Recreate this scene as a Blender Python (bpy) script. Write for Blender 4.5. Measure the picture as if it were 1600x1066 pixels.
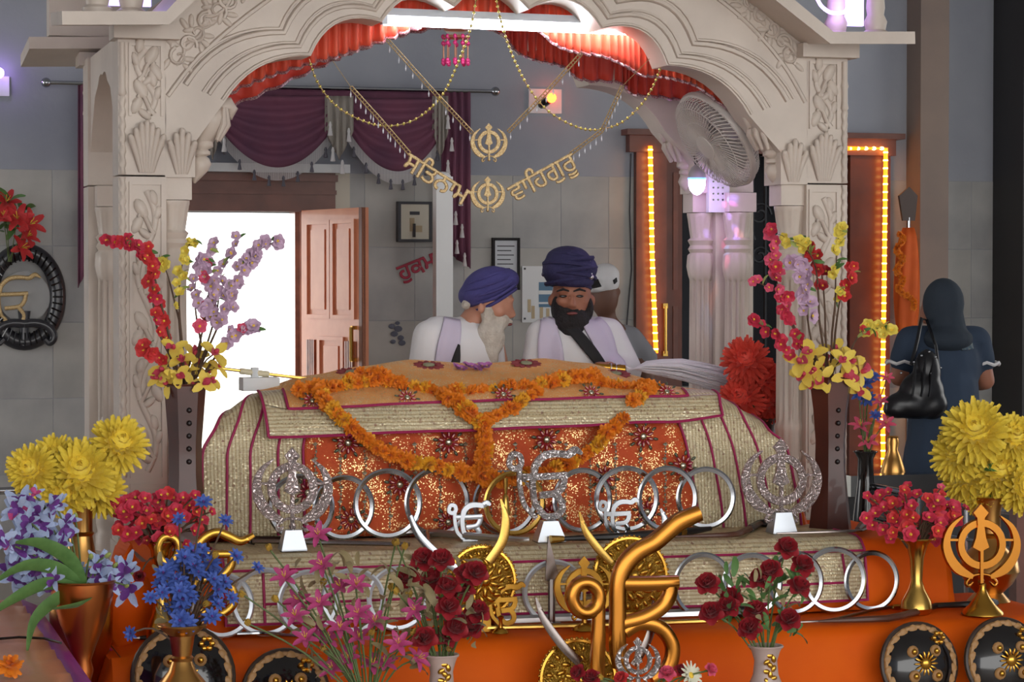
import bpy, bmesh, math, random
from mathutils import Vector, Matrix, Quaternion, noise
for _o in list(bpy.data.objects): bpy.data.objects.remove(_o)
scene = bpy.context.scene
COL = scene.collection
random.seed(7)
# ------------------------------------------------------------------ camera
FPX = 3800.0
YAW = math.radians(16.1)
PITCH = math.atan(93.0/FPX)
CAM = Vector((-2.335, -8.299, 1.5))
cd = bpy.data.cameras.new('camera'); cd.sensor_width = 36.0; cd.lens = 36.0*FPX/1600.0
cd.clip_start = 0.1; cd.clip_end = 200
cam = bpy.data.objects.new('camera', cd); COL.objects.link(cam)
cam.location = CAM
cam.rotation_euler = (math.pi/2-PITCH, 0, -YAW)
scene.camera = cam
# ------------------------------------------------------------------ sky light and exposure
world = bpy.data.worlds.new('sky'); scene.world = world; world.use_nodes = True
_bg = world.node_tree.nodes['Background']
_bg.inputs['Color'].default_value = (1.0, 0.99, 0.97, 1)
_bg.inputs['Strength'].default_value = 2.6
vs = scene.view_settings
vs.view_transform = 'Standard'; vs.look = 'None'; vs.exposure = 0.4; vs.gamma = 1.0; vs.use_curve_mapping = False
scene.cycles.max_bounces = 6; scene.cycles.diffuse_bounces = 3; scene.cycles.glossy_bounces = 3
scene.cycles.sample_clamp_indirect = 6.0
# ------------------------------------------------------------------ layout helpers (photo frame 1600 x 1066)
_R = Vector((math.cos(YAW), -math.sin(YAW), 0))
_F = Vector((math.sin(YAW)*math.cos(PITCH), math.cos(YAW)*math.cos(PITCH), -math.sin(PITCH)))
_U = _R.cross(_F)
def ray(px, py): return _R*(px-800.0)+_U*(533.0-py)+_F*FPX
def P(px, py, Y):
    d = ray(px, py); return CAM+d*((Y-CAM.y)/d.y)
def PZ(px, py, z):
    d = ray(px, py); return CAM+d*((z-CAM.z)/d.z)
def SC(pt): return (Vector(pt)-CAM).dot(_F)/FPX       # metres per photo pixel there
# ------------------------------------------------------------------ materials
def srgb(r, g, b):
    f = lambda c: (c/12.92 if c <= 0.04045 else ((c+0.055)/1.055)**2.4)
    return (f(r/255.0), f(g/255.0), f(b/255.0), 1.0)
MATS = {}
def mat(name, rgb, rough=0.5, metal=0.0, var=None, rgb2=None, bump=None, emit=None, spec=None, sheen=0, alpha=None, trans=0, coat=0):
    """var=(scale, contrast) blends rgb to rgb2 by noise; bump=(scale, strength)"""
    if name in MATS: return MATS[name]
    m = bpy.data.materials.new(name); m.use_nodes = True
    nt = m.node_tree; n = nt.nodes; l = nt.links; b = n['Principled BSDF']
    b.inputs['Base Color'].default_value = srgb(*rgb)
    b.inputs['Roughness'].default_value = rough; b.inputs['Metallic'].default_value = metal
    if spec is not None: b.inputs['Specular IOR Level'].default_value = spec
    if sheen: b.inputs['Sheen Weight'].default_value = sheen
    if coat: b.inputs['Coat Weight'].default_value = coat
    if trans: b.inputs['Transmission Weight'].default_value = trans
    if alpha is not None: b.inputs['Alpha'].default_value = alpha
    tc = None
    if var or bump: tc = n.new('ShaderNodeTexCoord')
    if var:
        t = n.new('ShaderNodeTexNoise'); t.inputs['Scale'].default_value = var[0]; t.inputs['Detail'].default_value = 5
        l.new(tc.outputs['Object'], t.inputs['Vector'])
        r = n.new('ShaderNodeValToRGB'); c = 0.5/max(var[1], .01)
        r.color_ramp.elements[0].position = max(0, 0.5-c*0.25); r.color_ramp.elements[1].position = min(1, 0.5+c*0.25)
        r.color_ramp.elements[0].color = srgb(*rgb); r.color_ramp.elements[1].color = srgb(*(rgb2 or [min(255, k*1.2) for k in rgb]))
        l.new(t.outputs['Fac'], r.inputs['Fac']); l.new(r.outputs['Color'], b.inputs['Base Color'])
    if bump:
        t = n.new('ShaderNodeTexNoise'); t.inputs['Scale'].default_value = bump[0]; t.inputs['Detail'].default_value = 3
        l.new(tc.outputs['Object'], t.inputs['Vector'])
        bp = n.new('ShaderNodeBump'); bp.inputs['Strength'].default_value = bump[1]; bp.inputs['Distance'].default_value = 0.01
        l.new(t.outputs['Fac'], bp.inputs['Height']); l.new(bp.outputs['Normal'], b.inputs['Normal'])
    if emit:
        b.inputs['Emission Color'].default_value = srgb(*emit[0]); b.inputs['Emission Strength'].default_value = emit[1]
    MATS[name] = m
    return m
def ramp(nt, src, stops, interp='LINEAR'):
    r = nt.nodes.new('ShaderNodeValToRGB'); cr = r.color_ramp; cr.interpolation = interp
    while len(cr.elements) < len(stops): cr.elements.new(0.5)
    for e, (p, c) in zip(cr.elements, stops):
        e.position = p; e.color = c if len(c) == 4 else srgb(*c)
    nt.links.new(src, r.inputs['Fac']); return r.outputs['Color']
def brocade(name, axis, base=(220, 206, 170), dark=(160, 118, 98), light=(248, 240, 214), scale=130):
    m = bpy.data.materials.new(name); m.use_nodes = True; nt = m.node_tree; n = nt.nodes; l = nt.links; b = n['Principled BSDF']
    tc = n.new('ShaderNodeTexCoord'); mp = n.new('ShaderNodeMapping'); l.new(tc.outputs['Object'], mp.inputs['Vector'])
    mp.inputs['Scale'].default_value = (1, .3, 1)
    v = n.new('ShaderNodeTexVoronoi'); v.inputs['Scale'].default_value = scale; v.inputs['Randomness'].default_value = .55
    l.new(mp.outputs['Vector'], v.inputs['Vector'])
    c1 = ramp(nt, v.outputs['Color'], [(0, dark), (.25, base), (.7, base), (1, light)])
    w = n.new('ShaderNodeTexWave'); w.wave_type = 'BANDS'; w.bands_direction = axis; w.inputs['Scale'].default_value = 26; w.inputs['Distortion'].default_value = .6
    l.new(tc.outputs['Object'], w.inputs['Vector'])
    c2 = ramp(nt, w.outputs['Fac'], [(0, (255, 255, 255)), (.75, (245, 242, 236)), (1, (212, 196, 176))])
    mx = n.new('ShaderNodeMix'); mx.data_type = 'RGBA'; mx.blend_type = 'MULTIPLY'; mx.inputs['Factor'].default_value = 1
    l.new(c1, mx.inputs['A']); l.new(c2, mx.inputs['B']); l.new(mx.outputs['Result'], b.inputs['Base Color'])
    mt = ramp(nt, v.outputs['Color'], [(0, (0, 0, 0)), (.6, (40, 40, 40)), (.8, (210, 210, 210))]); l.new(mt, b.inputs['Metallic'])
    b.inputs['Roughness'].default_value = .42
    bp = n.new('ShaderNodeBump'); bp.inputs['Strength'].default_value = .7; bp.inputs['Distance'].default_value = .004
    l.new(v.outputs['Distance'], bp.inputs['Height']); l.new(bp.outputs['Normal'], b.inputs['Normal'])
    MATS[name] = m; return m
def sequin(name, base, base2, gold, amount=.35, scale=170):
    m = bpy.data.materials.new(name); m.use_nodes = True; nt = m.node_tree; n = nt.nodes; l = nt.links; b = n['Principled BSDF']
    tc = n.new('ShaderNodeTexCoord')
    v = n.new('ShaderNodeTexVoronoi'); v.inputs['Scale'].default_value = scale; l.new(tc.outputs['Object'], v.inputs['Vector'])
    big = n.new('ShaderNodeTexNoise'); big.inputs['Scale'].default_value = 16; big.inputs['Detail'].default_value = 3; l.new(tc.outputs['Object'], big.inputs['Vector'])
    sp = n.new('ShaderNodeSeparateColor'); l.new(v.outputs['Color'], sp.inputs['Color'])
    ad = n.new('ShaderNodeMath'); ad.operation = 'MULTIPLY_ADD'; l.new(big.outputs['Fac'], ad.inputs[0]); ad.inputs[1].default_value = .9; l.new(sp.outputs['Red'], ad.inputs[2])
    gt = n.new('ShaderNodeMath'); gt.operation = 'GREATER_THAN'; l.new(ad.outputs[0], gt.inputs[0]); gt.inputs[1].default_value = 1.45-amount
    bc = ramp(nt, big.outputs['Fac'], [(.35, base), (.65, base2)])
    mx = n.new('ShaderNodeMix'); mx.data_type = 'RGBA'; l.new(gt.outputs[0], mx.inputs['Factor']); l.new(bc, mx.inputs['A']); mx.inputs['B'].default_value = srgb(*gold)
    l.new(mx.outputs['Result'], b.inputs['Base Color'])
    l.new(gt.outputs[0], b.inputs['Metallic'])
    rr = n.new('ShaderNodeMath'); rr.operation = 'MULTIPLY_ADD'; l.new(gt.outputs[0], rr.inputs[0]); rr.inputs[1].default_value = -.4; rr.inputs[2].default_value = .75
    l.new(rr.outputs[0], b.inputs['Roughness'])
    bp = n.new('ShaderNodeBump'); bp.inputs['Strength'].default_value = .6; bp.inputs['Distance'].default_value = .004
    l.new(sp.outputs['Green'], bp.inputs['Height']); l.new(bp.outputs['Normal'], b.inputs['Normal'])
    MATS[name] = m; return m
# ------------------------------------------------------------------ mesh helpers
class MB:
    def __init__(s): s.v = []; s.f = []; s.m = []; s.mi = 0
    def add(s, verts, faces):
        o = len(s.v); s.v += [tuple(p) for p in verts]; s.f += [tuple(i+o for i in f) for f in faces]; s.m += [s.mi]*len(faces); return s
    def box(s, c, size, rot=None):
        hx, hy, hz = size[0]/2, size[1]/2, size[2]/2
        vs_ = [Vector((x, y, z)) for x in (-hx, hx) for y in (-hy, hy) for z in (-hz, hz)]
        if rot is not None: vs_ = [rot @ v for v in vs_]
        c = Vector(c)
        return s.add([v+c for v in vs_], [(0, 1, 3, 2), (4, 6, 7, 5), (0, 4, 5, 1), (2, 3, 7, 6), (0, 2, 6, 4), (1, 5, 7, 3)])
    def box2(s, lo, hi):
        return s.box([(a+b)/2 for a, b in zip(lo, hi)], [abs(b-a) for a, b in zip(lo, hi)])
    def rings(s, rings, closed_u=True, cap=True, closed_v=False):
        n = len(rings[0]); o = []; vv = []; ff = []
        for r in rings: vv += list(r)
        k = len(rings)
        for i in range(k if closed_v else k-1):
            for j in range(n if closed_u else n-1):
                a = i*n+j; b = i*n+(j+1) % n; i2 = (i+1) % k; c = i2*n+(j+1) % n; d = i2*n+j
                ff.append((a, b, c, d))
        if cap and closed_u and not closed_v:
            ff.append(tuple(range(n-1, -1, -1))); ff.append(tuple(range((k-1)*n, k*n)))
        return s.add(vv, ff)
    def tube(s, pts, rad, n=6, cap=True, closed=False, flat=1.0, up=None):
        pts = [Vector(p) for p in pts]; k = len(pts)
        if not hasattr(rad, '__len__'): rad = [rad]*k
        rs = []; prev = None
        for i in range(k):
            if closed: t = pts[(i+1) % k]-pts[i-1]
            else: t = pts[min(i+1, k-1)]-pts[max(i-1, 0)]
            if t.length < 1e-9: t = Vector((0, 0, 1))
            t.normalize()
            if up is not None: nrm = t.cross(Vector(up))
            elif prev is None: nrm = t.cross(Vector((0, 1, 0.3)))
            else: nrm = prev-t*prev.dot(t)
            if nrm.length < 1e-6: nrm = t.orthogonal()
            nrm.normalize(); prev = nrm; bn = t.cross(nrm)
            rs.append([pts[i]+(nrm*math.cos(2*math.pi*j/n)+bn*math.sin(2*math.pi*j/n)*flat)*rad[i] for j in range(n)])
        return s.rings(rs, True, cap, closed)
    def lathe(s, prof, c=(0, 0, 0), n=20, rot=None, sy=1.0):
        c = Vector(c); rs = []
        for r, z in prof:
            ring = [Vector((r*math.cos(2*math.pi*j/n), r*sy*math.sin(2*math.pi*j/n), z)) for j in range(n)]
            if rot is not None: ring = [rot @ v for v in ring]
            rs.append([v+c for v in ring])
        return s.rings(rs)
    def prism(s, loop, vec):
        n = len(loop); vec = Vector(vec); a = [Vector(p) for p in loop]
        return s.add(a+[p+vec for p in a], [tuple(range(n-1, -1, -1)), tuple(range(n, 2*n))]+[(i, (i+1) % n, n+(i+1) % n, n+i) for i in range(n)])
    def ell(s, c, r, nu=10, nv=7, rot=None):
        c = Vector(c); rs = []
        for i in range(nv+1):
            a = math.pi*(0.02+0.96*i/nv); ring = []
            for j in range(nu):
                v = Vector((r[0]*math.sin(a)*math.cos(2*math.pi*j/nu), r[1]*math.sin(a)*math.sin(2*math.pi*j/nu), -r[2]*math.cos(a)))
                ring.append((rot @ v if rot is not None else v)+c)
            rs.append(ring)
        return s.rings(rs)
    def grid(s, rows, closed=False):
        return s.rings(rows, closed, False, False)
    def mesh(s, name, mats, smooth=40):
        me = bpy.data.meshes.new(name); me.from_pydata(s.v, [], s.f)
        for m in (mats if isinstance(mats, (list, tuple)) else [mats]):
            me.materials.append(MATS[m] if isinstance(m, str) else m)
        if len(me.materials) > 1: me.polygons.foreach_set('material_index', s.m)
        bm = bmesh.new(); bm.from_mesh(me); bmesh.ops.recalc_face_normals(bm, faces=bm.faces); bm.to_mesh(me); bm.free()
        if smooth:
            me.polygons.foreach_set('use_smooth', [True]*len(me.polygons))
            if smooth < 180: me.set_sharp_from_angle(angle=math.radians(smooth))
        me.update(); return me
    def build(s, name, mats, parent=None, smooth=40, thick=0, origin=None):
        me = s.mesh(name, mats, smooth)
        return link(name, me, parent, thick, origin)
def link(name, me, parent=None, thick=0, origin=None):
    o = bpy.data.objects.new(name, me); COL.objects.link(o)
    if origin is not None:
        me.transform(Matrix.Translation(-Vector(origin))); o.location = Vector(origin)
    if parent is not None:
        o.parent = parent
        o.location = Vector(o.location)-Vector(WLOC.get(parent.name, (0, 0, 0)))
        WLOC[o.name] = Vector(WLOC.get(parent.name, (0, 0, 0)))+Vector(o.location)
    else: WLOC[o.name] = Vector(o.location)
    if thick:
        md = o.modifiers.new('thickness', 'SOLIDIFY'); md.thickness = thick; md.offset = 0
    return o
WLOC = {}
def thing(name, label, cat, loc=(0, 0, 0), group=None):
    o = bpy.data.objects.new(name, None); COL.objects.link(o); o.location = Vector(loc); o.empty_display_size = .1
    WLOC[o.name] = Vector(loc); return tag(o, label, cat, group)
def tag(o, label=None, cat=None, group=None, kind=None):
    if label: o['label'] = label
    if cat: o['category'] = cat
    if group: o['group'] = group
    if kind: o['kind'] = kind
    return o
def inst(name, me, parent, loc, rot=None, scale=1.0):
    """a child that shares mesh data, placed in world coordinates under an unrotated parent"""
    o = bpy.data.objects.new(name, me); COL.objects.link(o)
    o.location = Vector(loc)-(WLOC.get(parent.name, Vector()) if parent else Vector())
    if rot is not None:
        o.rotation_mode = 'QUATERNION'; o.rotation_quaternion = rot
    o.scale = (scale,)*3 if not hasattr(scale, '__len__') else scale
    o.parent = parent; WLOC[o.name] = Vector(loc); return o
def crom(pts, sub=6, closed=False):
    """Catmull-Rom through points (tuples of any length)"""
    pts = [Vector(p) for p in pts]; n = len(pts); out = []
    rng = range(n if closed else n-1)
    for i in rng:
        g = lambda k: pts[k % n] if closed else pts[max(0, min(n-1, k))]
        a, b, c, d = g(i-1), g(i), g(i+1), g(i+2)
        for j in range(sub):
            t = j/sub
            out.append(.5*((2*b)+(c-a)*t+(2*a-5*b+4*c-d)*t*t+(3*b-a-3*c+d)*t**3))
    if not closed: out.append(pts[-1])
    return out
def bar(mb, pts, w, Y, th, sub=5, rnd=False, closed=False, n=10):
    """a bar of width w (photo px, scalar or list) following px points in the upright plane Y, th metres deep"""
    k = len(pts)
    if not hasattr(w, '__len__'): w = [w]*k
    cp = crom([(p[0], p[1], ww) for p, ww in zip(pts, w)], sub, closed) if sub > 1 else [Vector((p[0], p[1], ww)) for p, ww in zip(pts, w)]
    q = [P(c.x, c.y, Y) for c in cp]; k = len(q); rs = []
    for i in range(k):
        t = (q[(i+1) % k]-q[i-1]) if closed else (q[min(i+1, k-1)]-q[max(i-1, 0)])
        t.y = 0
        if t.length < 1e-9: t = Vector((1, 0, 0))
        t.normalize(); pr = Vector((t.z, 0, -t.x)); hw = cp[i].z*SC(q[i])/2
        if rnd:
            ring = []
            for j in range(n):
                a = 2*math.pi*j/n; ca, sa = math.cos(a), math.sin(a)
                ring.append(q[i]+pr*hw*math.copysign(abs(ca)**.7, ca)+Vector((0, th/2*math.copysign(abs(sa)**.7, sa), 0)))
        else:
            ring = [q[i]+pr*hw*a+Vector((0, th/2*b, 0)) for a, b in ((1, -.6), (.85, -1), (-.85, -1), (-1, -.6), (-1, 1), (1, 1))]
        rs.append(ring)
    mb.rings(rs, True, True, closed); return mb
def plate(mb, pts, Y, th):
    """solid plate cut to a px outline, front face in plane Y-th/2"""
    return mb.prism([P(a, b, Y-th/2) for a, b in pts], (0, th, 0))
def circ(cx, cy, rx, ry=None, n=32, a0=0, a1=360):
    ry = rx if ry is None else ry
    full = abs(a1-a0) >= 360
    return [(cx+rx*math.cos(math.radians(a0+(a1-a0)*i/(n if full else n-1))), cy-ry*math.sin(math.radians(a0+(a1-a0)*i/(n if full else n-1)))) for i in range(n)]
def bake(o):
    """apply an object's modifiers into its mesh"""
    dg = bpy.context.evaluated_depsgraph_get(); e = o.evaluated_get(dg)
    me = bpy.data.meshes.new_from_object(e, depsgraph=dg)
    o.modifiers.clear(); o.data = me; return o
def blob(name, parts, m, parent, voxel=.012, smooth=6, origin=None):
    """one continuous surface grown from tapered capsules and ellipsoids"""
    mb = MB()
    for p in parts:
        if p[0] == 'e': mb.ell(p[1], p[2], 14, 10, p[3] if len(p) > 3 else None)
        else:
            a, ra, b, rb = Vector(p[1]), p[2], Vector(p[3]), p[4]; L = (b-a).length; d = (b-a).normalized()
            n_ = 6; mb.tube([a-d*ra*.8, a-d*ra*.45]+[a.lerp(b, i/n_) for i in range(n_+1)]+[b+d*rb*.45, b+d*rb*.8],
                            [ra*.5, ra*.87]+[ra+(rb-ra)*i/n_ for i in range(n_+1)]+[rb*.87, rb*.5], 12)
    o = mb.build(name, m, None, 180)
    r = o.modifiers.new('skin', 'REMESH'); r.mode = 'VOXEL'; r.voxel_size = voxel; r.use_smooth_shade = True
    s = o.modifiers.new('soft', 'SMOOTH'); s.iterations = smooth; s.factor = .5
    bpy.context.view_layer.update(); bake(o)
    if not o.data.materials: o.data.materials.append(MATS[m])
    if parent is not None:
        o.parent = parent; o.location = -WLOC[parent.name]
    return o
def text_mesh(body, bold=0.02, ext=0.03):
    c = bpy.data.curves.new('lettering', 'FONT'); c.body = body; c.extrude = ext; c.bevel_depth = bold*.8; c.bevel_resolution = 0; c.resolution_u = 3
    o = bpy.data.objects.new('lettering', c); COL.objects.link(o); bpy.context.view_layer.update()
    dg = bpy.context.evaluated_depsgraph_get(); me = bpy.data.meshes.new_from_object(o.evaluated_get(dg), depsgraph=dg)
    bpy.data.objects.remove(o); bpy.data.curves.remove(c); return me
# ================================================================== materials of the room
mat('plaster', (172, 175, 184), .8, var=(1.3, .6), rgb2=(150, 154, 166), bump=(30, .15))
mat('wall_marble', (186, 185, 182), .45, var=(3.5, .7), rgb2=(160, 159, 159))
mat('wall_marble_b', (190, 187, 181), .45, var=(2.5, .8), rgb2=(164, 162, 158))

mat('marble', (222, 208, 195), .42, var=(4, .7), rgb2=(204, 190, 178), bump=(60, .06))
mat('floor_stone', (150, 140, 128), .3, var=(2, .5), rgb2=(130, 122, 112))
mat('ceiling_paint', (190, 190, 190), .9)
mat('concrete', (200, 198, 190), .8, var=(4, .5), rgb2=(180, 178, 170))
mat('teak', (186, 110, 80), .3, var=(9, .6), rgb2=(122, 64, 44), coat=.3)
mat('door_orange', (226, 150, 112), .35, var=(7, .5), rgb2=(210, 130, 94), coat=.2)
mat('dark_wood', (128, 80, 66), .4, var=(8, .5), rgb2=(102, 62, 52))
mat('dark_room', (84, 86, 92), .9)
mat('black_stone', (44, 42, 44), .5)
mat('brass', (205, 165, 85), .25, 1.0)
mat('steel', (172, 175, 180), .16, 1.0)
mat('white_paint', (232, 234, 236), .5)
def structure(o, label=None): o['kind'] = 'structure'; return o
# floor, ceiling, side walls
structure(MB().box2((-6, -11, -.1), (7.5, 5.6, 0)).build('floor', 'floor_stone', smooth=0))
structure(MB().box2((-6, -11, 4.3), (7.5, 5.9, 4.45)).build('ceiling', 'ceiling_paint', smooth=0))
m = MB()
for lo, hi in (((-6.2, -11, 0), (-6, 1.6, 4.3)), ((-6.2, 5.0, 0), (-6, 5.9, 4.3)), ((-6.2, 1.6, 0), (-6, 5.0, .7)), ((-6.2, 1.6, 3.6), (-6, 5.0, 4.3))): m.box2(lo, hi)
structure(m.build('wall_left', 'plaster', smooth=0))
wn = thing('added_window_1', None, None, (-6.1, 3.3, .7)); wn['kind'] = 'structure'  # unseen window, added so daylight brightens the back wall
for y in (1.63, 2.74, 3.86, 4.97): MB().box2((-6.14, y-.03, .7), (-6.06, y+.03, 3.6)).build('mullion', 'white_paint', wn, 0)
for z in (.73, 2.2, 3.57): MB().box2((-6.14, 1.6, z-.03), (-6.06, 5.0, z+.03)).build('transom', 'white_paint', wn, 0)
m = MB()
for lo, hi in (((7.5, -11, 0), (7.7, .5, 4.3)), ((7.5, 3.6, 0), (7.7, 5.9, 4.3)), ((7.5, .5, 0), (7.7, 3.6, .9)), ((7.5, .5, 3.4), (7.7, 3.6, 4.3))): m.box2(lo, hi)
structure(m.build('wall_right', 'plaster', smooth=0))
wn = thing('added_window_2', None, None, (7.6, 2.0, .9)); wn['kind'] = 'structure'  # second out-of-view window, added to bring more daylight into the back hall
for y in (.53, 2.05, 3.57): MB().box2((7.56, y-.03, .9), (7.64, y+.03, 3.4)).build('mullion', 'white_paint', wn, 0)
for z in (.93, 2.2, 3.37): MB().box2((7.56, .5, z-.03), (7.64, 3.6, z+.03)).build('transom', 'white_paint', wn, 0)
structure(MB().box2((-12, 5.85, -.2), (12, 30, -.05)).build('ground_outside', 'concrete', smooth=0))
WY = 5.6
D1 = (P(238, 400, WY).x, P(474, 400, WY).x, P(400, 331, WY).z)      # daylight door: x0, x1, top
D2 = (P(1030, 400, WY).x, P(1374, 400, WY).x, P(1300, 243, WY).z)   # pair of doors edged with lights
wm = MB()
for x0, x1, z0, z1 in ((-6, D1[0], 0, 4.3), (D1[0], D1[1], D1[2], 4.3), (D1[1], D2[0], 0, 4.3), (D2[0], D2[1], D2[2], 4.3), (D2[1], 7.5, 0, 4.3)):
    wm.box2((x0, WY, z0), (x1, WY+.25, z1))
wall = structure(wm.build('wall_back', 'plaster', smooth=0))
# marble wall tiles with open joints
TW, TH = .30, .43
tile_cache = {}
def tile_mesh(w, h, k):
    key = (round(w, 3), round(h, 3), k)
    if key not in tile_cache:
        b = .0015; m = MB()
        o = [(-w/2, 0, -h/2), (w/2, 0, -h/2), (w/2, 0, h/2), (-w/2, 0, h/2)]
        i = [(-w/2+b, -.002, -h/2+b), (w/2-b, -.002, -h/2+b), (w/2-b, -.002, h/2-b), (-w/2+b, -.002, h/2-b)]
        m.add(o+i, [(0, 1, 5, 4), (1, 2, 6, 5), (2, 3, 7, 6), (3, 0, 4, 7), (4, 5, 6, 7)])
        tile_cache[key] = m.mesh('tile', ('wall_marble', 'wall_marble_b')[k], 0)
    return tile_cache[key]
rt = random.Random(3)
for r in range(5):
    z0 = -.02+r*TH
    for c in range(24):
        x0 = -1.62+c*TW; x1 = x0+TW; xa, xb = x0, x1
        for d in (D1, D2):
            e0, e1 = d[0]-.07, d[1]+.07
            if z0 < d[2]+.06:
                if xa >= e0 and xb <= e1: xa = xb
                elif xa < e0 < xb: xb = e0
                elif xa < e1 < xb: xa = e1
        if xb-xa < .03: continue
        za = max(z0, 0)
        inst('tile', tile_mesh(xb-xa-.002, z0+TH-za-.002, rt.randrange(2)), wall, ((xa+xb)/2, WY, (za+z0+TH)/2))
# right-hand pilaster and dark end post
pl = structure(MB().box2((P(1432, 400, 5.45).x, 5.4, 0), (P(1476, 400, 5.45).x, WY, 4.3)).build('trim_1', mat('pilaster_stone', (140, 120, 108), .5, var=(3, .5), rgb2=(122, 106, 98)), smooth=0))
structure(MB().box2((P(1586, 400, 5.3).x, 5.2, 0), (P(1586, 400, 5.3).x+.5, WY, 4.3)).build('trim_2', 'black_stone', smooth=0))
# ---------------------------------------------------------------- daylight door
dr = thing('door_1', None, None, (D1[0], WY, 0)); dr['kind'] = 'structure'
z1 = P(400, 270, WY).z
fx = P(521, 400, WY).x
m = MB(); m.box2((D1[0]-.1, WY-.06, D1[2]), (fx, WY+.2, z1)); m.box2((D1[0]-.1, WY-.075, D1[2]+.10), (fx+.004, WY-.05, D1[2]+.125)); m.box2((D1[0]-.1, WY-.085, z1-.05), (fx+.01, WY-.05, z1-.012)); m.build('lintel', 'dark_wood', dr, 0)
m = MB(); m.box2((D1[0]-.02, WY-.05, 0), (D1[0]+.045, WY+.2, D1[2])); m.build('jamb', 'teak', dr, 0)
m = MB(); m.box2((D1[1]-.02, WY-.05, 0), (D1[1]+.04, WY+.2, D1[2])); m.box2((D1[1]-.045, WY+.02, 0), (D1[1]-.02, WY+.2, D1[2])); m.build('jamb', 'teak', dr, 0)
MB().box2((D1[0]-.1, WY-.11, z1), (P(541, 260, WY).x, WY+.02, P(430, 257, WY).z)).build('ledge', 'white_paint', dr, 0)
MB().box2((fx, WY-.05, .0), (P(544, 400, WY).x, WY+.02, z1)).build('pale_jamb_casing', mat('cream_stone', (206, 198, 182), .5), dr, 0)
# open leaf
ha, hb = P(476, 400, 5.54), P(571, 400, 4.86)
ha.z = hb.z = 0
uv = (hb-ha); LW = uv.length; ux = uv.normalized(); un = Vector((-ux.y, ux.x, 0))
if un.dot(CAM-ha) < 0: un = -un
LH = P(476, 329, 5.54).z
rotL = Matrix((ux, un, Vector((0, 0, 1)))).transposed()
def lbox(mb, u0, u1, z0, z1, d0, d1):
    mb.box(ha+ux*((u0+u1)/2*LW)+un*((d0+d1)/2)+Vector((0, 0, (z0+z1)/2)), ((u1-u0)*LW, abs(d1-d0), z1-z0), rotL)
m = MB(); lbox(m, 0, 1, .02, LH, -.02, .02)
leaf = m.build('leaf', 'door_orange', dr, 0)
zz = lambda py: P(520, py, 5.2).z
for (u0, u1, ya, yb) in ((.13, .46, 350, 492), (.56, .86, 350, 492), (.34, .68, 532, 640), (.34, .68, 700, 800), (.13, .46, 820, 870), (.56, .86, 820, 870)):
    m = MB(); za, zb = max(.08, zz(yb)), zz(ya)
    if zb-za < .05: continue
    t = .022
    lbox(m, u0-.045, u0, za-t, zb+t, .02, .036); lbox(m, u1, u1+.045, za-t, zb+t, .02, .036)
    lbox(m, u0, u1, za-t, za, .02, .036); lbox(m, u0, u1, zb, zb+t, .02, .036)
    lbox(m, u0+.05, u1-.05, za+.03, zb-.03, .02, .03)
    m.build('panel', 'door_orange', leaf, 0)
for u0 in (.12, .75):
    m = MB()
    for k in range(4): lbox(m, u0+k*.035, u0+k*.035+.022, zz(640), zz(532), .02, .036)
    m.build('reeded_strip', 'teak', leaf, 0)
m = MB(); m.tube([ha+ux*LW*.9+un*.05+Vector((0, 0, zz(y))) for y in (510, 525, 545, 562)], .012, 8); lbox(m, .885, .915, zz(514), zz(508), .0, .05); lbox(m, .885, .915, zz(563), zz(557), .0, .05)
m.build('handle', 'brass', leaf)
m = MB(); lbox(m, .955, 1.0, .02, LH, .0, .024); m.build('edge_strip', 'dark_wood', leaf, 0)
# ---------------------------------------------------------------- lit pair of doors
dr = thing('door_2', None, None, (D2[0], WY, 0)); dr['kind'] = 'structure'
xa, xb = P(990, 400, WY).x, P(1392, 400, WY).x
m = MB(); m.box2((xa, WY-.05, 0), (D2[0]+.03, WY+.2, D2[2]+.08)); m.build('jamb', 'dark_wood', dr, 0)
m = MB(); m.box2((D2[1]-.22, WY-.05, 0), (D2[1]+.05, WY+.2, D2[2]+.06)); m.build('jamb', mat('rosewood', (118, 62, 42), .35, var=(9, .5), rgb2=(98, 50, 36)), dr, 0)
MB().box2((xa-.05, WY-.07, D2[2]), (xb, WY+.2, D2[2]+.1)).build('lintel', 'dark_wood', dr, 0)
MB().box2((xa-.08, WY-.12, D2[2]+.1), (xb+.04, WY, D2[2]+.135)).build('drip_moulding', 'dark_wood', dr, 0)
m = MB(); x0, x1 = D2[0]+.03, P(1064, 400, WY).x
m.box2((x0, WY-.02, .02), (x1, WY+.03, D2[2])); lf = m.build('leaf', 'rosewood', dr, 0)
for za, zb in ((.2, .8), (.95, 1.35), (1.45, D2[2]-.12)): MB().box2((x0+.05, WY-.03, za), (x1-.03, WY-.02, zb)).build('panel', 'dark_wood', lf, 0)
hx = P(1040, 500, WY-.08).x
m = MB(); m.tube([(hx, WY-.075, P(1040, y, WY).z) for y in (478, 500, 530, 552)], .011, 8); m.box((hx, WY-.05, P(1040, 478, WY).z), (.03, .06, .03)); m.box((hx, WY-.05, P(1040, 552, WY).z), (.03, .06, .03)); m.build('handle', 'brass', lf)
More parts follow.
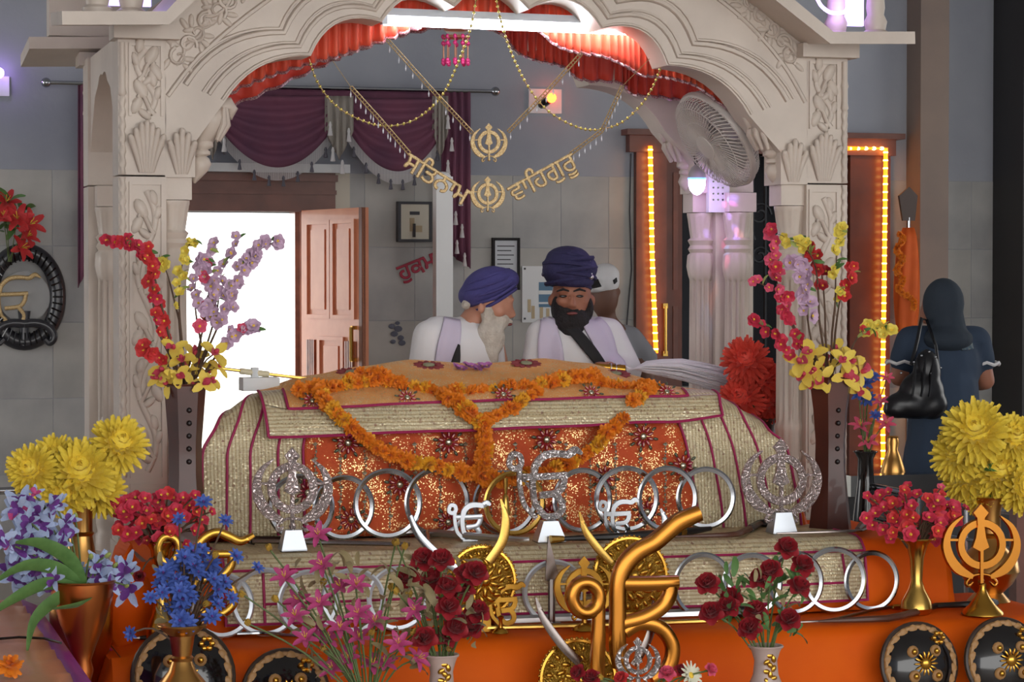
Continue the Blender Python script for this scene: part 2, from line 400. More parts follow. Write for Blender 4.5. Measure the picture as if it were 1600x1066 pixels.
# dark room beyond, with a grille
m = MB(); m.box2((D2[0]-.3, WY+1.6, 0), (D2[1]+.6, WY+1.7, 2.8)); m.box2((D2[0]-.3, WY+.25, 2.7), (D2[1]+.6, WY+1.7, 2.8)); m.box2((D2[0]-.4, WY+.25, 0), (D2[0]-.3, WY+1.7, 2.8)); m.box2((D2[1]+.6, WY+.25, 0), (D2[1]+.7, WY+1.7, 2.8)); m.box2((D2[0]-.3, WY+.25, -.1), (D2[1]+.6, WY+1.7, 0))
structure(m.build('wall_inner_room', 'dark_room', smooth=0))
gr = tag(thing('window_grille', 'dark scrolled iron grille in the doorway beyond the back right marble pillar', 'grille', P(1190, 660, WY+.15)), None)
mat('iron', (52, 54, 58), .45, .6)
for px in (1156, 1176, 1196): 
    m = MB(); a = P(px, 300, WY+.12); m.tube([(a.x, a.y, .9), (a.x, a.y, D2[2]-.02)], .012, 6); m.build('upright', 'iron', gr)
for (px, py, rr) in ((1187, 335, .075), (1187, 400, .06), (1210, 430, .05), (1165, 375, .06)):
    c = P(px, py, WY+.12); m = MB(); m.tube([c+Vector((math.cos(t*.42)*rr*(1-t*.035), 0, math.sin(t*.42)*rr*(1-t*.035))) for t in range(22)], .009, 5); m.build('scroll', 'iron', gr)
lo = P(1205, 540, WY+.1)
m = MB(); m.box2((D2[0]+.2, WY+.1, .88), (D2[1]-.2, WY+.16, .93)); m.build('sill_rail', 'iron', gr)
structure(MB().box2((x1+.02, WY+.05, 0), (D2[1]-.22, WY+.12, .86)).build('wall_dado', mat('dado_stone', (134, 134, 136), .5), smooth=0))
# ---------------------------------------------------------------- rope light round the doors
mat('amber_led', (255, 150, 30), .4, emit=((255, 122, 20), 2.6))
mat('amber_core', (255, 214, 120), .4, emit=((255, 196, 100), 10.0))
def rope_light(pts, label):
    q = [P(x, y, WY-.1) for x, y in pts]
    t = thing('rope_light', label, 'rope light', q[-1], 'amber rope lights round the double door')
    MB().tube(q, .0145, 8).build('tube', 'amber_led', t)
    bead = MB().ell((0, 0, 0), (.0165, .0165, .0115), 8, 5).mesh('led', 'amber_core', 180)
    for a, b in zip(q, q[1:]):
        n_ = int((b-a).length/.047)
        for i in range(n_): inst('led', bead, t, a.lerp(b, (i+.5)/n_))
rope_light([(1016, 228), (1019, 400), (1025, 552)], 'vertical amber rope light on the dark jamb behind the priests')
rope_light([(1322, 232), (1384, 232), (1381, 480), (1379, 600), (1380, 735)], 'cornered amber rope light down the jamb beside the woman with the black bag')
# ================================================================== marble canopy
DAIS = .15
UP, LOW = .64, .40           # heights of the two display steps
structure(MB().box2((-3.3, -2.8, 0), (2.4, 1.25, DAIS)).build('dais', 'marble', smooth=0))
pk = thing('marble_canopy', 'carved white marble canopy with scalloped arch over the draped bed', 'canopy', (0, .4, DAIS))
XL, XR, CW = -1.26, 1.225, .16
m = MB(); m.box2((-1.42, -.16, DAIS), (1.38, 1.06, .499)); m.build('plinth', 'marble', pk, 0)
MB().box2((-1.45, -.19, .45), (1.41, 1.09, .503)).build('plinth_cap', 'marble', pk, 0)
JZ = 1.855
def vine(mb, cx, y, z0, z1, w):
    """climbing leaf scroll in relief on a face at depth y"""
    L = z1-z0; n = max(2, int(L/.17)); pts = []
    for i in range(n*8+1):
        t = i/8; pts.append((cx+math.sin(t*math.pi)*w*.26, y, z0+L*i/(n*8)))
    mb.tube(pts, .0105, 6, flat=.9)
    for k in range(n):
        zc = z0+L*(k+.5)/n; s = 1 if k % 2 == 0 else -1
        mb.tube([(cx+s*w*(.22-.26*a), y-.002, zc-.05+b) for a, b in ((0, 0), (.5, .02), (1, .055), (1.5, .075), (1.75, .06), (1.6, .04))], [.010, .009, .008, .008, .007, .005], 6)
        for (dx, dz, a, r1, r2) in ((-.14, .035, .5, .036, .020), (-.25, -.02, -.5, .032, .018), (.16, .07, .2, .028, .016), (-.04, -.05, .9, .026, .014), (.27, .02, -.3, .026, .014)):
            mb.ell((cx+s*w*dx*1.15, y-.002, zc+dz), (r2, .011, r1), 8, 6, Matrix.Rotation(-s*a, 3, 'Y'))
def acanthus(mb, cx, y, z0, h, w, n=7):
    for i in range(n):
        a = (i-(n-1)/2)/((n-1)/2); hh = h*(1-.28*abs(a)**1.5)
        pts = [(cx+a*w*.18, y, z0), (cx+a*w*.30, y-.006, z0+hh*.45), (cx+a*w*.43, y-.012, z0+hh*.8), (cx+a*w*.5, y-.02, z0+hh*.98), (cx+a*w*.52, y-.014, z0+hh)]
        mb.tube(crom(pts, 3), [.006+.006*math.sin(math.pi*min(1, k/11)) for k in range(13)], 6)
def fluted(mb, cx, cy, prof, n=72, fl=12):
    rs = []
    for r, z, amp in prof:
        rs.append([Vector((cx+(r-amp*(.5+.5*math.cos(fl*2*math.pi*j/n)))*math.cos(2*math.pi*j/n), cy+(r-amp*(.5+.5*math.cos(fl*2*math.pi*j/n)))*math.sin(2*math.pi*j/n), z)) for j in range(n)])
    mb.rings(rs)
COLP = [(.062, .50, 0), (.062, .56, 0), (.054, .57, 0), (.06, .60, 0), (.06, .64, 0), (.052, .66, 0), (.056, .70, 0), (.056, .80, 0), (.050, .82, 0), (.053, .86, .004), (.053, .95, .004), (.058, .97, .002), (.050, .985, 0),
        (.052, 1.0, .012), (.050, 1.28, .012), (.049, 1.50, .012), (.050, 1.51, 0), (.055, 1.525, .002), (.062, 1.56, .004), (.058, 1.605, .004), (.047, 1.615, 0), (.056, 1.63, 0), (.047, 1.645, 0), (.057, 1.665, 0), (.046, 1.675, 0), (.050, 1.70, .004), (.058, 1.755, .004), (.060, 1.765, 0), (.060, 1.775, 0)]
COLM = {}
def rope(mb, x, y, z0, z1, r=.0105, n=10):
    k = int((z1-z0)/.009); rs = []
    for i in range(k+1):
        z = z0+(z1-z0)*i/k
        rs.append([Vector((x+(r+.0028*math.sin(2*math.pi*j/n*2+z*150))*math.cos(2*math.pi*j/n), y+(r+.0028*math.sin(2*math.pi*j/n*2+z*150))*math.sin(2*math.pi*j/n), z)) for j in range(n)])
    mb.rings(rs)
def pillar(cx, cy, sx, sy):
    fy = cy-sy*CW/2                     # outward face
    m = MB(); m.box2((cx-CW/2, cy-CW/2, .50), (cx+CW/2, cy+CW/2, JZ-.003)); m.box2((cx-CW/2-.012, cy-CW/2-.012, .50), (cx+CW/2+.012, cy+CW/2+.012, .62)); m.box2((cx-CW/2-.006, cy-CW/2-.006, .62), (cx+CW/2+.006, cy+CW/2+.006, .64))
    m.box2((cx-CW/2, cy-CW/2, JZ+.003), (cx+CW/2, cy+CW/2, 2.33))
    p = m.build('pillar', 'marble', pk, 0)
    m = MB()
    px0, px1 = (cx-CW/2+.035, cx+CW/2-.008) if sx > 0 else (cx-CW/2+.008, cx+CW/2-.035)
    yy = fy-sy*.004
    for za, zb in ((.84, JZ-.02), (JZ+.2, 2.3)):
        m.box2((px0, yy-.004, za), (px0+.010, yy+.004, zb)); m.box2((px1-.010, yy-.004, za), (px1, yy+.004, zb)); m.box2((px0+.0101, yy-.0038, zb-.01), (px1-.0101, yy+.004, zb-.0005))
    for za, zb in ((.66, .73), (.75, .82)):
        m.box2((px0, yy-.004, za), (px1, yy+.004, zb)); m.box2((px0+.015, yy-sy*.004-.004, za+.015), (px1-.015, yy-sy*.004+.004, zb-.015))
    m.build('panel_border', 'marble', p, 0)
    c = (px0+px1)/2; w = px1-px0
    m = MB(); vine(m, c, fy-sy*.003, .86, JZ-.05, w); m.build('vine_carving', 'marble', p, 60)
    m = MB(); vine(m, c, fy-sy*.003, JZ+.2, 2.28, w); m.build('vine_carving', 'marble', p, 60)
    m = MB(); acanthus(m, c, fy-sy*.004, JZ+.012, .17, w*.95); m.build('acanthus_carving', 'marble', p, 60)
    m = MB(); ox = cx-sx*(CW/2-.013)
    rope(m, ox, fy-sy*.002, .84, JZ-.005); rope(m, ox, fy-sy*.002, JZ+.005, 2.12); m.lathe([(.008, 2.12), (.015, 2.13), (.012, 2.15), (.012, 2.2), (.015, 2.21), (.011, 2.23), (.011, 2.3)], (ox, fy-sy*.002, 0), 10)
    m.build('rope_moulding', 'marble', p, 50)
    # engaged half columns towards the arches
    for (dx, dy) in ((sx*(CW/2+.03), 0), (0, sy*(CW/2+.03))):
        if 'c' not in COLM:
            q = MB(); fluted(q, 0, 0, COLP); COLM['c'] = q.mesh('fluted_column', 'marble', 50)
        inst('fluted_column', COLM['c'], pk, (cx+dx, cy+dy, 0))
        m = MB(); m.box((cx+dx*1.02, cy+dy*1.02, (1.775+JZ)/2), (.115, .115, JZ-1.775-.004)); m.build('abacus', 'marble', pk, 0)
for cx, sx in ((XL, 1), (XR, -1)):
    for cy, sy in ((-.02, 1), (.90, -1)): pillar(cx, cy, sx, sy)
# ---- scalloped arch
AY = -.10; AT = .16
cusps = [(352, 158), (486, 87), (597, 34), (710, 11), (826, 15), (939, 45), (1042, 102), (1170, 180)]
sag = [22, 28, 30, 32, 30, 28, 22]
ACX, ACY = 768, 330
def foils(k=1.0, n=9, ends=True):
    cs = [(ACX+(x-ACX)*k, ACY+(y-ACY)*k) for x, y in cusps]; out = []
    for (a, b), s in zip(zip(cs, cs[1:]), sag):
        mx, my = (a[0]+b[0])/2, (a[1]+b[1])/2; dx, dy = b[0]-a[0], b[1]-a[1]; L = math.hypot(dx, dy)
        nx, ny = dy/L, -dx/L
        if nx*(mx-ACX)+ny*(my-ACY) < 0: nx, ny = -nx, -ny
        s = s*k
        for i in range(n):
            t = i/n; h = s*4*t*(1-t); out.append((a[0]+dx*t+nx*h, a[1]+dy*t+ny*h))
    out.append(cs[-1]); return out
topline = [(1262, 72), (1300, 60), (1300, 45), (1222, -15), (1100, -110), (940, -180), (768, -205), (600, -195), (420, -110), (300, -25), (262, 18), (258, 40)]
outline = [(260, 276), (305, 276), (305, 222), (345, 180)]+foils()+[(1178, 200), (1220, 238), (1220, 289), (1258, 289)]+topline[2:]
m = MB()
inner = foils(); n_in = len(inner)
# stitch inner edge to a matching outer edge so every face stays a clean quad
def outer_pt(i):
    t = i/(n_in-1)
    path = [(258, 160), (258, 30), (300, -25), (420, -110), (600, -185), (768, -205), (940, -180), (1100, -110), (1222, -15), (1262, 40), (1262, 180)]
    seg = t*(len(path)-1); k = min(int(seg), len(path)-2); f = seg-k
    return (path[k][0]+(path[k+1][0]-path[k][0])*f, path[k][1]+(path[k+1][1]-path[k][1])*f)
A = [P(x, y, AY) for x, y in [(305, 277), (305, 222)]+inner+[(1220, 238), (1220, 288)]]
B = [P(x, y, AY) for x, y in [(258, 277), (258, 222)]+[outer_pt(i) for i in range(n_in)]+[(1262, 238), (1262, 288)]]
dY = Vector((0, AT, 0))
m.rings([[a, b, b+dY, a+dY] for a, b in zip(A, B)])
ARCH = m.mesh('arch', 'marble', 30)
def arch_at(dy, mirror):
    a = inst('arch', ARCH, pk, (0, dy, 0)); yy = AY+dy if not mirror else AY+dy+AT
    for k, r in ((1.012, .006), (1.062, .009), (1.085, .005), (1.15, .011), (1.175, .006)):
        mm = MB(); s = -1 if not mirror else 1
        f = foils(k)
        f = [q for q in f if 262 < q[0] < 1258]
        mm.tube([P(x, y, AY)+Vector((0, (yy-AY), 0)) for x, y in f], r, 6); mm.build('arch_moulding', 'marble', a, 60)
    if not mirror:
        mm = MB(); f = [(262, 150), (300, 100), (340, 62), (385, 25), (440, -15)]
        mm.tube([P(x, y, yy) for x, y in crom(f, 3)] if False else [P(c.x, c.y, yy) for c in crom([(x, y, 0) for x, y in f], 3)], .009, 6); mm.build('spandrel_moulding', 'marble', a, 60)
        mm = MB(); f = [(1100, -18), (1150, 20), (1195, 65), (1230, 110), (1258, 160)]
        mm.tube([P(c.x, c.y, yy) for c in crom([(x, y, 0) for x, y in f], 3)], .009, 6); mm.build('spandrel_moulding', 'marble', a, 60)
        for pts, sgn in (([(275, 95), (300, 60), (330, 25), (365, -5)], 1), ([(1240, 95), (1215, 55), (1180, 15), (1140, -20)], -1)):
            mm = MB()
            cp = crom([(x, y, 0) for x, y in pts], 8)
            mm.tube([P(c.x+6*math.sin(i*.7), c.y+6*math.cos(i*.7), yy) for i, c in enumerate(cp)], .007, 6)
            for i in range(2, len(cp), 4):
                c = P(cp[i].x, cp[i].y, yy); sp = [c+Vector((math.cos(t*.55+i)*.034*(1-t/15), -.003, math.sin(t*.55+i)*.034*(1-t/15))) for t in range(13)]
                mm.tube(sp, [.0075-.0003*t for t in range(13)], 6)
                for q in range(4): mm.ell(c+Vector((math.cos(q*1.7+i)*.05, 0, math.sin(q*1.7+i)*.05)), (.011, .008, .024), 7, 5, Matrix.Rotation(q*1.7+i, 3, 'Y'))
            mm.build('scroll_carving', 'marble', a, 60)
        for cxp, sx in ((284, 1), (1240, -1)):
            mm = MB(); c = P(cxp, 272 if sx > 0 else 284, yy); acanthus(mm, c.x, yy, c.z, .15, .085, 5); mm.build('acanthus_carving', 'marble', a, 60)
    return a
arch_at(0, False); arch_at(.92-.02, True)
# ---- scrolled brackets under the arch springing
q = MB()
prof = [(.004, 0, .01), (.018, .02, .016), (.032, .045, .026), (.037, .065, .030), (.030, .085, .03), (.020, .092, .03), (.030, .098, .034), (.030, .108, .034), (.022, .114, .034), (.034, .124, .04), (.034, .134, .04), (.030, .142, .042), (.046, .165, .052), (.060, .20, .062), (.062, .225, .066), (.052, .25, .072), (.036, .268, .08)]
q.rings([[Vector((off+r*math.cos(2*math.pi*j/18)*(1+.05*math.cos(7*2*math.pi*j/18) if z > .15 else 1), r*1.15*math.sin(2*math.pi*j/18), z)) for j in range(18)] for r, z, off in prof])
q.tube([(.06, 0, .20), (.085, 0, .245), (.105, 0, .268), (.125, 0, .272), (.135, 0, .255), (.128, 0, .24), (.116, 0, .244)], [.03, .03, .027, .025, .023, .018, .012], 10, flat=1.6)
for i in range(5):
    a = (i-2)*.45; q.tube([(.05+.045*math.cos(a), -.075*math.sin(a)*.9, .145), (.062+.062*math.cos(a), -.08*math.sin(a), .20), (.07+.05*math.cos(a), -.075*math.sin(a), .255)], [.006, .012, .007], 6)
BR = q.mesh('bracket', 'marble', 60)
for cx, sx in ((XL+CW/2, 1), (XR-CW/2, -1)):
    for dy in (-.02, .90):
        x = P(305, 277, -.02).x-.012 if sx > 0 else P(1220, 288, -.02).x+.006
        o = inst('bracket', BR, pk, (x, dy, JZ-.02), Quaternion((0, 0, 1), 0 if sx > 0 else math.pi))
# side arches
for cx in (XL, XR):
    m = MB(); ys = [.06+i*.76/16 for i in range(17)]
    lo = [(y, 1.98+.28*math.sin(math.pi*(i/16))**.6-.025*abs(math.sin(math.pi*i/16*5))) for i, y in enumerate(ys)]
    m.rings([[Vector((cx-.07, y, z)), Vector((cx+.07, y, z)), Vector((cx+.07, y, 2.33)), Vector((cx-.07, y, 2.33))] for y, z in lo]); m.build('side_arch', 'marble', pk, 30)
# ---- eaves
def eave(y0, y1):
    m = MB(); pts = [(97, 28), (262, 28), (300, -10), (420, -98), (600, -170), (768, -190), (940, -165), (1100, -100), (1222, -4), (1300, 59), (1430, 59)]
    q = [P(x, y, -.36) for x, y in pts]; rs = []
    for i, p in enumerate(q):
        t = q[min(i+1, len(q)-1)]-q[max(i-1, 0)]; t.normalize(); n_ = Vector((-t.z, 0, t.x)); h = .022
        rs.append([Vector((p.x, y0, p.z))-n_*h, Vector((p.x, y0, p.z))+n_*h, Vector((p.x, y1, p.z+.035))+n_*h, Vector((p.x, y1, p.z+.035))-n_*h])
    m.rings(rs); return m.build('eave', 'marble', pk, 0)
eave(-.36, .02); eave(1.24, .86)
for y0, y1 in ((-.16, -.02), (.92, 1.06)):
    MB().box2((XL-CW/2-.02, y0, 2.31), (XL+CW/2+.04, y1, 2.36)).build('eave_bed_mould', 'marble', pk, 0)
    MB().box2((XR-CW/2-.04, y0, 2.31), (XR+CW/2+.02, y1, 2.36)).build('eave_bed_mould', 'marble', pk, 0)
MB().box2((-1.47, .93, 2.42), (-1.19, 1.03, 2.75)).build('parapet_block', 'marble', pk, 0)
# roof slab with red lining
m = MB(); m.box2((-1.3, -.06, 2.80), (1.27, .95, 2.88)); m.build('roof_slab', 'marble', pk, 0)
# small turned posts standing on the eave corners
BP = MB().lathe([(.05, 0), (.05, .02), (.036, .03), (.042, .06), (.03, .085), (.034, .11), (.03, .16), (.042, .2), (.03, .22), (.036, .5)], n=16).mesh('turned_post', 'marble', 50)
for px, py, Y in ((1368, 44, -.18), (1306, 38, -.1), (152, 14, -.2), (205, 10, -.14)):
    b = P(px, py, Y); inst('turned_post', BP, pk, (b.x, Y, 2.37+(.01 if Y < 0 else 0)))
mat('violet_led', (220, 200, 255), .4, emit=((190, 150, 255), 14))
def led_chain(pts, Y, label):
    cp = [P(c.x, c.y, Y) for c in crom([(x, y, 0) for x, y in pts], 8)]
    t = thing('led_string', label, 'led string', cp[0], 'violet led strings on the canopy roof')
    MB().tube(cp, .003, 5).build('wire', 'white_paint', t)
    b = MB().ell((0, 0, 0), (.007, .007, .007), 6, 4).mesh('led', 'violet_led', 180)
    for p in cp[::1]: inst('led', b, t, p)
led_chain([(1275, -6), (1284, 10), (1300, 20), (1320, 18), (1326, 4), (1332, -10)], -.17, 'violet white led string round the turned post over the right eave')
mat('frosted_panel', (214, 205, 240), .4, emit=((190, 170, 255), 1.6))
for (xa, xb, ya, yb, Y, lb) in ((1322, 1350, -60, 40, -.06, 'lit lilac panel between the turned posts over the right eave'), (170, 236, -60, 8, -.06, 'lit lilac panel above the left eave corner')):
    a, b = P(xa, yb, Y), P(xb, ya, Y)
    o = MB().box2((a.x, Y, max(a.z, 2.385)), (b.x, Y+.02, b.z)).build('lit_panel', 'frosted_panel', None, 0, origin=(a.x, Y, 2.385)); tag(o, lb, 'light panel')
# ---- pleated red frills hung inside the arches
mat('frill_red', (226, 74, 48), .55, sheen=.3, var=(6, .6), rgb2=(200, 52, 40))
mat('frill_orange', (238, 98, 62), .55, sheen=.3, var=(6, .6), rgb2=(214, 66, 44))
mat('frill_trim', (150, 70, 96), .35, .5, var=(200, 1), rgb2=(220, 200, 200))
def frill(bottom, top_up, Y, mt, label):
    cp = crom([(x, y, 0) for x, y in bottom], 14); n_ = len(cp)
    t = thing('pleated_frill', label, 'frill', P(bottom[0][0], bottom[0][1], Y), 'red frills inside the canopy')
    rows = []
    for j in range(7):
        v = j/6; row = []
        for i, c in enumerate(cp):
            p = P(c.x, c.y-top_up*(1-v), Y); amp = .006+.014*v
            p.y += amp*math.sin(i*1.25+.5*math.sin(i*.21))+.01*v*math.sin(i*.13)
            if j == 6: p.z += .006*math.sin(i*1.25)
            row.append(p)
        rows.append(row)
    MB().grid(rows).build('cloth', mt, t, 180, thick=.003)
    MB().tube(rows[-1], .006, 5).build('trim', 'frill_trim', t)
frill([(330, 160), (390, 131), (440, 113), (500, 96), (545, 82), (600, 64), (650, 44), (710, 34), (768, 30), (826, 40), (866, 69), (903, 82), (944, 88), (975, 103), (1000, 116), (1031, 119), (1062, 126), (1090, 136), (1140, 172), (1190, 205)], 75, .13, 'frill_orange', 'orange red pleated frill behind the scalloped front arch')
frill([(300, 190), (400, 150), (500, 104), (560, 78), (640, 52), (720, 40), (780, 52), (806, 80), (840, 94), (878, 104), (906, 124), (969, 129), (987, 146), (1031, 152), (1100, 166), (1150, 190)], 85, .78, 'frill_red', 'deeper red pleated frill at the back of the canopy above the fan')
# ================================================================== draped steps and bed
mat('orange_cloth', (236, 104, 8), .6, spec=.15, var=(3, .5), rgb2=(224, 84, 6))
mat('magenta', (168, 30, 88), .6)
brocade('brocade_up', 'X'); brocade('brocade_along', 'Z')
sequin('sequin_orange', (206, 80, 34), (218, 102, 48), (236, 200, 140), .13, 300)
sequin('sequin_gold', (240, 170, 98), (246, 184, 114), (250, 232, 186), .13, 300)
mat('purple_cloth', (154, 48, 150), .45)
def lerp_keys(keys, u):
    if u <= keys[0][0]: return keys[0][1]
    for (a, b), (c, d) in zip(keys, keys[1:]):
        if u <= c:
            t = (u-a)/(c-a) if c > a else 0; t = t*t*(3-2*t)*.5+t*.5
            return b+(d-b)*t
    return keys[-1][1]
def sheet(rows, u0, u1, nu=40, sub=4, wob=.004):
    """grid through photo rows [(Y, [(px, py), ...]), ...] restricted to u0..u1"""
    out = []
    for Y, keys in rows:
        xa, xb = keys[0][0], keys[-1][0]; ks = [((x-xa)/(xb-xa), y) for x, y in keys]; row = []
        for i in range(nu+1):
            u = u0+(u1-u0)*i/nu; p = P(xa+(xb-xa)*u, lerp_keys(ks, u), Y); row.append(p)
        out.append(row)
    cols = [crom([out[r][i] for r in range(len(out))], sub) for i in range(nu+1)]
    g = []
    for r in range(len(cols[0])):
        row = []
        for i in range(nu+1):
            p = cols[i][r].copy(); q = noise.noise(p*7.0); p.y += wob*q*1.5; p.z += wob*.6*noise.noise(p*5+Vector((9, 1, 3))); row.append(p)
        g.append(row)
    return g
# ---- the two cloth-covered display steps
step = thing('display_steps', 'orange cloth covered stepped display in front of the canopy', 'display step', (0, -1.0, DAIS))
XA, XB = P(215, 850, -.75).x, P(1462, 850, -.75).x
def drape(x0, x1, prof, nx, fold, seed):
    rows = []
    for k, (y, z, f) in enumerate(prof):
        row = []
        for i in range(nx+1):
            x = x0+(x1-x0)*i/nx; e = min(i, nx-i)/nx
            yy = y-f*fold*(.6+.6*math.sin(x*9+seed)+.5*noise.noise(Vector((x*6, z*2, seed))))
            zz_ = z-(.02*(1-min(1, e/.03)) if k < 3 else 0)+.004*noise.noise(Vector((x*3, y*4, seed)))
            row.append(Vector((x, yy, max(zz_, DAIS+.003))))
        rows.append(row)
    return rows
def end_cap(rows, i, y_back):
    r = [row[i] for row in rows]; return r
for nm, x0, x1, prof, fold, sd in (('upper_step_cloth', XA, XB, [(-.17, UP, 0), (-.45, UP, 0), (-.74, UP, 0), (-.79, UP-.006, 0), (-.81, UP-.03, .2), (-.82, .55, .5), (-.835, .47, .8), (-.84, LOW+.004, .9)], .012, 1),
                                 ('lower_step_cloth', P(172, 990, -1.1).x, P(1690, 990, -1.1).x, [(-.5, LOW, 0), (-.8, LOW, 0), (-1.08, LOW, 0), (-1.135, LOW-.007, 0), (-1.155, LOW-.035, .2), (-1.165, .32, .5), (-1.175, .25, .8), (-1.18, DAIS+.003, .9)], .016, 4)):
    rows = drape(x0, x1, prof, 120, fold, sd); m = MB(); m.grid(rows)
    for i in (0, -1):                                   # closed ends that hang to the dais
        s_ = -1 if i == 0 else 1
        e1 = [row[i] for row in rows]; zb = LOW+.004 if 'upper' in nm else DAIS+.003
        e2 = [Vector((p.x+s_*.03, p.y, max(zb, p.z-.10))) for p in e1]; e3 = [Vector((p.x+s_*.045+.01*math.sin(p.y*40), p.y, zb)) for p in e1]
        m.grid([e1, e2, e3])
    m.build(nm, 'orange_cloth', step, 60)
MB().box2((XA+.02, -.785, DAIS), (XB-.02, -.2, UP-.012)).build('upper_step_frame', 'dark_wood', step, 0)
MB().box2((P(172, 990, -1.1).x+.03, -1.13, DAIS), (P(1690, 990, -1.1).x-.03, -.79, LOW-.012)).build('lower_step_frame', 'dark_wood', step, 0)
# bulging orange fold at the left end, with its brocade hem
m = MB(); rows = []
for j, (pts, Y) in enumerate([([(190, 838), (180, 870), (205, 930), (210, 985), (240, 1075)], -.62), ([(205, 850), (215, 880), (240, 930), (235, 985), (262, 1075)], -.86), ([(188, 880), (158, 915), (152, 962), (185, 1010), (218, 1075)], -.9), ([(176, 890), (150, 930), (148, 975), (165, 1020), (190, 1075)], -.72)]):
    rows.append([P(c.x, c.y, Y) for c in crom([(x, y, 0) for x, y in pts], 5)])
m.grid([[r[i] for r in rows] for i in range(len(rows[0]))]); m.build('side_fold', 'orange_cloth', step, 180, thick=.004)
m = MB(); L1 = [P(c.x, c.y, -.93) for c in crom([(150, 965, 0), (160, 1000, 0), (185, 1030, 0), (205, 1075, 0)], 5)]; L2 = [P(c.x, c.y, -.9) for c in crom([(158, 975, 0), (162, 1020, 0), (170, 1050, 0), (172, 1090, 0)], 5)]
m.grid([[a, a.lerp(b, .5)+Vector((0, -.01, 0)), b] for a, b in zip(L1, L2)]); m.build('hem', 'brocade_up', step, 180, thick=.003)
MB().tube([p+Vector((0, -.004, 0)) for p in L1], .004, 6).build('piping', 'magenta', step)
# brocade runner over the upper step
rn = thing('brocade_runner', 'beige gold brocade runner with magenta piping hanging over the orange step', 'cloth', P(800, 870, -.76))
def runner_pt(px, v):
    path = [(-.40, UP+.006), (-.65, UP+.006), (-.775, UP+.005), (-.812, UP-.008), (-.84, UP-.035), (-.855, .54), (-.867, .47), (-.873, .435)]
    s_ = v*(len(path)-1); k = min(int(s_), len(path)-2); f = s_-k
    y = path[k][0]+(path[k+1][0]-path[k][0])*f; z = path[k][1]+(path[k+1][1]-path[k][1])*f
    x = P(px, 900, -.78).x; y -= .006*math.sin(x*8+2)*max(0, v-.5)*2
    return Vector((x, y, z+.01*math.sin(x*2.1+.6)*max(0, v-.85)))
m = MB(); m.grid([[runner_pt(345+(1338-345)*i/70, v/20) for i in range(71)] for v in range(21)]); m.build('cloth', 'brocade_along', rn, 60, thick=.004)
pip = lambda pts: MB().tube([runner_pt(a, b)+Vector((0, -.006, .002)) for a, b in pts], .0045, 6).build('piping', 'magenta', rn)
lin = lambda a, b, va, vb, n_=30: [(a+(b-a)*i/n_, va+(vb-va)*i/n_) for i in range(n_+1)]
pip(lin(345, 1338, .58, .58)); pip(lin(405, 1307, .80, .80)); pip(lin(405, 405, .60, .97)); pip(lin(1303, 1307, .6, .92)); pip(lin(345, 1338, .985, .985)); pip(lin(1338, 1338, .1, 1)); pip(lin(345, 345, .1, 1))
# ---- bed under its covers
bed = thing('draped_bed', 'low bed draped in beige brocade with an orange sequined front panel', 'bed', P(780, 832, -.3))
bed_rows = [(-.425, [(311, 838), (1256, 838)]), (-.415, [(312, 790), (1250, 790)]), (-.405, [(313, 740), (1240, 740)]), (-.39, [(315, 704), (500, 696), (1080, 690), (1228, 696)]),
            (-.365, [(333, 672), (380, 656), (470, 655), (1075, 645), (1150, 648), (1205, 676)]), (-.28, [(345, 650), (390, 622), (470, 622), (1075, 620), (1125, 624), (1192, 660)]),
            (0, [(366, 642), (412, 613), (500, 612), (1060, 612), (1112, 618), (1172, 648)]), (.18, [(366, 650), (412, 626), (500, 626), (1060, 624), (1112, 628), (1160, 656)]), (.24, [(372, 700), (1150, 700)]), (.25, [(380, 770), (1140, 770)])]
UL, UR = .174, .827
for nm, a, b, mt, nu in (('side_panel', 0, UL, 'brocade_up', 16), ('front_panel', UL, UR, 'sequin_orange', 50), ('side_panel', UR, 1, 'brocade_up', 16)):
    MB().grid(sheet(bed_rows, a, b, nu)).build(nm, mt, bed, 180, thick=.006)
for u in (.003, .045, .084, .131, UL, UR, .868, .906, .948, .997):
    g = sheet(bed_rows, u, u+.0001, 1); pts = [r[0]+Vector((0, -.006, .003)) for r in g[:24]]
    MB().tube(pts, .0045, 6).build('piping', 'magenta', bed)
for u, s_ in ((0, -1), (1, 1)):                          # orange ends of the bed
    g = [r[0] for r in sheet(bed_rows, u, u+.0001, 1)]; base = [Vector((p.x+s_*.045*max(0, min(1, (1.0-p.z)/.35)), p.y*.75-.02, .61)) for p in g]
    MB().grid([[a.lerp(b, t)+Vector((s_*.02*math.sin(t*3.1), 0, 0)) for a, b in zip(g, base)] for t in (0, .3, .65, 1)]).build('end_cloth', 'orange_cloth', bed, 180, thick=.004)
MB().box2((P(340, 800, -.3).x+.06, -.34, .503), (P(1200, 800, -.3).x-.05, .16, .98)).build('frame', 'dark_wood', bed, 0)
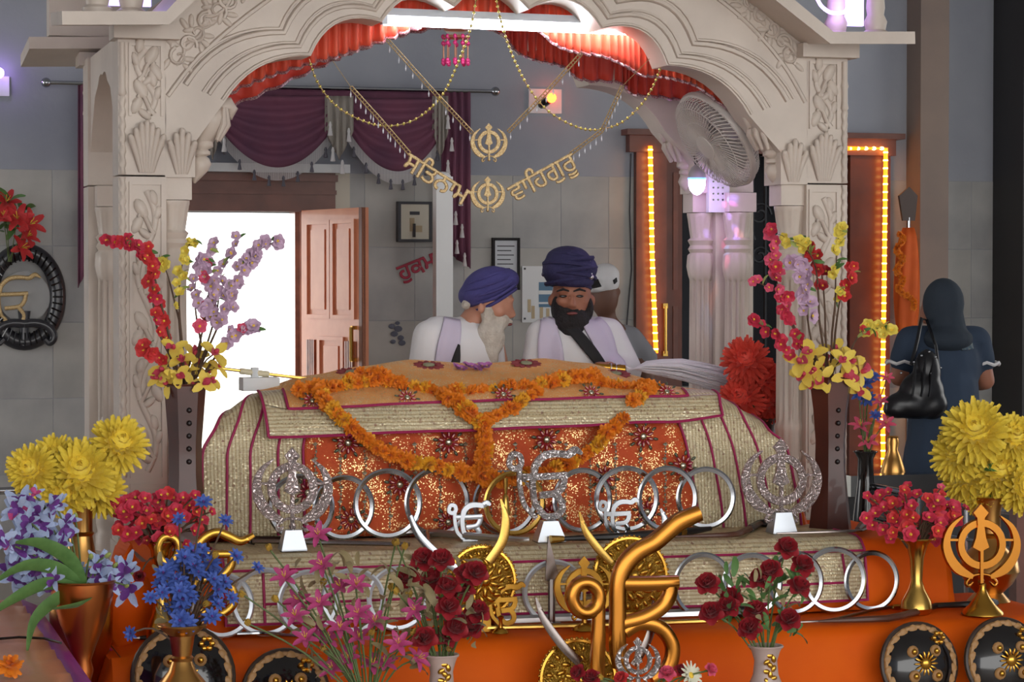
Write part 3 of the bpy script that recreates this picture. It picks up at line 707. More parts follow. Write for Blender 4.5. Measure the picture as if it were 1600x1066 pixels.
# jewelled motifs
mat('ruby', (170, 34, 62), .3, .3); mat('pearl_pink', (236, 190, 178), .3); mat('emerald_dull', (98, 104, 84), .35, .5); mat('rhinestone', (206, 200, 176), .2, .8)
def motif_mesh(n1=10, r1=.026, n2=8, r2=.046):
    m = MB(); R = lambda a: Matrix.Rotation(a, 3, 'Y')
    m.mi = 0; m.ell((0, -.004, 0), (.012, .006, .012), 8, 5)
    m.mi = 1
    for i in range(n1):
        a = 2*math.pi*i/n1; m.ell((math.sin(a)*r1, -.003, math.cos(a)*r1), (.0062, .005, .013), 6, 4, R(a))
    m.mi = 2
    for i in range(n1):
        a = 2*math.pi*i/n1; m.ell((math.sin(a)*r1*1.05, -.0065, math.cos(a)*r1*1.05), (.003, .003, .007), 5, 4, R(a))
    m.mi = 3
    for i in range(n2):
        a = 2*math.pi*i/n2+.2; m.ell((math.sin(a)*r2, -.003, math.cos(a)*r2), (.0055, .004, .010), 6, 4, R(a))
    return m.mesh('jewelled_motif', ['rhinestone', 'ruby', 'pearl_pink', 'emerald_dull'], 180)
MOT = motif_mesh()
for px, py in ((543, 692), (700, 691), (853, 687), (1004, 682), (624, 757), (944, 745), (1066, 728), (548, 812), (700, 816), (860, 806), (1010, 800), (480, 770)):
    inst('jewelled_motif', MOT, bed, P(px, py, -.402 if py < 712 else -.418)+Vector((0, -.006, 0)))
# sequin sprigs in vertical columns: too small to pick apart
m = MB(); rr = random.Random(11)
for k, px in enumerate(range(492, 1075, 39)):
    for j in range(24):
        py = 694+j*5.6; c = P(px+rr.uniform(-1.5, 1.5), py, -.4-.02*(py-694)/140)+Vector((0, -.008, 0)); w = .009 if j % 4 == 0 else .004; h = .005 if j % 2 else .008
        m.add([c+Vector((-w, 0, 0)), c+Vector((0, -.003, -h)), c+Vector((w, 0, 0)), c+Vector((0, -.003, h))], [(0, 1, 2, 3)])
tag(m.build('sequin_sprigs', 'rhinestone', bed, 0), kind='stuff')
# ---- top cover
tc_ = thing('top_cover', 'orange gold top cover with wide brocade border folded over the bed front', 'cloth', P(770, 640, -.3))
top_rows = [(-.447, [(419, 684), (470, 684), (560, 680), (700, 674), (742, 674), (850, 668), (1050, 660), (1128, 651)]), (-.435, [(416, 662), (470, 664), (700, 653), (1050, 642), (1125, 636)]),
            (-.405, [(412, 638), (455, 645), (550, 640), (700, 633), (1050, 624), (1122, 618)]), (-.33, [(406, 617), (450, 622), (560, 620), (700, 616), (850, 611), (1000, 609), (1115, 612)]),
            (-.17, [(402, 612), (475, 598), (560, 590), (640, 584), (760, 584), (850, 580), (930, 583), (1000, 597), (1060, 608), (1108, 612)]),
            (0, [(410, 609), (480, 588), (560, 574), (640, 565), (740, 570), (850, 562), (920, 569), (980, 586), (1040, 604), (1098, 611)]),
            (.10, [(420, 622), (500, 600), (560, 588), (640, 580), (740, 585), (850, 577), (920, 584), (980, 600), (1040, 616), (1090, 622)]), (.26, [(425, 690), (1085, 690)]), (.275, [(430, 740), (1080, 740)])]
g = sheet(top_rows, 0, 1, 90, 5, .007)
ia, ib = 5, 84; nb = 11
def sub(g, r0, r1, c0, c1): return [row[c0:c1+1] for row in g[r0:r1+1]]
MB().grid(sub(g, 0, nb, 0, 90)).build('border', 'brocade_along', tc_, 180, thick=.006)
MB().grid(sub(g, nb, 18, 0, ia)).build('border_end', 'brocade_up', tc_, 180, thick=.006)
MB().grid(sub(g, nb, 18, ib, 90)).build('border_end', 'brocade_up', tc_, 180, thick=.006)
MB().grid(sub(g, nb, len(g)-1, ia, ib)).build('centre', 'sequin_gold', tc_, 180, thick=.005)
MB().grid(sub(g, 18, len(g)-1, 0, ia)).build('side', 'sequin_gold', tc_, 180, thick=.005)
MB().grid(sub(g, 18, len(g)-1, ib, 90)).build('side', 'sequin_gold', tc_, 180, thick=.005)
of = Vector((0, -.006, .003))
for pts in ([p+of for p in g[0]], [p+of for p in g[nb][ia:ib+1]], [r[0]+of for r in g[:19]], [r[90]+of for r in g[:19]], [r[ia]+of for r in g[nb:19]], [r[ib]+of for r in g[nb:19]]):
    MB().tube(pts, .005, 6).build('piping', 'magenta', tc_)
MB().tube([p+of for p in g[5][2:89]], .0022, 5).build('piping', 'brocade_up', tc_)
for px, py in ((487, 632), (635, 627), (785, 622), (922, 619), (1040, 618)):
    inst('jewelled_motif', MOT, tc_, P(px, py, -.36)+Vector((0, -.012, .012)), Quaternion((1, 0, 0), -.7), .8)
FLAT = MB()
for i in range(12): a = i*math.pi/6; FLAT.ell((math.cos(a)*.04, math.sin(a)*.03, 0), (.018, .011, .004), 6, 4, Matrix.Rotation(a, 3, 'Z'))
FLAT = FLAT.mesh('woven_flower', mat('maroon', (140, 52, 56), .7), 180)
DISC = MB().ell((0, 0, 0), (.022, .018, .005), 12, 5).mesh('woven_centre', mat('grey_green', (142, 140, 110), .6), 180)
for px, py in ((668, 579), (820, 576), (548, 590), (960, 592)):
    c = P(px, py, -.08)+Vector((0, -.016, .018)); o = inst('woven_flower', FLAT, tc_, c, Quaternion((1, 0, 0), .32)); inst('woven_centre', DISC, tc_, c+Vector((0, -.003, .003)), Quaternion((1, 0, 0), .32))
# white microphone block with brass rod at the bed's left corner
mc = thing('white_clamp', 'white clamp block on the left bed corner holding a brass rod', 'clamp', P(405, 612, -.1))
a = P(405, 600, -.1); MB().box((a.x, -.1, a.z), (.125, .09, .045)).build('block', 'white_paint', mc, 0)
m = MB(); a = P(398, 588, -.1); m.tube([(a.x, -.1, a.z-.02), (a.x, -.1, a.z+.03)], .014, 8); m.build('stem', 'white_paint', mc)
MB().tube([P(375, 580, -.1), P(420, 585, -.1)], .011, 10).build('sleeve', mat('ivory', (226, 214, 180), .4), mc)
rd = MB().tube([P(330, 574, -.1), P(478, 592, -.1)], .006, 8).build('brass_rod', 'brass', None, origin=P(400, 583, -.1)); tag(rd, 'thin brass rod crossing the bright doorway above the bed corner', 'rod')
# ================================================================== steel rings, emblems, blades and shields
mat('gold', (206, 156, 66), .25, 1.0); mat('gold_deep', (186, 122, 50), .24, 1.0)
mat('silver', (214, 214, 216), .3, 1.0); mat('pale_metal', (206, 212, 220), .3, .7)
mat('old_steel', (150, 140, 136), .25, 1.0); mat('black_lacquer', (20, 17, 18), .12, coat=.6); mat('tan_paint', (176, 132, 82), .45)
mat('scabbard_black', (28, 24, 24), .35); mat('scabbard_brown', (88, 52, 38), .4)
def engraved(name, c1, c2, scale):
    m = bpy.data.materials.new(name); m.use_nodes = True; nt = m.node_tree; n = nt.nodes; l = nt.links; b = n['Principled BSDF']
    tc = n.new('ShaderNodeTexCoord'); nz = n.new('ShaderNodeTexNoise'); nz.inputs['Scale'].default_value = scale; nz.inputs['Detail'].default_value = 0
    l.new(tc.outputs['Object'], nz.inputs['Vector'])
    mu = n.new('ShaderNodeMath'); mu.operation = 'MULTIPLY'; l.new(nz.outputs['Fac'], mu.inputs[0]); mu.inputs[1].default_value = 42
    sn = n.new('ShaderNodeMath'); sn.operation = 'SINE'; l.new(mu.outputs[0], sn.inputs[0])
    w = n.new('ShaderNodeMapRange'); w.inputs['From Min'].default_value = -1; l.new(sn.outputs[0], w.inputs['Value'])
    l.new(ramp(nt, w.outputs['Result'], [(.2, c2), (.55, c1)]), b.inputs['Base Color']); b.inputs['Metallic'].default_value = .85; b.inputs['Roughness'].default_value = .32
    bp = n.new('ShaderNodeBump'); bp.inputs['Strength'].default_value = .9; bp.inputs['Distance'].default_value = .003
    l.new(w.outputs['Result'], bp.inputs['Height']); l.new(bp.outputs['Normal'], b.inputs['Normal']); MATS[name] = m
engraved('engraved_silver', (232, 228, 228), (176, 166, 168), 60)
engraved('engraved_rose', (226, 212, 210), (178, 160, 160), 60)
engraved('embossed_gold', (236, 194, 84), (190, 140, 50), 75)
US, LS = UP+.010, LOW+.004
# ---- steel throwing rings standing in two overlapping rows
def ring(cx, cy, r, w, zs, label, group, tilt=0, mt='steel'):
    p = PZ(cx, cy+r+w/2, zs); Y = min(p.y, -.49) if zs > .5 else max(min(p.y, -.90), -1.06)
    # keep the true round shape: centre above its standing point
    c = P(cx, cy, Y); s_ = SC(c); R_ = r*s_; hw = w*s_/2
    m = MB(); n_ = 44; rs = []
    for i in range(n_):
        a = 2*math.pi*i/n_; d = Vector((math.cos(a), 0, math.sin(a))); t = .0035
        rs.append([d*(R_+hw)+Vector((0, -.001, 0)), d*(R_+hw*.3)+Vector((0, -t, 0)), d*(R_-hw)+Vector((0, -.001, 0)), d*(R_-hw)+Vector((0, .002, 0)), d*(R_+hw)+Vector((0, .002, 0))])
    m.rings(rs, True, False, True)
    o = m.build('steel_ring', mt, None, 30); o.location = (c.x, Y, zs+R_+hw+.001); o.rotation_euler = (-.03, 0, tilt); tag(o, label, 'ring', group)
GU, GL = 'steel rings on the upper step', 'steel rings on the lower step'
for i, (cx, cy, r, lb) in enumerate([(470, 784, 49, 'steel ring half hidden behind the left silver khanda'), (537, 784, 47, 'steel ring just right of the left silver khanda'), (606, 783, 51, 'steel ring under the left sweep of marigold garland'), (683, 784, 51, 'steel ring whose top lies under the marigold garland'),
        (789, 786, 47, 'steel ring behind the brass bell'), (804, 787, 47, 'brassy ring behind the silver engraved emblem'), (910, 779, 47, 'steel ring just right of the silver engraved emblem'), (979, 780, 48, 'steel ring behind the small silver emblem on the right'), (1043, 780, 48, 'steel ring overlapping the orange panel and brocade edge'), (1103, 777, 45, 'rightmost steel ring of the upper row, against brocade')]):
    ring(cx, cy, r, 8, US, lb, GU, (-.12, .1, -.05, .13, -.1, .06, .1, -.12, .08, -.05)[i], 'brass' if i == 5 else 'steel')
for i, (cx, cy, r, lb) in enumerate([(348, 929, 47, 'steel ring behind the blue flowers on the lower step'), (415, 925, 50, 'leftmost fully visible steel ring of the lower row'), (482, 924, 47, 'lower row steel ring behind the magenta lilies stems'), (552, 920, 47, 'lower row steel ring between the magenta lilies'), (622, 916, 47, 'lower row steel ring behind the dark red roses'),
        (866, 920, 47, 'lower row steel ring behind the upright dagger'), (1098, 901, 48, 'lower row steel ring right of the big golden emblem'), (1175, 904, 46, 'lower row steel ring behind the tallest red roses'), (1243, 904, 46, 'lower row steel ring right of the red roses'), (1304, 903, 48, 'second steel ring from the right end of the lower row'), (1362, 902, 44, 'rightmost steel ring of the lower row, against orange cloth')]):
    ring(cx, cy, r, 8, LS, lb, GL, (.1, -.08, .12, -.1, .06, -.1, .1, -.07, .1, -.1, .05)[i], 'pale_metal' if i < 6 else 'steel')
# ---- khanda emblem: double-edged sword, ring and two curved blades
def khanda(parent, cx, cy, s, Y, th, mt):
    X = lambda x: cx+x*s
    Z = lambda y: cy+y*s
    m = MB(); bar(m, circ(cx, cy, 33*s, 34*s, 28), 13*s, Y, th, 1, closed=True); m.build('ring', mt, parent)
    m = MB(); plate(m, [(X(x), Z(y)) for x, y in ((0, -64), (12, -50), (6, -42), (5, -30), (8, -10), (13, 5), (0, 12), (-13, 5), (-8, -10), (-5, -30), (-6, -42), (-12, -50))], Y-th*.4, th)
    bar(m, [(X(0), Z(8)), (X(0), Z(62))], 6*s, Y-th*.3, th, 1); m.build('sword', mt, parent, 0)
    for e in (-1, 1):
        m = MB(); bar(m, [(X(e*30), Z(-45)), (X(e*48), Z(-28)), (X(e*56), Z(-4)), (X(e*51), Z(20)), (X(e*36), Z(40)), (X(e*14), Z(52))], [2*s, 9*s, 14*s, 17*s, 17*s, 8*s], Y, th, 5)
        bar(m, [(X(e*33), Z(-7)), (X(e*54), Z(-7))], 4*s, Y, th*.8, 1); m.build('curved_blade', mt, parent)
        m = MB(); bar(m, [(X(0), Z(47)), (X(e*14), Z(50)), (X(e*24), Z(60)), (X(e*21), Z(66)), (X(e*14), Z(60))], [4*s, 5*s, 5*s, 6*s, 3*s], Y, th, 5, True); m.build('hilt', mt, parent)
    m = MB(); m.ell(P(cx, cy+60*s, Y), (6*s*SC(P(cx, cy, Y)), th*.7, 6*s*SC(P(cx, cy, Y))), 10, 6); m.build('pommel', mt, parent)
def trap_base(parent, cx, y0, y1, wt, wb, Y, mt):
    a, b = P(cx, y0, Y), P(cx, y1, Y); s_ = SC(b); m = MB(); rs = []
    for z, w, d in ((b.z, wb, .035), (b.z+.004, wb, .035), (a.z, wt, .022)): rs.append([Vector((b.x-w*s_/2, Y-d, z)), Vector((b.x+w*s_/2, Y-d, z)), Vector((b.x+w*s_/2, Y+d, z)), Vector((b.x-w*s_/2, Y+d, z))])
    m.rings(rs); m.build('base', mt, parent, 0)
for cx, cy, yb, Y, lb in ((457, 770, 867, -.73, 'silver engraved khanda on a white stand at the bed left corner'), (1221, 763, 846, -.66, 'silver engraved khanda on a white stand beside the right wooden vase')):
    b = P(cx, yb, Y); dz = US-b.z
    t = thing('silver_khanda', lb, 'khanda emblem', (b.x, Y, US), 'pair of silver khandas')
    shift = -dz/SC(b)
    khanda(t, cx, cy+shift, 1.0, Y, .012, 'engraved_rose'); trap_base(t, cx, yb-32+shift, yb+shift, 26, 40, Y, 'pale_metal')
# ---- ek onkar emblems
SIL = [([(796, 728), (801, 718), (812, 720), (814, 733), (806, 741), (797, 737)], 9, True), ([(812, 738), (812, 765), (818, 795), (830, 811), (838, 819)], 8, False),
       ([(909, 717), (899, 711), (888, 718), (876, 717), (861, 717), (848, 722), (837, 735), (834, 750), (832, 765), (836, 795), (845, 806)], [5, 12, 12, 11, 12, 12, 12, 11, 10, 10, 9], False),
       ([(816, 754), (850, 753), (886, 751)], 11, False), ([(882, 752), (879, 768), (869, 779), (843, 783)], 11, False), ([(868, 780), (878, 796), (874, 812), (856, 817), (842, 806)], 11, False)]
def onkar(parent, box, Y, th, mt, rnd=False, src=SIL, sb=(790, 705, 912, 824), wk=1.0):
    fx_ = (box[2]-box[0])/(sb[2]-sb[0]); fy_ = (box[3]-box[1])/(sb[3]-sb[1]); names = ['numeral_ring', 'numeral_tail', 'flourish', 'top_bar', 'upper_curve', 'lower_curve']
    for (pts, w, cl), nm in zip(src, names):
        q = [(box[0]+(x-sb[0])*fx_, box[1]+(y-sb[1])*fy_) for x, y in pts]
        ww = [k*fx_*wk for k in w] if hasattr(w, '__len__') else w*fx_*wk
        m = MB(); bar(m, q, ww, Y, th*{'numeral_tail': .8, 'top_bar': .9, 'upper_curve': .86, 'lower_curve': .82}.get(nm, 1.0), 6, rnd, cl); m.build(nm, mt, parent, 40)
Y = -.70; b = P(858, 857, Y); sh = -(US-b.z)/SC(b)
t = thing('silver_ek_onkar', 'large silver engraved ek onkar emblem on a white stand before the bed', 'ek onkar emblem', (b.x, Y, US))
onkar(t, (790, 709+sh, 912, 826+sh), Y, .014, 'engraved_silver'); trap_base(t, 858, 825+sh, 857+sh, 24, 46, Y, 'pale_metal')
for box, Y, mt, lb in (((698, 783, 768, 846), -.62, 'pale_metal', 'small plain silver ek onkar in front of the left steel rings'), ((934, 778, 999, 840), -.60, 'steel', 'small plain silver ek onkar right of the large engraved one')):
    b = P((box[0]+box[2])/2, box[3], Y)
    t = thing('small_ek_onkar', lb, 'ek onkar emblem', (b.x, Y, US), 'small silver ek onkars'); onkar(t, box, Y, .006, mt, wk=1.3)
    m = MB(); m.tube([(b.x, Y, US), (b.x, Y, b.z+.01)], .004, 6); m.box((b.x, Y, US+.003), (.05, .03, .006)); m.build('foot', mt, t)
Y = -1.02
b = P(782, 992, Y); t = thing('small_gold_ek_onkar', 'small golden ek onkar on a round foot beside the dark red roses', 'ek onkar emblem', (b.x, Y, LS)); onkar(t, (753, 910, 822, 978), Y, .008, 'gold', wk=1.35)
s_ = SC(b); MB().lathe([(.026, LS), (.024, LS+.006), (.008, LS+.016), (.006, LS+.04), (.012, LS+.05), (.004, LS+.055)], (b.x, Y, 0), 14).build('foot', 'gold', t)
# large golden emblem in front
BIG = [([(893, 934), (902, 914), (920, 911), (934, 924), (934, 944), (920, 957), (903, 954)], 18, True), ([(922, 913), (932, 926), (935, 945), (935, 975), (934, 1010), (933, 1055)], [8, 14, 17, 18, 20, 20], False),
       ([(1092, 802), (1062, 815), (1042, 831), (1022, 848), (995, 863), (976, 884), (966, 912), (965, 960), (965, 1010), (970, 1042)], [22, 25, 24, 24, 25, 24, 22, 22, 22, 22], False),
       ([(966, 912), (1010, 912), (1058, 910)], [20, 20, 19], False), ([(1048, 912), (1045, 932), (1032, 950), (1005, 966), (968, 976)], [19, 20, 20, 21, 22], False), ([(975, 988), (1000, 974), (1030, 980), (1048, 1003), (1050, 1026), (1040, 1048), (1018, 1062)], [18, 19, 20, 20, 20, 20, 19], False)]
Y = -1.42; b = P(975, 1066, Y)
t = thing('golden_ek_onkar', 'big polished golden ek onkar sculpture standing in the front row', 'ek onkar emblem', (b.x, Y, DAIS)); onkar(t, (0, 0, 1600, 1066), Y, .05, 'gold_deep', True, BIG, (0, 0, 1600, 1066), 1.2)
m = MB(); a = P(934, 1052, Y); c = P(975, 1046, Y); m.box2((a.x-.03, Y-.05, DAIS), (c.x+.12, Y+.05, DAIS+.05)); m.tube([(a.x, Y, DAIS+.03), (a.x, Y, a.z+.02)], .019, 8); m.tube([(c.x, Y, DAIS+.03), (c.x, Y, c.z+.02)], .02, 8); m.build('base', 'gold_deep', t)
# half-hidden golden one at the left
Y = -.97; b = P(330, 960, Y)
t = thing('golden_ek_onkar', 'golden ek onkar half hidden behind the blue flowers', 'ek onkar emblem', (b.x, Y, LS))
onkar(t, (0, 0, 1600, 1066), Y, .03, 'gold', True, [([(247, 858), (256, 840), (272, 842), (279, 860), (268, 878), (253, 876)], 14, True), ([(279, 862), (281, 890), (281, 935)], 13, False), ([(396, 836), (376, 846), (356, 838), (338, 832), (318, 842), (306, 862), (303, 900), (306, 940)], [8, 14, 15, 14, 15, 15, 14, 13], False), ([(305, 866), (368, 866)], 13, False), ([(362, 868), (360, 886), (345, 900), (306, 908)], 14, False), ([(330, 905), (362, 920), (364, 945), (340, 962), (312, 955)], 14, False)], (0, 0, 1600, 1066))
m = MB(); m.lathe([(.075, LS), (.07, LS+.012), (.03, LS+.03), (.02, LS+.06)], (P(310, 950, Y).x, Y, 0), 16); m.build('base', 'gold', t)
# golden khanda in the middle and the large one at the right, small silver one in front
Y = -1.03; b = P(913, 985, Y); t = thing('golden_khanda', 'golden khanda behind the big golden emblem', 'khanda emblem', (b.x, Y, LS)); khanda(t, 913, 918, .76, Y, .01, 'gold')
MB().lathe([(.04, LS), (.036, LS+.008), (.01, LS+.022), (.008, LS+.06)], (b.x, Y, 0), 14).build('foot', 'gold', t)
Y = -1.05; b = P(1535, 975, Y); sh = -(LS-b.z)/SC(b)
t = thing('golden_khanda', 'tall golden khanda on a bell foot at the right end of the steps', 'khanda emblem', (b.x, Y, LS)); khanda(t, 1533, 866+sh, .98, Y, .014, 'gold_deep')
MB().lathe([(.070, LS), (.068, LS+.008), (.045, LS+.03), (.022, LS+.06), (.010, LS+.085), (.012, LS+.10)], (b.x, Y, 0), 20).build('bell_foot', 'gold', t)
Y = -1.52; b = P(997, 1066, Y); t = thing('small_silver_khanda', 'small silver filigree khanda in front of the big golden emblem', 'khanda emblem', (b.x, Y, DAIS)); khanda(t, 997, 1032, .56, Y, .008, 'engraved_silver')
m = MB(); m.tube([(b.x, Y, DAIS), (b.x, Y, b.z+.01)], .008, 8); m.lathe([(.05, DAIS), (.04, DAIS+.02), (.01, DAIS+.03)], (b.x, Y, 0), 12); m.build('foot', 'silver', t)
# ---- golden shields with paired blades
def gold_shield(cx, cy, r, Y, blades, label, zs):
    c = P(cx, cy, Y); s_ = SC(c); R_ = r*s_
    t = thing('golden_shield', label, 'shield', (c.x, Y, zs), 'golden shields with paired blades')
    rot = Matrix.Rotation(math.pi/2-.12, 3, 'X')
    MB().lathe([(R_*.02, .045), (R_*.2, .043), (R_*.45, .036), (R_*.7, .024), (R_*.9, .008), (R_*.92, .004), (R_*.92, -.004), (R_*.5, -.004)], c, 36, rot).build('dish', 'embossed_gold', t, 50)
    m = MB(); m.tube([c+rot @ Vector((math.cos(2*math.pi*i/40)*R_*.95, math.sin(2*math.pi*i/40)*R_*.95, .006)) for i in range(40)], .007, 6, closed=True); m.build('rim', 'gold', t)
    bd = MB().ell((0, 0, 0), (.005, .005, .005), 6, 4).mesh('rim_bead', 'gold', 180)
    for i in range(48): inst('rim_bead', bd, t, c+rot @ Vector((math.cos(2*math.pi*i/48)*R_, math.sin(2*math.pi*i/48)*R_, .01)))
    MB().ell(c+rot @ Vector((0, 0, .05)), (.018, .012, .018), 10, 6).build('boss', 'gold', t)
    m = MB()
    for n_, f, z, a_, b_ in ((10, .30, .042, .020, .009), (14, .52, .034, .018, .009), (20, .76, .020, .014, .008)):
        for i in range(n_):
            an = 2*math.pi*i/n_+f; m.ell(c+rot @ Vector((math.cos(an)*R_*f, math.sin(an)*R_*f, z)), (a_, b_, .006), 7, 5, rot @ Matrix.Rotation(an+(.7 if n_ == 14 else 0), 3, 'Z'))
    m.build('floral_relief', 'gold', t, 60)
    for pts, w, mt in blades:
        m = MB(); bar(m, pts, w, Y-.045, .005, 6); m.build('blade', mt, t, 40)
    zf = c.z-R_
    if zf-zs > .004: MB().box2((c.x-.03, Y-.005, zs), (c.x+.03, Y+.02, zf+.03)).build('prop', 'gold', t, 0)
gold_shield(752, 908, 56, -.99, [([(782, 780), (790, 812), (785, 846), (764, 878)], [3, 13, 15, 15], 'brass'), ([(641, 806), (654, 836), (684, 868), (717, 892)], [8, 12, 14, 12], 'steel')], 'golden embossed shield behind the dark red roses with two blades', LS)
gold_shield(984, 900, 62, -.97, [([(905, 800), (915, 830), (935, 858), (956, 880)], [3, 11, 13, 10], 'brass'), ([(1032, 795), (1040, 818), (1032, 842), (1017, 864)], [3, 13, 12, 6], 'steel')], 'golden embossed shield behind the big golden emblem', LS)
gold_shield(902, 1062, 64, -1.30, [([(837, 934), (850, 968), (878, 1008), (906, 1036)], [3, 12, 14, 14], 'old_steel'), ([(1020, 938), (1020, 975), (1008, 1010), (990, 1040)], [3, 12, 13, 12], 'old_steel')], 'golden embossed shield at the foot of the big golden emblem', DAIS)
m = MB(); Y = -.92; plate(m, [(857, 838), (874, 903), (866, 910), (852, 908)], Y, .008); a = P(862, 905, Y); m.tube([a, (a.x, Y, LS+.01)], .012, 8); m.box((a.x, Y, LS+.006), (.05, .04, .012)); o = m.build('upright_dagger', 'old_steel', None, 0, origin=(a.x, Y, LS)); tag(o, 'dull steel dagger blade standing point up before the white stand', 'dagger')
# ---- black lacquered shields leaning at the foot of the steps
def black_shield(cx, cy, r, label, Y=-1.25):
    c = P(cx, cy, Y); R_ = r*SC(c); rot = Matrix.Rotation(math.pi/2-.2, 3, 'X')
    dz = (DAIS+.004)-(c.z-R_*math.cos(.2)); 
    t = thing('black_shield', label, 'shield', (c.x, Y, DAIS), 'black lacquered shields')
    if dz > 0: c = c+Vector((0, 0, dz))
    else: MB().box2((c.x-.08, Y-.02, DAIS), (c.x+.08, Y+.03, c.z-R_*.97)).build('prop', 'dark_wood', t, 0)
    MB().lathe([(R_*.02, .055), (R_*.3, .052), (R_*.6, .04), (R_*.85, .018), (R_*.96, .004), (R_*.96, -.004), (R_*.4, -.004)], c, 40, rot).build('dome', 'black_lacquer', t, 50)
    MB().tube([c+rot @ Vector((math.cos(2*math.pi*i/40)*R_*.97, math.sin(2*math.pi*i/40)*R_*.97, .004)) for i in range(40)], .010, 8, closed=True).build('rim', mat('dark_rim', (58, 42, 32), .4), t)
    MB().tube([c+rot @ Vector((math.cos(2*math.pi*i/40)*R_*.90, math.sin(2*math.pi*i/40)*R_*.90, .013)) for i in range(40)], .008, 6, closed=True).build('painted_band', 'tan_paint', t)
    sc_ = MB().ell((0, 0, 0), (.017, .006, .017), 8, 5).mesh('scallop', 'tan_paint', 180)
    for i in range(20):
        a = 2*math.pi*(i+.5)/20; inst('scallop', sc_, t, c+rot @ Vector((math.cos(a)*R_*.85, math.sin(a)*R_*.85, .016)))
    for i in range(4):
        a = math.pi/4+i*math.pi/2; p = c+rot @ Vector((math.cos(a)*R_*.42, math.sin(a)*R_*.42, .048))
        MB().ell(p, (.020, .012, .020), 12, 6).build('boss', 'tan_paint', t); MB().ell(p+Vector((0, -.012, .002)), (.010, .008, .010), 10, 5).build('boss_stud', 'gold', t)
    m = MB(); p = c+rot @ Vector((0, 0, .055))
    for k in range(14): a = 2*math.pi*k/14; m.ell(p+Vector((math.cos(a)*.028, -.003, math.sin(a)*.028)), (.004, .004, .013), 6, 4, Matrix.Rotation(math.pi/2-a, 3, 'Y'))
    m.ell(p, (.02, .012, .02), 12, 6); m.build('sun_ornament', 'gold', t)
    m = MB(); p = c+rot @ Vector((R_*.45, R_*.62, .035))
    for k in range(6): a = k*math.pi/3; m.ell(p+Vector((math.cos(a)*.016, -.004, math.sin(a)*.016)), (.009, .006, .009), 6, 4)
    m.build('gilt_flower', 'gold', t)
black_shield(286, 1058, 80, 'black lacquered shield behind the brass vase of blue flowers'); black_shield(446, 1084, 68, 'black lacquered shield beside the magenta lilies')
black_shield(1435, 1064, 64, 'black lacquered shield at the foot of the right steps'); black_shield(1568, 1046, 66, 'rightmost black lacquered shield, under the tall golden khanda', -1.29)
# ---- swords and scabbards lying on the steps
def lying(parts, z, label, name='sword'):
    pts0 = [q for _, pp, _, _ in parts for q in pp]
    base = PZ(pts0[0][0], pts0[0][1], z)
    t = thing(name, label, 'sword', (base.x, base.y, z-.012), 'swords laid out on the steps')
    for nm, pp, rad, mt in parts:
        rr_ = rad if hasattr(rad, '__len__') else [rad]*len(pp)
        cp = crom([(x, y, r_) for (x, y), r_ in zip(pp, rr_)], 4); q = []
        for c in cp:
            w = PZ(c.x, c.y, z); lim = (-.79, -.45) if z > .5 else (-1.14, -.90); w.y = max(lim[0], min(lim[1], w.y)); q.append(w)
        MB().tube(q, [max(.002, c.z) for c in cp], 8).build(nm, mt, t)
zu, zl = US+.012, LS+.012
lying([('scabbard', [(395, 846), (520, 848), (640, 851)], [.008, .009, .007], 'old_steel'), ('hilt', [(352, 838), (375, 843), (396, 846)], [.012, .009, .012], 'scabbard_black')], zu, 'long steel scabbard lying behind the left white stand')
lying([('scabbard', [(672, 832), (740, 838), (830, 844)], [.012, .012, .008], 'silver'), ('hilt', [(603, 822), (630, 824), (660, 830)], [.016, .011, .013], 'silver'), ('guard', [(664, 818), (667, 832), (670, 846)], [.005, .009, .005], 'old_steel'), ('grip_ball', [(598, 820), (604, 822)], [.012, .02], 'old_steel')], zu+.006, 'ornate silver hilted sword before the steel rings')
lying([('scabbard', [(880, 842), (980, 838), (1060, 832), (1110, 826)], [.008, .014, .015, .008], 'scabbard_black'), ('band', [(1060, 832), (1068, 831)], .017, 'brass'), ('hilt', [(860, 843), (880, 842)], [.014, .010], 'brass')], zu, 'black scabbard lying behind the golden flourish')
lying([('blade', [(1080, 848), (1130, 842), (1172, 826), (1200, 812)], [.003, .008, .011, .006], 'scabbard_brown'), ('hilt', [(1172, 826), (1185, 818), (1204, 808)], [.014, .012, .02], 'scabbard_black')], zu, 'brown curved dagger beside the right silver khanda')
lying([('blade', [(1268, 848), (1320, 838), (1365, 822)], [.003, .006, .004], 'old_steel'), ('hilt', [(1340, 828), (1352, 818), (1364, 816)], [.01, .016, .006], 'scabbard_brown')], zu, 'thin dark dagger lying near the right wooden vase')
lying([('scabbard', [(745, 957), (860, 955), (980, 952), (1090, 948)], .018, 'silver'), ('chape', [(1090, 948), (1140, 948), (1172, 946)], [.02, .018, .008], 'scabbard_black'), ('locket', [(1090, 948), (1098, 948)], .021, 'steel')], zl+.006, 'thick silver scabbard lying behind the golden emblem')
lying([('shaft', [(730, 982), (900, 978), (1120, 970)], .008, 'brass'), ('ferrule', [(722, 982), (732, 982)], .012, 'old_steel')], zl, 'thin brass shaft lying along the lower step')
lying([('shaft', [(362, 984), (420, 990), (486, 996)], [.006, .007, .004], 'steel'), ('tip', [(486, 996), (500, 997)], [.005, .002], 'steel')], zl, 'bright thin steel rod under the lower left rings')
lying([('scabbard', [(206, 984), (250, 986), (290, 990)], [.006, .012, .012], 'scabbard_black'), ('tip', [(196, 984), (206, 984)], [.003, .007], 'old_steel')], zl, 'black scabbard tip lying behind the brass flower vase')
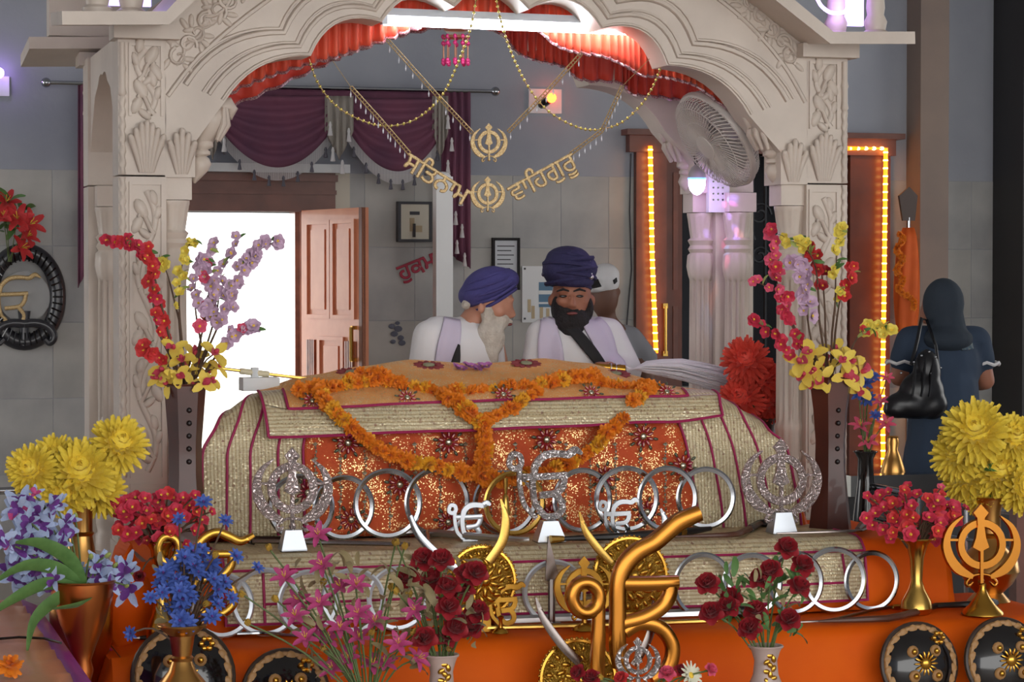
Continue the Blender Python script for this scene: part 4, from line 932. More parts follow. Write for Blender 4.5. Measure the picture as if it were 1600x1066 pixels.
lying([('blade', [(1303, 984), (1370, 972), (1440, 954)], [.003, .011, .012], 'scabbard_brown'), ('hilt', [(1440, 954), (1470, 944), (1496, 936)], [.011, .010, .012], 'scabbard_black'), ('pommel', [(1498, 936), (1506, 932), (1512, 930)], [.012, .019, .010], 'steel')], zl, 'dark sword with a round steel pommel below the slim brass vase')
lying([('blade', [(1256, 980), (1330, 962), (1398, 946)], [.003, .006, .006], 'old_steel'), ('collar', [(1390, 948), (1400, 945)], .01, 'brass')], zl, 'slender steel blade lying under the rightmost ring')
# hanging brass bell behind
Y = -.6; c = P(790, 790, Y); t = thing('brass_bell', 'small brass hand bell beside the engraved silver emblem', 'bell', (c.x, Y, US))
MB().lathe([(.020, c.z-.03), (.017, c.z-.02), (.012, c.z+.01), (.010, c.z+.03), (.004, c.z+.04)], (c.x, Y, 0), 14).build('bell', 'brass', t)
MB().tube([(c.x, Y, c.z+.04), (c.x, Y, c.z+.09)], [.006, .009], 8).build('handle', 'brass', t); MB().tube([(c.x, Y, US), (c.x, Y, c.z-.02)], .004, 6).build('foot', 'brass', t)
# ================================================================== flowers and vases
def fm(name, rgb, rgb2=None): return mat(name, rgb, .6, var=(40, .5), rgb2=rgb2 or tuple(min(255, int(k*1.15)) for k in rgb), sheen=.1)
for nm, c, c2 in (('p_marigold', (234, 120, 14), (246, 146, 22)), ('p_marigold_y', (238, 160, 24), (246, 180, 40)), ('p_red', (206, 40, 48), (226, 66, 66)), ('p_crimson', (196, 34, 66), (222, 58, 88)), ('p_darkred', (140, 16, 30), (172, 26, 40)), ('p_pink', (228, 72, 110), (240, 110, 140)),
                  ('p_lilac', (206, 168, 200), (226, 196, 220)), ('p_yellow', (238, 212, 70), (246, 228, 110)), ('p_mum', (240, 206, 52), (250, 226, 90)), ('p_orchid', (242, 204, 60), (250, 224, 110)), ('p_lip', (188, 40, 70), (214, 80, 100)), ('p_white', (198, 204, 232), (150, 178, 220)),
                  ('p_violet', (96, 46, 128), (120, 60, 150)), ('p_blue', (58, 84, 168), (86, 116, 200)), ('p_magenta', (176, 48, 110), (204, 84, 140)), ('p_dahlia', (226, 60, 48), (240, 96, 76)), ('p_coral', (230, 150, 120), (238, 180, 150)), ('p_olive', (190, 170, 60), (206, 150, 60)), ('p_cream', (236, 234, 206), (246, 244, 224)), ('p_purple', (170, 90, 160), (190, 120, 180)),
                  ('leaf_green', (72, 112, 52), (96, 136, 70)), ('leaf_pale', (150, 164, 80), (170, 184, 100)), ('leaf_dry', (140, 124, 84), (168, 150, 110)), ('stem_brown', (84, 60, 44), (100, 76, 56)), ('stem_green', (86, 104, 56), (104, 122, 70)), ('pollen', (230, 190, 60), None)): fm(nm, c, c2)
def petal(mb, az, tilt, L, W, cup=.2, curl=.3, base=0.0, z0=0.0, nseg=3):
    """petal rising from the axis: tilt 0 = along +Z, pi/2 = flat"""
    rows = []
    ca, sa = math.cos(az), math.sin(az); a = tilt; r = base; z = z0
    for i in range(nseg+1):
        t = i/nseg; w = W*math.sin(math.pi*(.12+.80*t))**.8*.5
        rows.append([(r, z, -w), (r, z-0, 0), (r, z, w)])
        r += math.sin(a)*L/nseg; z += math.cos(a)*L/nseg; a += curl/nseg
    out = []
    for row in rows:
        q = []
        for k, (r_, z_, w) in enumerate(row):
            zz_ = z_+(cup*abs(w) if k != 1 else 0); q.append(Vector((ca*r_-sa*w, sa*r_+ca*w, zz_)))
        out.append(q)
    mb.grid(out)
def flower_mesh(kind):
    m = MB(); r = random.Random(hash(kind) % 999 if False else sum(map(ord, kind)))
    mats = None
    if kind.startswith('plum_'):
        for i in range(5): petal(m, i*1.2566, 1.15, .5, .52, .35, .25)
        for i in range(5): petal(m, i*1.2566+.6, .75, .36, .4, .4, .2)
        m.mi = 1; m.ell((0, 0, .08), (.1, .1, .1), 6, 4); mats = ['p_'+kind[5:], 'pollen']
    elif kind.startswith('mum_'):
        for lay, (n_, tl, L) in enumerate(((18, 2.3, .46), (20, 1.95, .5), (22, 1.65, .52), (22, 1.35, .53), (20, 1.08, .53), (18, .82, .52), (14, .58, .50), (9, .34, .47), (5, .12, .44))):
            for i in range(n_): petal(m, 2*math.pi*(i+lay*.37)/n_+r.uniform(-.1, .1), tl+r.uniform(-.1, .1), L*r.uniform(.88, 1.05), .125, .8, -.12)
        m.ell((0, 0, .12), (.24, .24, .26), 8, 6); mats = ['p_'+kind[4:]]
    elif kind.startswith('marigold'):
        for lay, (n_, tl, L) in enumerate(((9, 2.4, .42), (11, 1.9, .46), (11, 1.4, .48), (10, .95, .46), (7, .5, .42), (3, .1, .36))):
            for i in range(n_): petal(m, 2*math.pi*(i+lay*.43)/n_+r.uniform(-.2, .2), tl+r.uniform(-.2, .2), L*r.uniform(.85, 1.1), .30, -.5, .5, nseg=2)
        mats = ['p_marigold_y' if kind.endswith('_y') else 'p_marigold']
    elif kind.startswith('rose_'):
        for lay, (n_, tl, L, W, cu) in enumerate(((5, 1.25, .46, .5, .5), (5, .85, .46, .48, -.35), (4, .5, .44, .44, -.4), (3, .25, .4, .36, -.4), (3, .05, .36, .24, -.2))):
            for i in range(n_): petal(m, 2*math.pi*(i+lay*.4)/n_, tl, L, W, .55, cu, .02, lay*.015, 4)
        m.mi = 1
        for i in range(5): petal(m, i*1.2566+.3, 1.7, .34, .14, .1, .4, 0, -.04)
        mats = ['p_'+kind[5:], 'leaf_green']
    elif kind == 'orchid':
        for i in range(3): petal(m, i*2.094+1.57, 1.35, .52, .30, .25, .2)
        for i in (0, 1): petal(m, 3.6+i*2.2, 1.25, .5, .36, .2, .2)
        m.mi = 1; petal(m, -1.57, .9, .34, .30, .9, .7); m.ell((0, -.02, .1), (.08, .08, .12), 7, 5); mats = ['p_orchid', 'p_lip']
    elif kind in ('dendro', 'dendro_pink'):
        for i in range(5): petal(m, i*1.2566+1.57, 1.2, .56, .24, .2, .35)
        m.mi = 1; petal(m, -1.57, .8, .38, .32, .8, .8); petal(m, .4, 1.1, .34, .26, .3, .4); petal(m, 2.7, 1.1, .34, .26, .3, .4); mats = ['p_white', 'p_violet'] if kind == 'dendro' else ['p_white', 'p_magenta']
    elif kind.startswith('lily_'):
        for i in range(6): petal(m, i*1.047, .85 if i % 2 else 1.0, .6, .24, .5, .8, nseg=4)
        m.mi = 1
        for i in range(4): m.tube([(0, 0, .1), (math.cos(i*1.57)*.1, math.sin(i*1.57)*.1, .42)], .014, 4)
        mats = ['p_'+kind[5:], 'pollen']
    elif kind == 'corn':
        for i in range(9): petal(m, i*.698, 1.15+.2*(i % 2), .52, .22, .4, .3)
        for i in range(6): petal(m, i*1.047+.3, .6, .36, .16, .4, .2)
        m.mi = 1; m.ell((0, 0, .1), (.07, .07, .1), 6, 4); mats = ['p_blue', 'p_violet']
    elif kind == 'bud':
        for i in range(4): petal(m, i*1.57, .35, .62, .36, .5, -.75, .02, -.2, 4)
        mats = ['p_olive']
    elif kind == 'bud_y':
        m.ell((0, 0, 0), (.16, .16, .36), 8, 6); mats = ['leaf_pale']
    elif kind == 'daisy':
        for lay in range(2):
            for i in range(14): petal(m, 2*math.pi*(i+.5*lay)/14, 1.35-.25*lay, .5-.08*lay, .13, .2, .2)
        m.mi = 1; m.ell((0, 0, .05), (.12, .12, .07), 8, 4); mats = ['p_cream', 'pollen']
    return m.mesh('blossom', mats, 180)
FL = {}
def fl(kind):
    if kind not in FL: FL[kind] = flower_mesh(kind)
    return FL[kind]
LEAF = {}
def leaf_mesh(mt):
    if mt not in LEAF:
        m = MB(); petal(m, 0, .5, 1.0, .36, .35, .9, nseg=5); LEAF[mt] = m.mesh('leaf', mt, 180)
    return LEAF[mt]
def face(d, roll=0):
    q = Vector((0, 0, 1)).rotation_difference(Vector(d).normalized()); return q @ Quaternion((0, 0, 1), roll)
TOCAM = lambda p: (CAM-p).normalized()
rf = random.Random(21)
def put(t, px, py, Y, kind, size, out=None, name='blossom'):
    p = P(px, py, Y); d = TOCAM(p)*1.0+Vector((rf.uniform(-.5, .5), 0, rf.uniform(-.1, .6)))
    if out is not None: d += (p-out).normalized()*.7
    return inst(name, fl(kind), t, p, face(d, rf.uniform(0, 6.28)), size*SC(p))
def stem_to(t, a, b, mt='stem_green', r=.0028):
    mid = a.lerp(b, .55)+Vector((0, .01, .03)); MB().tube([Vector(v) for v in crom([a, mid, b], 3)], r, 5).build('stem', mt, t)
def leaves(t, spots, mt, size, mouth):
    for px, py, Y in spots:
        p = P(px, py, Y); d = (p-mouth).normalized()+Vector((rf.uniform(-.7, .7), rf.uniform(-.9, .2), rf.uniform(-.3, .3))); inst('leaf', leaf_mesh(mt), t, p, face(d, rf.uniform(0, 6.28)), size*SC(p)*rf.uniform(.7, 1.2))
def bouquet(name, label, mouth, Y, branches=(), flowers=(), dY=.05, stem='stem_brown', group=None, bottom=None):
    """branches: (px path, [kinds], n, size, first fraction); flowers: (px, py, kind, size)"""
    mo = P(mouth[0], mouth[1], Y); t = thing(name, label, 'bouquet', mo-Vector((0, 0, .06)), group)
    root = mo-Vector((0, 0, .05))
    for pts, kinds, n_, size, f0, lf in branches:
        ybr = Y+rf.uniform(-dY, dY); k = len(pts)
        path = [root]+[P(c.x, c.y, Y+(ybr-Y)*(i/(k*4))) for i, c in enumerate(crom([(x, y, 0) for x, y in pts], 4))]
        MB().tube(path, [max(.0018, .0045*(1-i/len(path))) for i in range(len(path))], 5).build('branch', stem, t)
        for i in range(n_):
            f = f0+(1-f0)*(i+.3*rf.random())/max(1, n_-1); f = min(f, 1); s_ = f*(len(path)-1); j = min(int(s_), len(path)-2); p = path[j].lerp(path[j+1], s_-j)
            sc_ = SC(p); p = p+Vector((rf.uniform(-1, 1), rf.uniform(-.8, .3), rf.uniform(-1, 1)))*size*.42*sc_
            d = TOCAM(p)+Vector((rf.uniform(-.9, .9), rf.uniform(-.3, .3), rf.uniform(-.4, .8)))
            inst('blossom', fl(rf.choice(kinds)), t, p, face(d, rf.uniform(0, 6)), size*1.35*sc_*rf.uniform(.8, 1.15))
        for i in range(lf):
            p = path[rf.randrange(len(path)//3, len(path))]; inst('leaf', leaf_mesh(rf.choice(['leaf_green', 'leaf_pale'])), t, p, face(Vector((rf.uniform(-1, 1), rf.uniform(-1, .2), rf.uniform(-.2, 1))), 0), 18*SC(p))
    for px, py, kind, size in flowers:
        yy = Y+rf.uniform(-dY, dY*.5); o = put(t, px, py, yy, kind, size, mo); p = P(px, py, yy)
        stem_to(t, root+Vector((rf.uniform(-.01, .01), rf.uniform(-.01, .01), 0)), p, stem)
    return t, mo
def vase(name, label, cx, prof, Y, mt, zs, n=24, group=None, extra=None):
    """prof: (py, radius px); the foot is set down on height zs"""
    c0 = P(cx, prof[-1][0], Y); s_ = SC(c0); c = Vector((c0.x, Y, 0)); top = P(cx, prof[0][0], Y).z
    zb = c0.z; f = (top-zs)/(top-zb)
    pr = [(r*s_, top-(top-P(cx, y, Y).z)*f) for y, r in prof]
    t = thing(name, label, 'vase', (c.x, Y, zs), group)
    inn = [(r*.86, z) for r, z in pr[:4]]
    MB().lathe([(.002, inn[-1][1])]+list(reversed(inn))+pr+[(.002, zs)], c, n).build('body', mt, t, 35)
    MB().tube([c+Vector((math.cos(2*math.pi*i/n)*pr[0][0], math.sin(2*math.pi*i/n)*pr[0][0], pr[0][1])) for i in range(n)], .004, 6, closed=True).build('rim', mt, t)
    return t, pr, c
mat('copper', (190, 112, 60), .3, 1.0); mat('vase_wood', (92, 44, 32), .35, var=(5, .7), rgb2=(66, 32, 26), coat=.2); mat('vase_marble', (206, 184, 176), .35, var=(6, .6), rgb2=(188, 164, 156)); mat('brass_warm', (200, 150, 84), .28, 1.0); mat('studs', (30, 20, 20), .4)
# ---- two tall wooden vases with blossom branches
HEX = 6
for cx, pr, lb in ((290, [(601, 33), (640, 30), (690, 26), (740, 26), (800, 32), (852, 38)], 'tall brown wooden vase in front of the left marble pillar'), (1297, [(590, 36), (640, 29), (690, 25), (740, 26), (790, 31), (831, 36)], 'tall brown wooden vase in front of the right marble pillar')):
    t, prw, c = vase('wooden_vase', lb, cx, pr, -.52, 'vase_wood', UP+.002, HEX, 'pair of tall wooden vases')
    st = MB().ell((0, 0, 0), (.009, .006, .009), 8, 5).mesh('stud', 'studs', 180)
    for py in (640, 660, 680, 700, 720):
        p = P(cx+6, py, -.52); z_ = p.z; r_ = min(prw, key=lambda k: abs(k[1]-z_))[0]; inst('stud', st, t, (c.x+.005, -.52-r_*.9, z_))
bouquet('blossom_arrangement', 'red, lilac and yellow blossom branches over yellow orchids in the left wooden vase', (290, 604), -.52, [
    ([(268, 560), (245, 510), (238, 450), (236, 415), (222, 395), (200, 382), (168, 371)], ['plum_red', 'plum_crimson'], 30, 17, .18, 5), ([(262, 570), (242, 555), (224, 540)], ['plum_red'], 7, 18, .4, 2), ([(262, 545), (250, 500), (242, 470)], ['plum_red'], 8, 16, .3, 1), ([(238, 420), (230, 400), (232, 385)], ['plum_red'], 4, 15, .8, 1),
    ([(310, 545), (322, 490), (326, 440), (318, 405)], ['plum_lilac', 'plum_lilac', 'plum_pink'], 20, 18, .3, 5), ([(325, 545), (345, 500), (362, 455), (378, 420), (400, 395), (428, 378)], ['plum_lilac'], 26, 17, .22, 7), ([(335, 560), (360, 525), (385, 512), (402, 514)], ['plum_lilac', 'plum_pink'], 12, 17, .3, 4), ([(320, 550), (340, 480), (345, 430), (372, 375)], ['plum_lilac'], 12, 15, .3, 6), ([(315, 540), (305, 480), (308, 430), (330, 380)], ['plum_lilac'], 8, 15, .4, 6),
    ([(285, 540), (280, 480), (282, 430), (290, 395), (300, 375)], ['plum_yellow'], 11, 13, .3, 6), ([(280, 500), (262, 430), (250, 405)], ['plum_yellow'], 5, 14, .7, 3)],
    [(256, 578, 'orchid', 52), (290, 578, 'orchid', 55), (322, 584, 'orchid', 50), (303, 556, 'orchid', 52), (336, 552, 'orchid', 55), (262, 600, 'orchid', 47), (300, 600, 'orchid', 45), (272, 545, 'orchid', 47), (318, 600, 'orchid', 42), (284, 560, 'orchid', 47), (342, 574, 'orchid', 42), (248, 592, 'orchid', 40), (312, 570, 'orchid', 46), (278, 588, 'orchid', 44), (330, 592, 'orchid', 40)], .07)
bouquet('blossom_arrangement', 'crimson, lilac and yellow blossom branches over yellow orchids in the right wooden vase', (1297, 594), -.52, [
    ([(1262, 560), (1238, 510), (1222, 470), (1214, 440), (1206, 400), (1210, 360)], ['plum_crimson', 'plum_pink'], 22, 17, .25, 5), ([(1258, 575), (1232, 548), (1205, 520), (1178, 498)], ['plum_crimson'], 11, 15, .35, 3), ([(1238, 505), (1215, 460), (1172, 436)], ['plum_pink'], 3, 12, .7, 4),
    ([(1270, 545), (1262, 500), (1258, 450), (1252, 420), (1238, 408)], ['plum_lilac'], 20, 18, .3, 3), ([(1290, 530), (1288, 470), (1282, 420), (1268, 395), (1260, 380)], ['plum_red', 'plum_darkred'], 13, 17, .35, 4), ([(1305, 520), (1312, 470), (1322, 440), (1332, 418)], ['plum_red'], 8, 16, .4, 3), ([(1300, 520), (1305, 470), (1306, 420), (1310, 375), (1309, 358)], ['plum_yellow'], 10, 16, .3, 6),
    ([(1280, 500), (1275, 420), (1255, 385), (1228, 375)], ['plum_yellow'], 8, 13, .65, 8), ([(1325, 555), (1345, 520), (1365, 512), (1388, 520)], ['plum_red', 'plum_yellow', 'plum_yellow'], 10, 17, .4, 6), ([(1272, 560), (1250, 545), (1243, 520)], ['plum_crimson'], 7, 15, .3, 2)],
    [(1250, 566, 'orchid', 60), (1290, 572, 'orchid', 55), (1270, 552, 'orchid', 52), (1305, 548, 'orchid', 57), (1330, 566, 'orchid', 55), (1345, 582, 'orchid', 55), (1285, 592, 'orchid', 50), (1318, 588, 'orchid', 52), (1340, 608, 'orchid', 50), (1258, 584, 'orchid', 50), (1300, 592, 'orchid', 47), (1275, 578, 'orchid', 48), (1318, 562, 'orchid', 48), (1328, 594, 'orchid', 44), (1268, 598, 'orchid', 42)], .07)
# ---- yellow chrysanthemums, each its own stem
def mums(spots, mouth, Y, kind, label, group, name='chrysanthemum', dep=.06):
    mo = P(mouth[0], mouth[1], Y)
    for i, (px, py, r, lb) in enumerate(spots):
        yy = Y-dep+2*dep*((i*0.618) % 1); p = P(px, py, yy); t = thing(name, lb, 'flower', mo, group)
        d = TOCAM(p)+(p-mo).normalized()*.6; inst('bloom', fl(kind), t, p, face(d, i), 2.45*r*SC(p)); stem_to(t, mo-Vector((rf.uniform(-.01, .01), 0, .04)), p+Vector((0, .02, -.01)), 'stem_green', .004)
        if i % 2 == 0: inst('leaf', leaf_mesh('leaf_green'), t, p.lerp(mo, .5), face(Vector((rf.uniform(-1, 1), -.6, .2))), 40*SC(p))
mums([(52, 736, 34, 'yellow chrysanthemum lowest at the outer left of its brass vase'), (86, 716, 30, 'small yellow chrysanthemum behind the large front one on the left'), (126, 742, 46, 'large front yellow chrysanthemum over the left brass vase'), (152, 768, 36, 'yellow chrysanthemum tucked under the large front one on the left'), (183, 697, 39, 'highest yellow chrysanthemum against the left marble pillar'), (102, 775, 32, 'yellow chrysanthemum drooping on the left brass vase rim')], (128, 786), -.95, 'mum_mum', '', 'yellow chrysanthemums in the left brass vase')
mums([(1525, 678, 44, 'topmost yellow chrysanthemum of the right brass vase'), (1498, 712, 36, 'yellow chrysanthemum nearest the woman in blue'), (1584, 688, 34, 'yellow chrysanthemum cut by the frame edge at upper right'), (1512, 748, 36, 'yellow chrysanthemum low on the side facing the wooden vase'), (1558, 742, 40, 'yellow chrysanthemum in the middle of the right bunch'), (1592, 764, 36, 'yellow chrysanthemum low at the frame edge'), (1535, 775, 28, 'small yellow chrysanthemum over the right vase rim')], (1545, 786), -.75, 'mum_mum', '', 'yellow chrysanthemums in the right brass vase')
vase('brass_vase', 'tall brass floor vase holding yellow chrysanthemums behind the orchids', 128, [(783, 23), (800, 18), (832, 18), (835, 21), (839, 18), (866, 22), (900, 38), (950, 50), (1010, 48), (1060, 32), (1110, 22), (1140, 34), (1155, 42)], -.95, 'brass_warm', DAIS)
vase('brass_vase', 'round bellied brass vase holding yellow chrysanthemums at the right end', 1545, [(778, 24), (800, 18), (834, 18), (838, 22), (842, 18), (856, 25), (876, 44), (896, 48), (916, 36), (930, 22), (944, 34)], -.75, 'brass_warm', LOW+.003)
mums([(1166, 566, 32, 'topmost scarlet dahlia beside the right pillar'), (1190, 596, 30, 'scarlet dahlia against the right pillar shaft'), (1160, 624, 31, 'scarlet dahlia low over the brocade bed end'), (1194, 634, 30, 'scarlet dahlia lowest in its dark vase')], (1192, 664), .22, 'mum_dahlia', '', 'scarlet dahlias behind the bed end', 'dahlia', .03)
vase('dark_vase', 'dark wooden vase with scarlet dahlias behind the bed end', 1190, [(655, 20), (680, 17), (720, 16), (770, 20), (800, 22)], .22, 'vase_wood', .506)
mums([(168, 598, 19, 'topmost coral flower of the pillar side stack'), (166, 620, 19, 'second coral flower of the pillar side stack'), (168, 643, 19, 'third coral flower of the pillar side stack'), (165, 664, 17, 'lowest coral flower of the pillar side stack')], (168, 760), 1.12, 'mum_coral', '', 'coral flowers beside the left pillar', 'coral_flower', .01)
vase('slim_stand', 'slim brass floor vase of coral flowers behind the left pillar', 168, [(757, 12), (790, 8), (850, 8), (900, 14), (950, 16), (975, 12)], 1.12, 'brass_warm', DAIS)
# ---- crimson cherry blossom bunches
def bunch(cx, cy, sx, sy, n_, kinds, size, seed, keep=None):
    r = random.Random(seed); out = []
    while len(out) < n_:
        a, b = r.uniform(-1, 1), r.uniform(-1, 1)
        if a*a+b*b < 1 and (keep is None or keep(a, b)): out.append((cx+a*sx, cy+b*sy, r.choice(kinds), size*r.uniform(.8, 1.2)))
    return out
vase('slim_brass_vase', 'slim brass vase standing right of the last steel ring', 1432, [(842, 26), (850, 17), (870, 11), (900, 9), (912, 13), (928, 23), (938, 25), (946, 20)], -.98, 'brass', LOW+.004, group='slim brass vases')
bouquet('crimson_bouquet', 'bunch of crimson blossoms in the slim brass vase on the right', (1432, 846), -.98, [], bunch(1424, 806, 72, 44, 58, ['plum_crimson', 'plum_crimson', 'plum_red'], 25, 5)+[(1388, 770, 'plum_crimson', 18), (1418, 760, 'plum_crimson', 18), (1480, 790, 'plum_crimson', 17), (1508, 795, 'plum_crimson', 16), (1470, 762, 'plum_pink', 15), (1355, 775, 'plum_crimson', 16)], .05)
vase('slim_brass_vase', 'slim brass vase mostly hidden behind the blue flowers', 252, [(846, 26), (856, 17), (880, 11), (915, 9), (930, 14), (946, 23), (956, 25), (964, 20)], -.93, 'brass', LOW+.004, group='slim brass vases')
bouquet('crimson_bouquet', 'bunch of crimson blossoms below the left wooden vase', (252, 850), -.93, [], bunch(245, 808, 78, 36, 52, ['plum_crimson', 'plum_red', 'plum_crimson'], 25, 8)+[(305, 775, 'plum_crimson', 20), (315, 790, 'plum_red', 20), (280, 790, 'plum_red', 18), (195, 790, 'plum_crimson', 18), (290, 850, 'plum_crimson', 17), (230, 845, 'plum_darkred', 17), (290, 780, 'plum_crimson', 18), (330, 800, 'plum_crimson', 16)]+[(218, 900, 'rose_darkred', 22), (250, 930, 'rose_darkred', 22), (262, 905, 'rose_darkred', 20)], .05)
# ---- blue flowers in a brass vase, front left
vase('brass_vase', 'flared brass vase of blue flowers before the left black shield', 285, [(977, 37), (984, 31), (992, 20), (1010, 17), (1022, 15), (1025, 18), (1030, 16), (1045, 22), (1066, 40), (1100, 52), (1130, 46), (1160, 25), (1175, 32), (1190, 38)], -1.6, 'brass_warm', DAIS)
t, mo = bouquet('blue_bouquet', 'bunch of blue flowers in the flared brass vase', (285, 984), -1.6, [], bunch(300, 915, 52, 62, 44, ['corn'], 31, 12)+[(300, 885, 'corn', 36), (338, 900, 'corn', 30), (280, 925, 'corn', 32), (318, 786, 'corn', 30), (352, 815, 'corn', 26), (280, 812, 'corn', 24), (205, 990, 'corn', 26), (235, 935, 'corn', 26), (402, 888, 'corn', 24), (362, 935, 'corn', 24), (340, 945, 'corn', 26), (322, 968, 'corn', 24), (368, 870, 'corn', 28), (320, 945, 'bud', 26), (335, 870, 'bud', 24)], .05)
leaves(t, [(rf.uniform(250, 345), rf.uniform(880, 975), -1.58) for _ in range(26)], 'leaf_dry', 24, mo)
# ---- magenta lilies, low pot out of sight under the frame
vase('brass_pot', 'low brass pot under the magenta lilies', 575, [(1080, 34), (1090, 28), (1120, 44), (1160, 40), (1185, 28), (1195, 34)], -1.55, 'brass_warm', DAIS)
t, mo = bouquet('lily_bouquet', 'spray of magenta lilies with dry leaves and yellow buds', (575, 1084), -1.55, [], [(x, y, 'lily_magenta', 42) for x, y in ((445, 905), (468, 940), (505, 885), (533, 920), (556, 918), (462, 965), (492, 985), (512, 1002), (586, 975), (546, 1030), (520, 1045), (582, 1042), (622, 1008), (478, 1000), (560, 960), (500, 945), (600, 1040), (530, 985), (560, 1000), (650, 1030), (497, 838))]+[(x, y, 'bud', 28) for x, y in ((421, 858), (432, 938), (388, 975), (505, 912), (618, 850), (632, 856), (612, 920), (580, 990), (648, 990), (505, 1015), (380, 930))], .07, 'stem_green')
leaves(t, [(rf.uniform(455, 650), rf.uniform(880, 1060), -1.53+rf.uniform(-.05, .05)) for _ in range(85)], 'leaf_dry', 32, mo)
# ---- dark red roses in stone vases
for cx, top, lb in ((690, 1024, 'pink stone vase of dark red roses in the front row'), (1196, 1010, 'pink stone vase of red roses in front of the right steps')):
    t, pr, c = vase('stone_vase', lb, cx, [(top, 26), (top+12, 22), (top+30, 18), (top+60, 20), (top+100, 32), (top+140, 34), (top+165, 24), (1195, 28)], -1.55, 'vase_marble', DAIS, group='pink stone vases')
    m = MB()
    for k in range(9):
        p = P(cx+math.sin(k*2.1)*6, top+12+k*5, -1.55); rr_ = 21*SC(p); m.ell((p.x, -1.55-rr_*.95, p.z), (.012, .005, .008), 7, 5, Matrix.Rotation(k*1.3, 3, 'Y'))
    m.build('gilt_sprig', 'gold', t)
t, mo = bouquet('rose_bouquet', 'dark red roses with dry leaves beside the magenta lilies', (690, 1028), -1.55, [], [(x, y, 'rose_darkred', 46) for x, y in ((662, 878), (690, 880), (727, 903), (700, 922), (722, 928), (742, 898), (700, 952), (735, 985), (692, 1000), (664, 1000), (710, 985), (640, 905), (675, 910), (745, 960))]+[(650, 955, 'lily_magenta', 40), (690, 930, 'bud', 34), (620, 925, 'bud', 34), (620, 850, 'bud', 30), (648, 990, 'bud', 30), (700, 1015, 'bud', 24), (640, 930, 'bud', 30)], .06, 'stem_green')
leaves(t, [(rf.uniform(625, 750), rf.uniform(875, 1010), -1.53+rf.uniform(-.06, .04)) for _ in range(60)], 'leaf_dry', 34, mo)
t, mo = bouquet('rose_bouquet', 'red roses with dark leaves in front of the right steps', (1196, 1014), -1.55, [], [(x, y, 'rose_darkred', 44) for x, y in ((1228, 860), (1252, 888), (1205, 895), (1190, 908), (1246, 922), (1106, 915), (1112, 960), (1145, 938), (1180, 960), (1172, 985), (1232, 972), (1138, 952))], .06, 'stem_green')
leaves(t, [(rf.uniform(1125, 1255), rf.uniform(895, 995), -1.53+rf.uniform(-.06, .04)) for _ in range(64)], 'leaf_green', 30, mo)
leaves(t, [(rf.uniform(1160, 1250), rf.uniform(900, 985), -1.55+rf.uniform(-.06, .06)) for _ in range(14)], 'leaf_dry', 28, mo)
# ---- copper trumpet vase with blue-white orchids
vase('copper_vase', 'tall copper trumpet vase of blue and white orchids at front left', 130, [(908, 50), (930, 48), (970, 36), (1010, 20), (1030, 13), (1045, 17), (1060, 13), (1120, 22), (1170, 45), (1199, 50)], -1.55, 'copper', DAIS)
t, mo = bouquet('orchid_bouquet', 'sprays of white, blue and purple orchids in the copper vase', (130, 915), -1.55, [
    ([(110, 870), (85, 830), (70, 790)], ['dendro'], 7, 40, .3, 0), ([(150, 895), (175, 890), (195, 905)], ['dendro'], 7, 40, .1, 0), ([(90, 890), (50, 870), (15, 850)], ['dendro'], 8, 42, .2, 0), ([(85, 920), (45, 918), (10, 905)], ['dendro'], 6, 38, .2, 0), ([(80, 870), (45, 830), (22, 790)], ['dendro'], 6, 40, .3, 0)],
    [(30, 800, 'dendro_pink', 56), (12, 850, 'dendro_pink', 44), (55, 772, 'dendro_pink', 30), (45, 815, 'dendro', 44), (88, 790, 'dendro', 44), (105, 815, 'dendro', 42), (60, 845, 'dendro', 44), (95, 850, 'dendro', 44), (30, 880, 'dendro', 44), (85, 905, 'dendro', 42), (120, 895, 'dendro', 42), (155, 880, 'dendro', 42), (170, 912, 'dendro', 46), (135, 912, 'dendro', 40), (142, 870, 'bud_y', 26), (168, 868, 'bud_y', 24), (205, 896, 'bud_y', 22), (198, 916, 'bud_y', 20), (118, 808, 'bud_y', 26), (180, 884, 'bud_y', 22)], .08, 'stem_green')
for pts in ([(125, 914), (85, 886), (35, 880), (-15, 905)], [(122, 918), (70, 910), (20, 930), (-20, 955)], [(128, 918), (85, 935), (50, 965), (38, 1010)], [(135, 916), (150, 930), (120, 940), (75, 945)], [(130, 912), (105, 870), (60, 845), (20, 842)]):
    cp = [P(c.x, c.y, -1.57) for c in crom([(x, y, 0) for x, y in pts], 5)]; cp = [p+Vector((0, -.10*i_/len(cp), 0)) for i_, p in enumerate(cp)]
    MB().tube(cp, [.004+.017*math.sin(math.pi*min(1, .15+.85*i_/(len(cp)-1))) for i_ in range(len(cp))], 8, flat=.18).build('long_leaf', 'leaf_green', t)
# ---- small flowers along the bottom edge
vase('brass_pot', 'low brass pot of pink roses and a daisy at the front edge', 1010, [(1090, 60), (1100, 52), (1130, 58), (1170, 50), (1195, 44)], -1.72, 'brass_warm', DAIS)
bouquet('mixed_bouquet', 'pink roses and a cream daisy in front of the golden emblem', (1010, 1094), -1.72, [], [(925, 1062, 'rose_darkred', 34), (905, 1052, 'rose_darkred', 30), (972, 1062, 'rose_red', 28), (1042, 1056, 'rose_pink', 32), (1062, 1050, 'rose_darkred', 26), (1078, 1056, 'daisy', 48), (1108, 1048, 'rose_pink', 26), (940, 1060, 'bud', 24)], .03, 'stem_green')
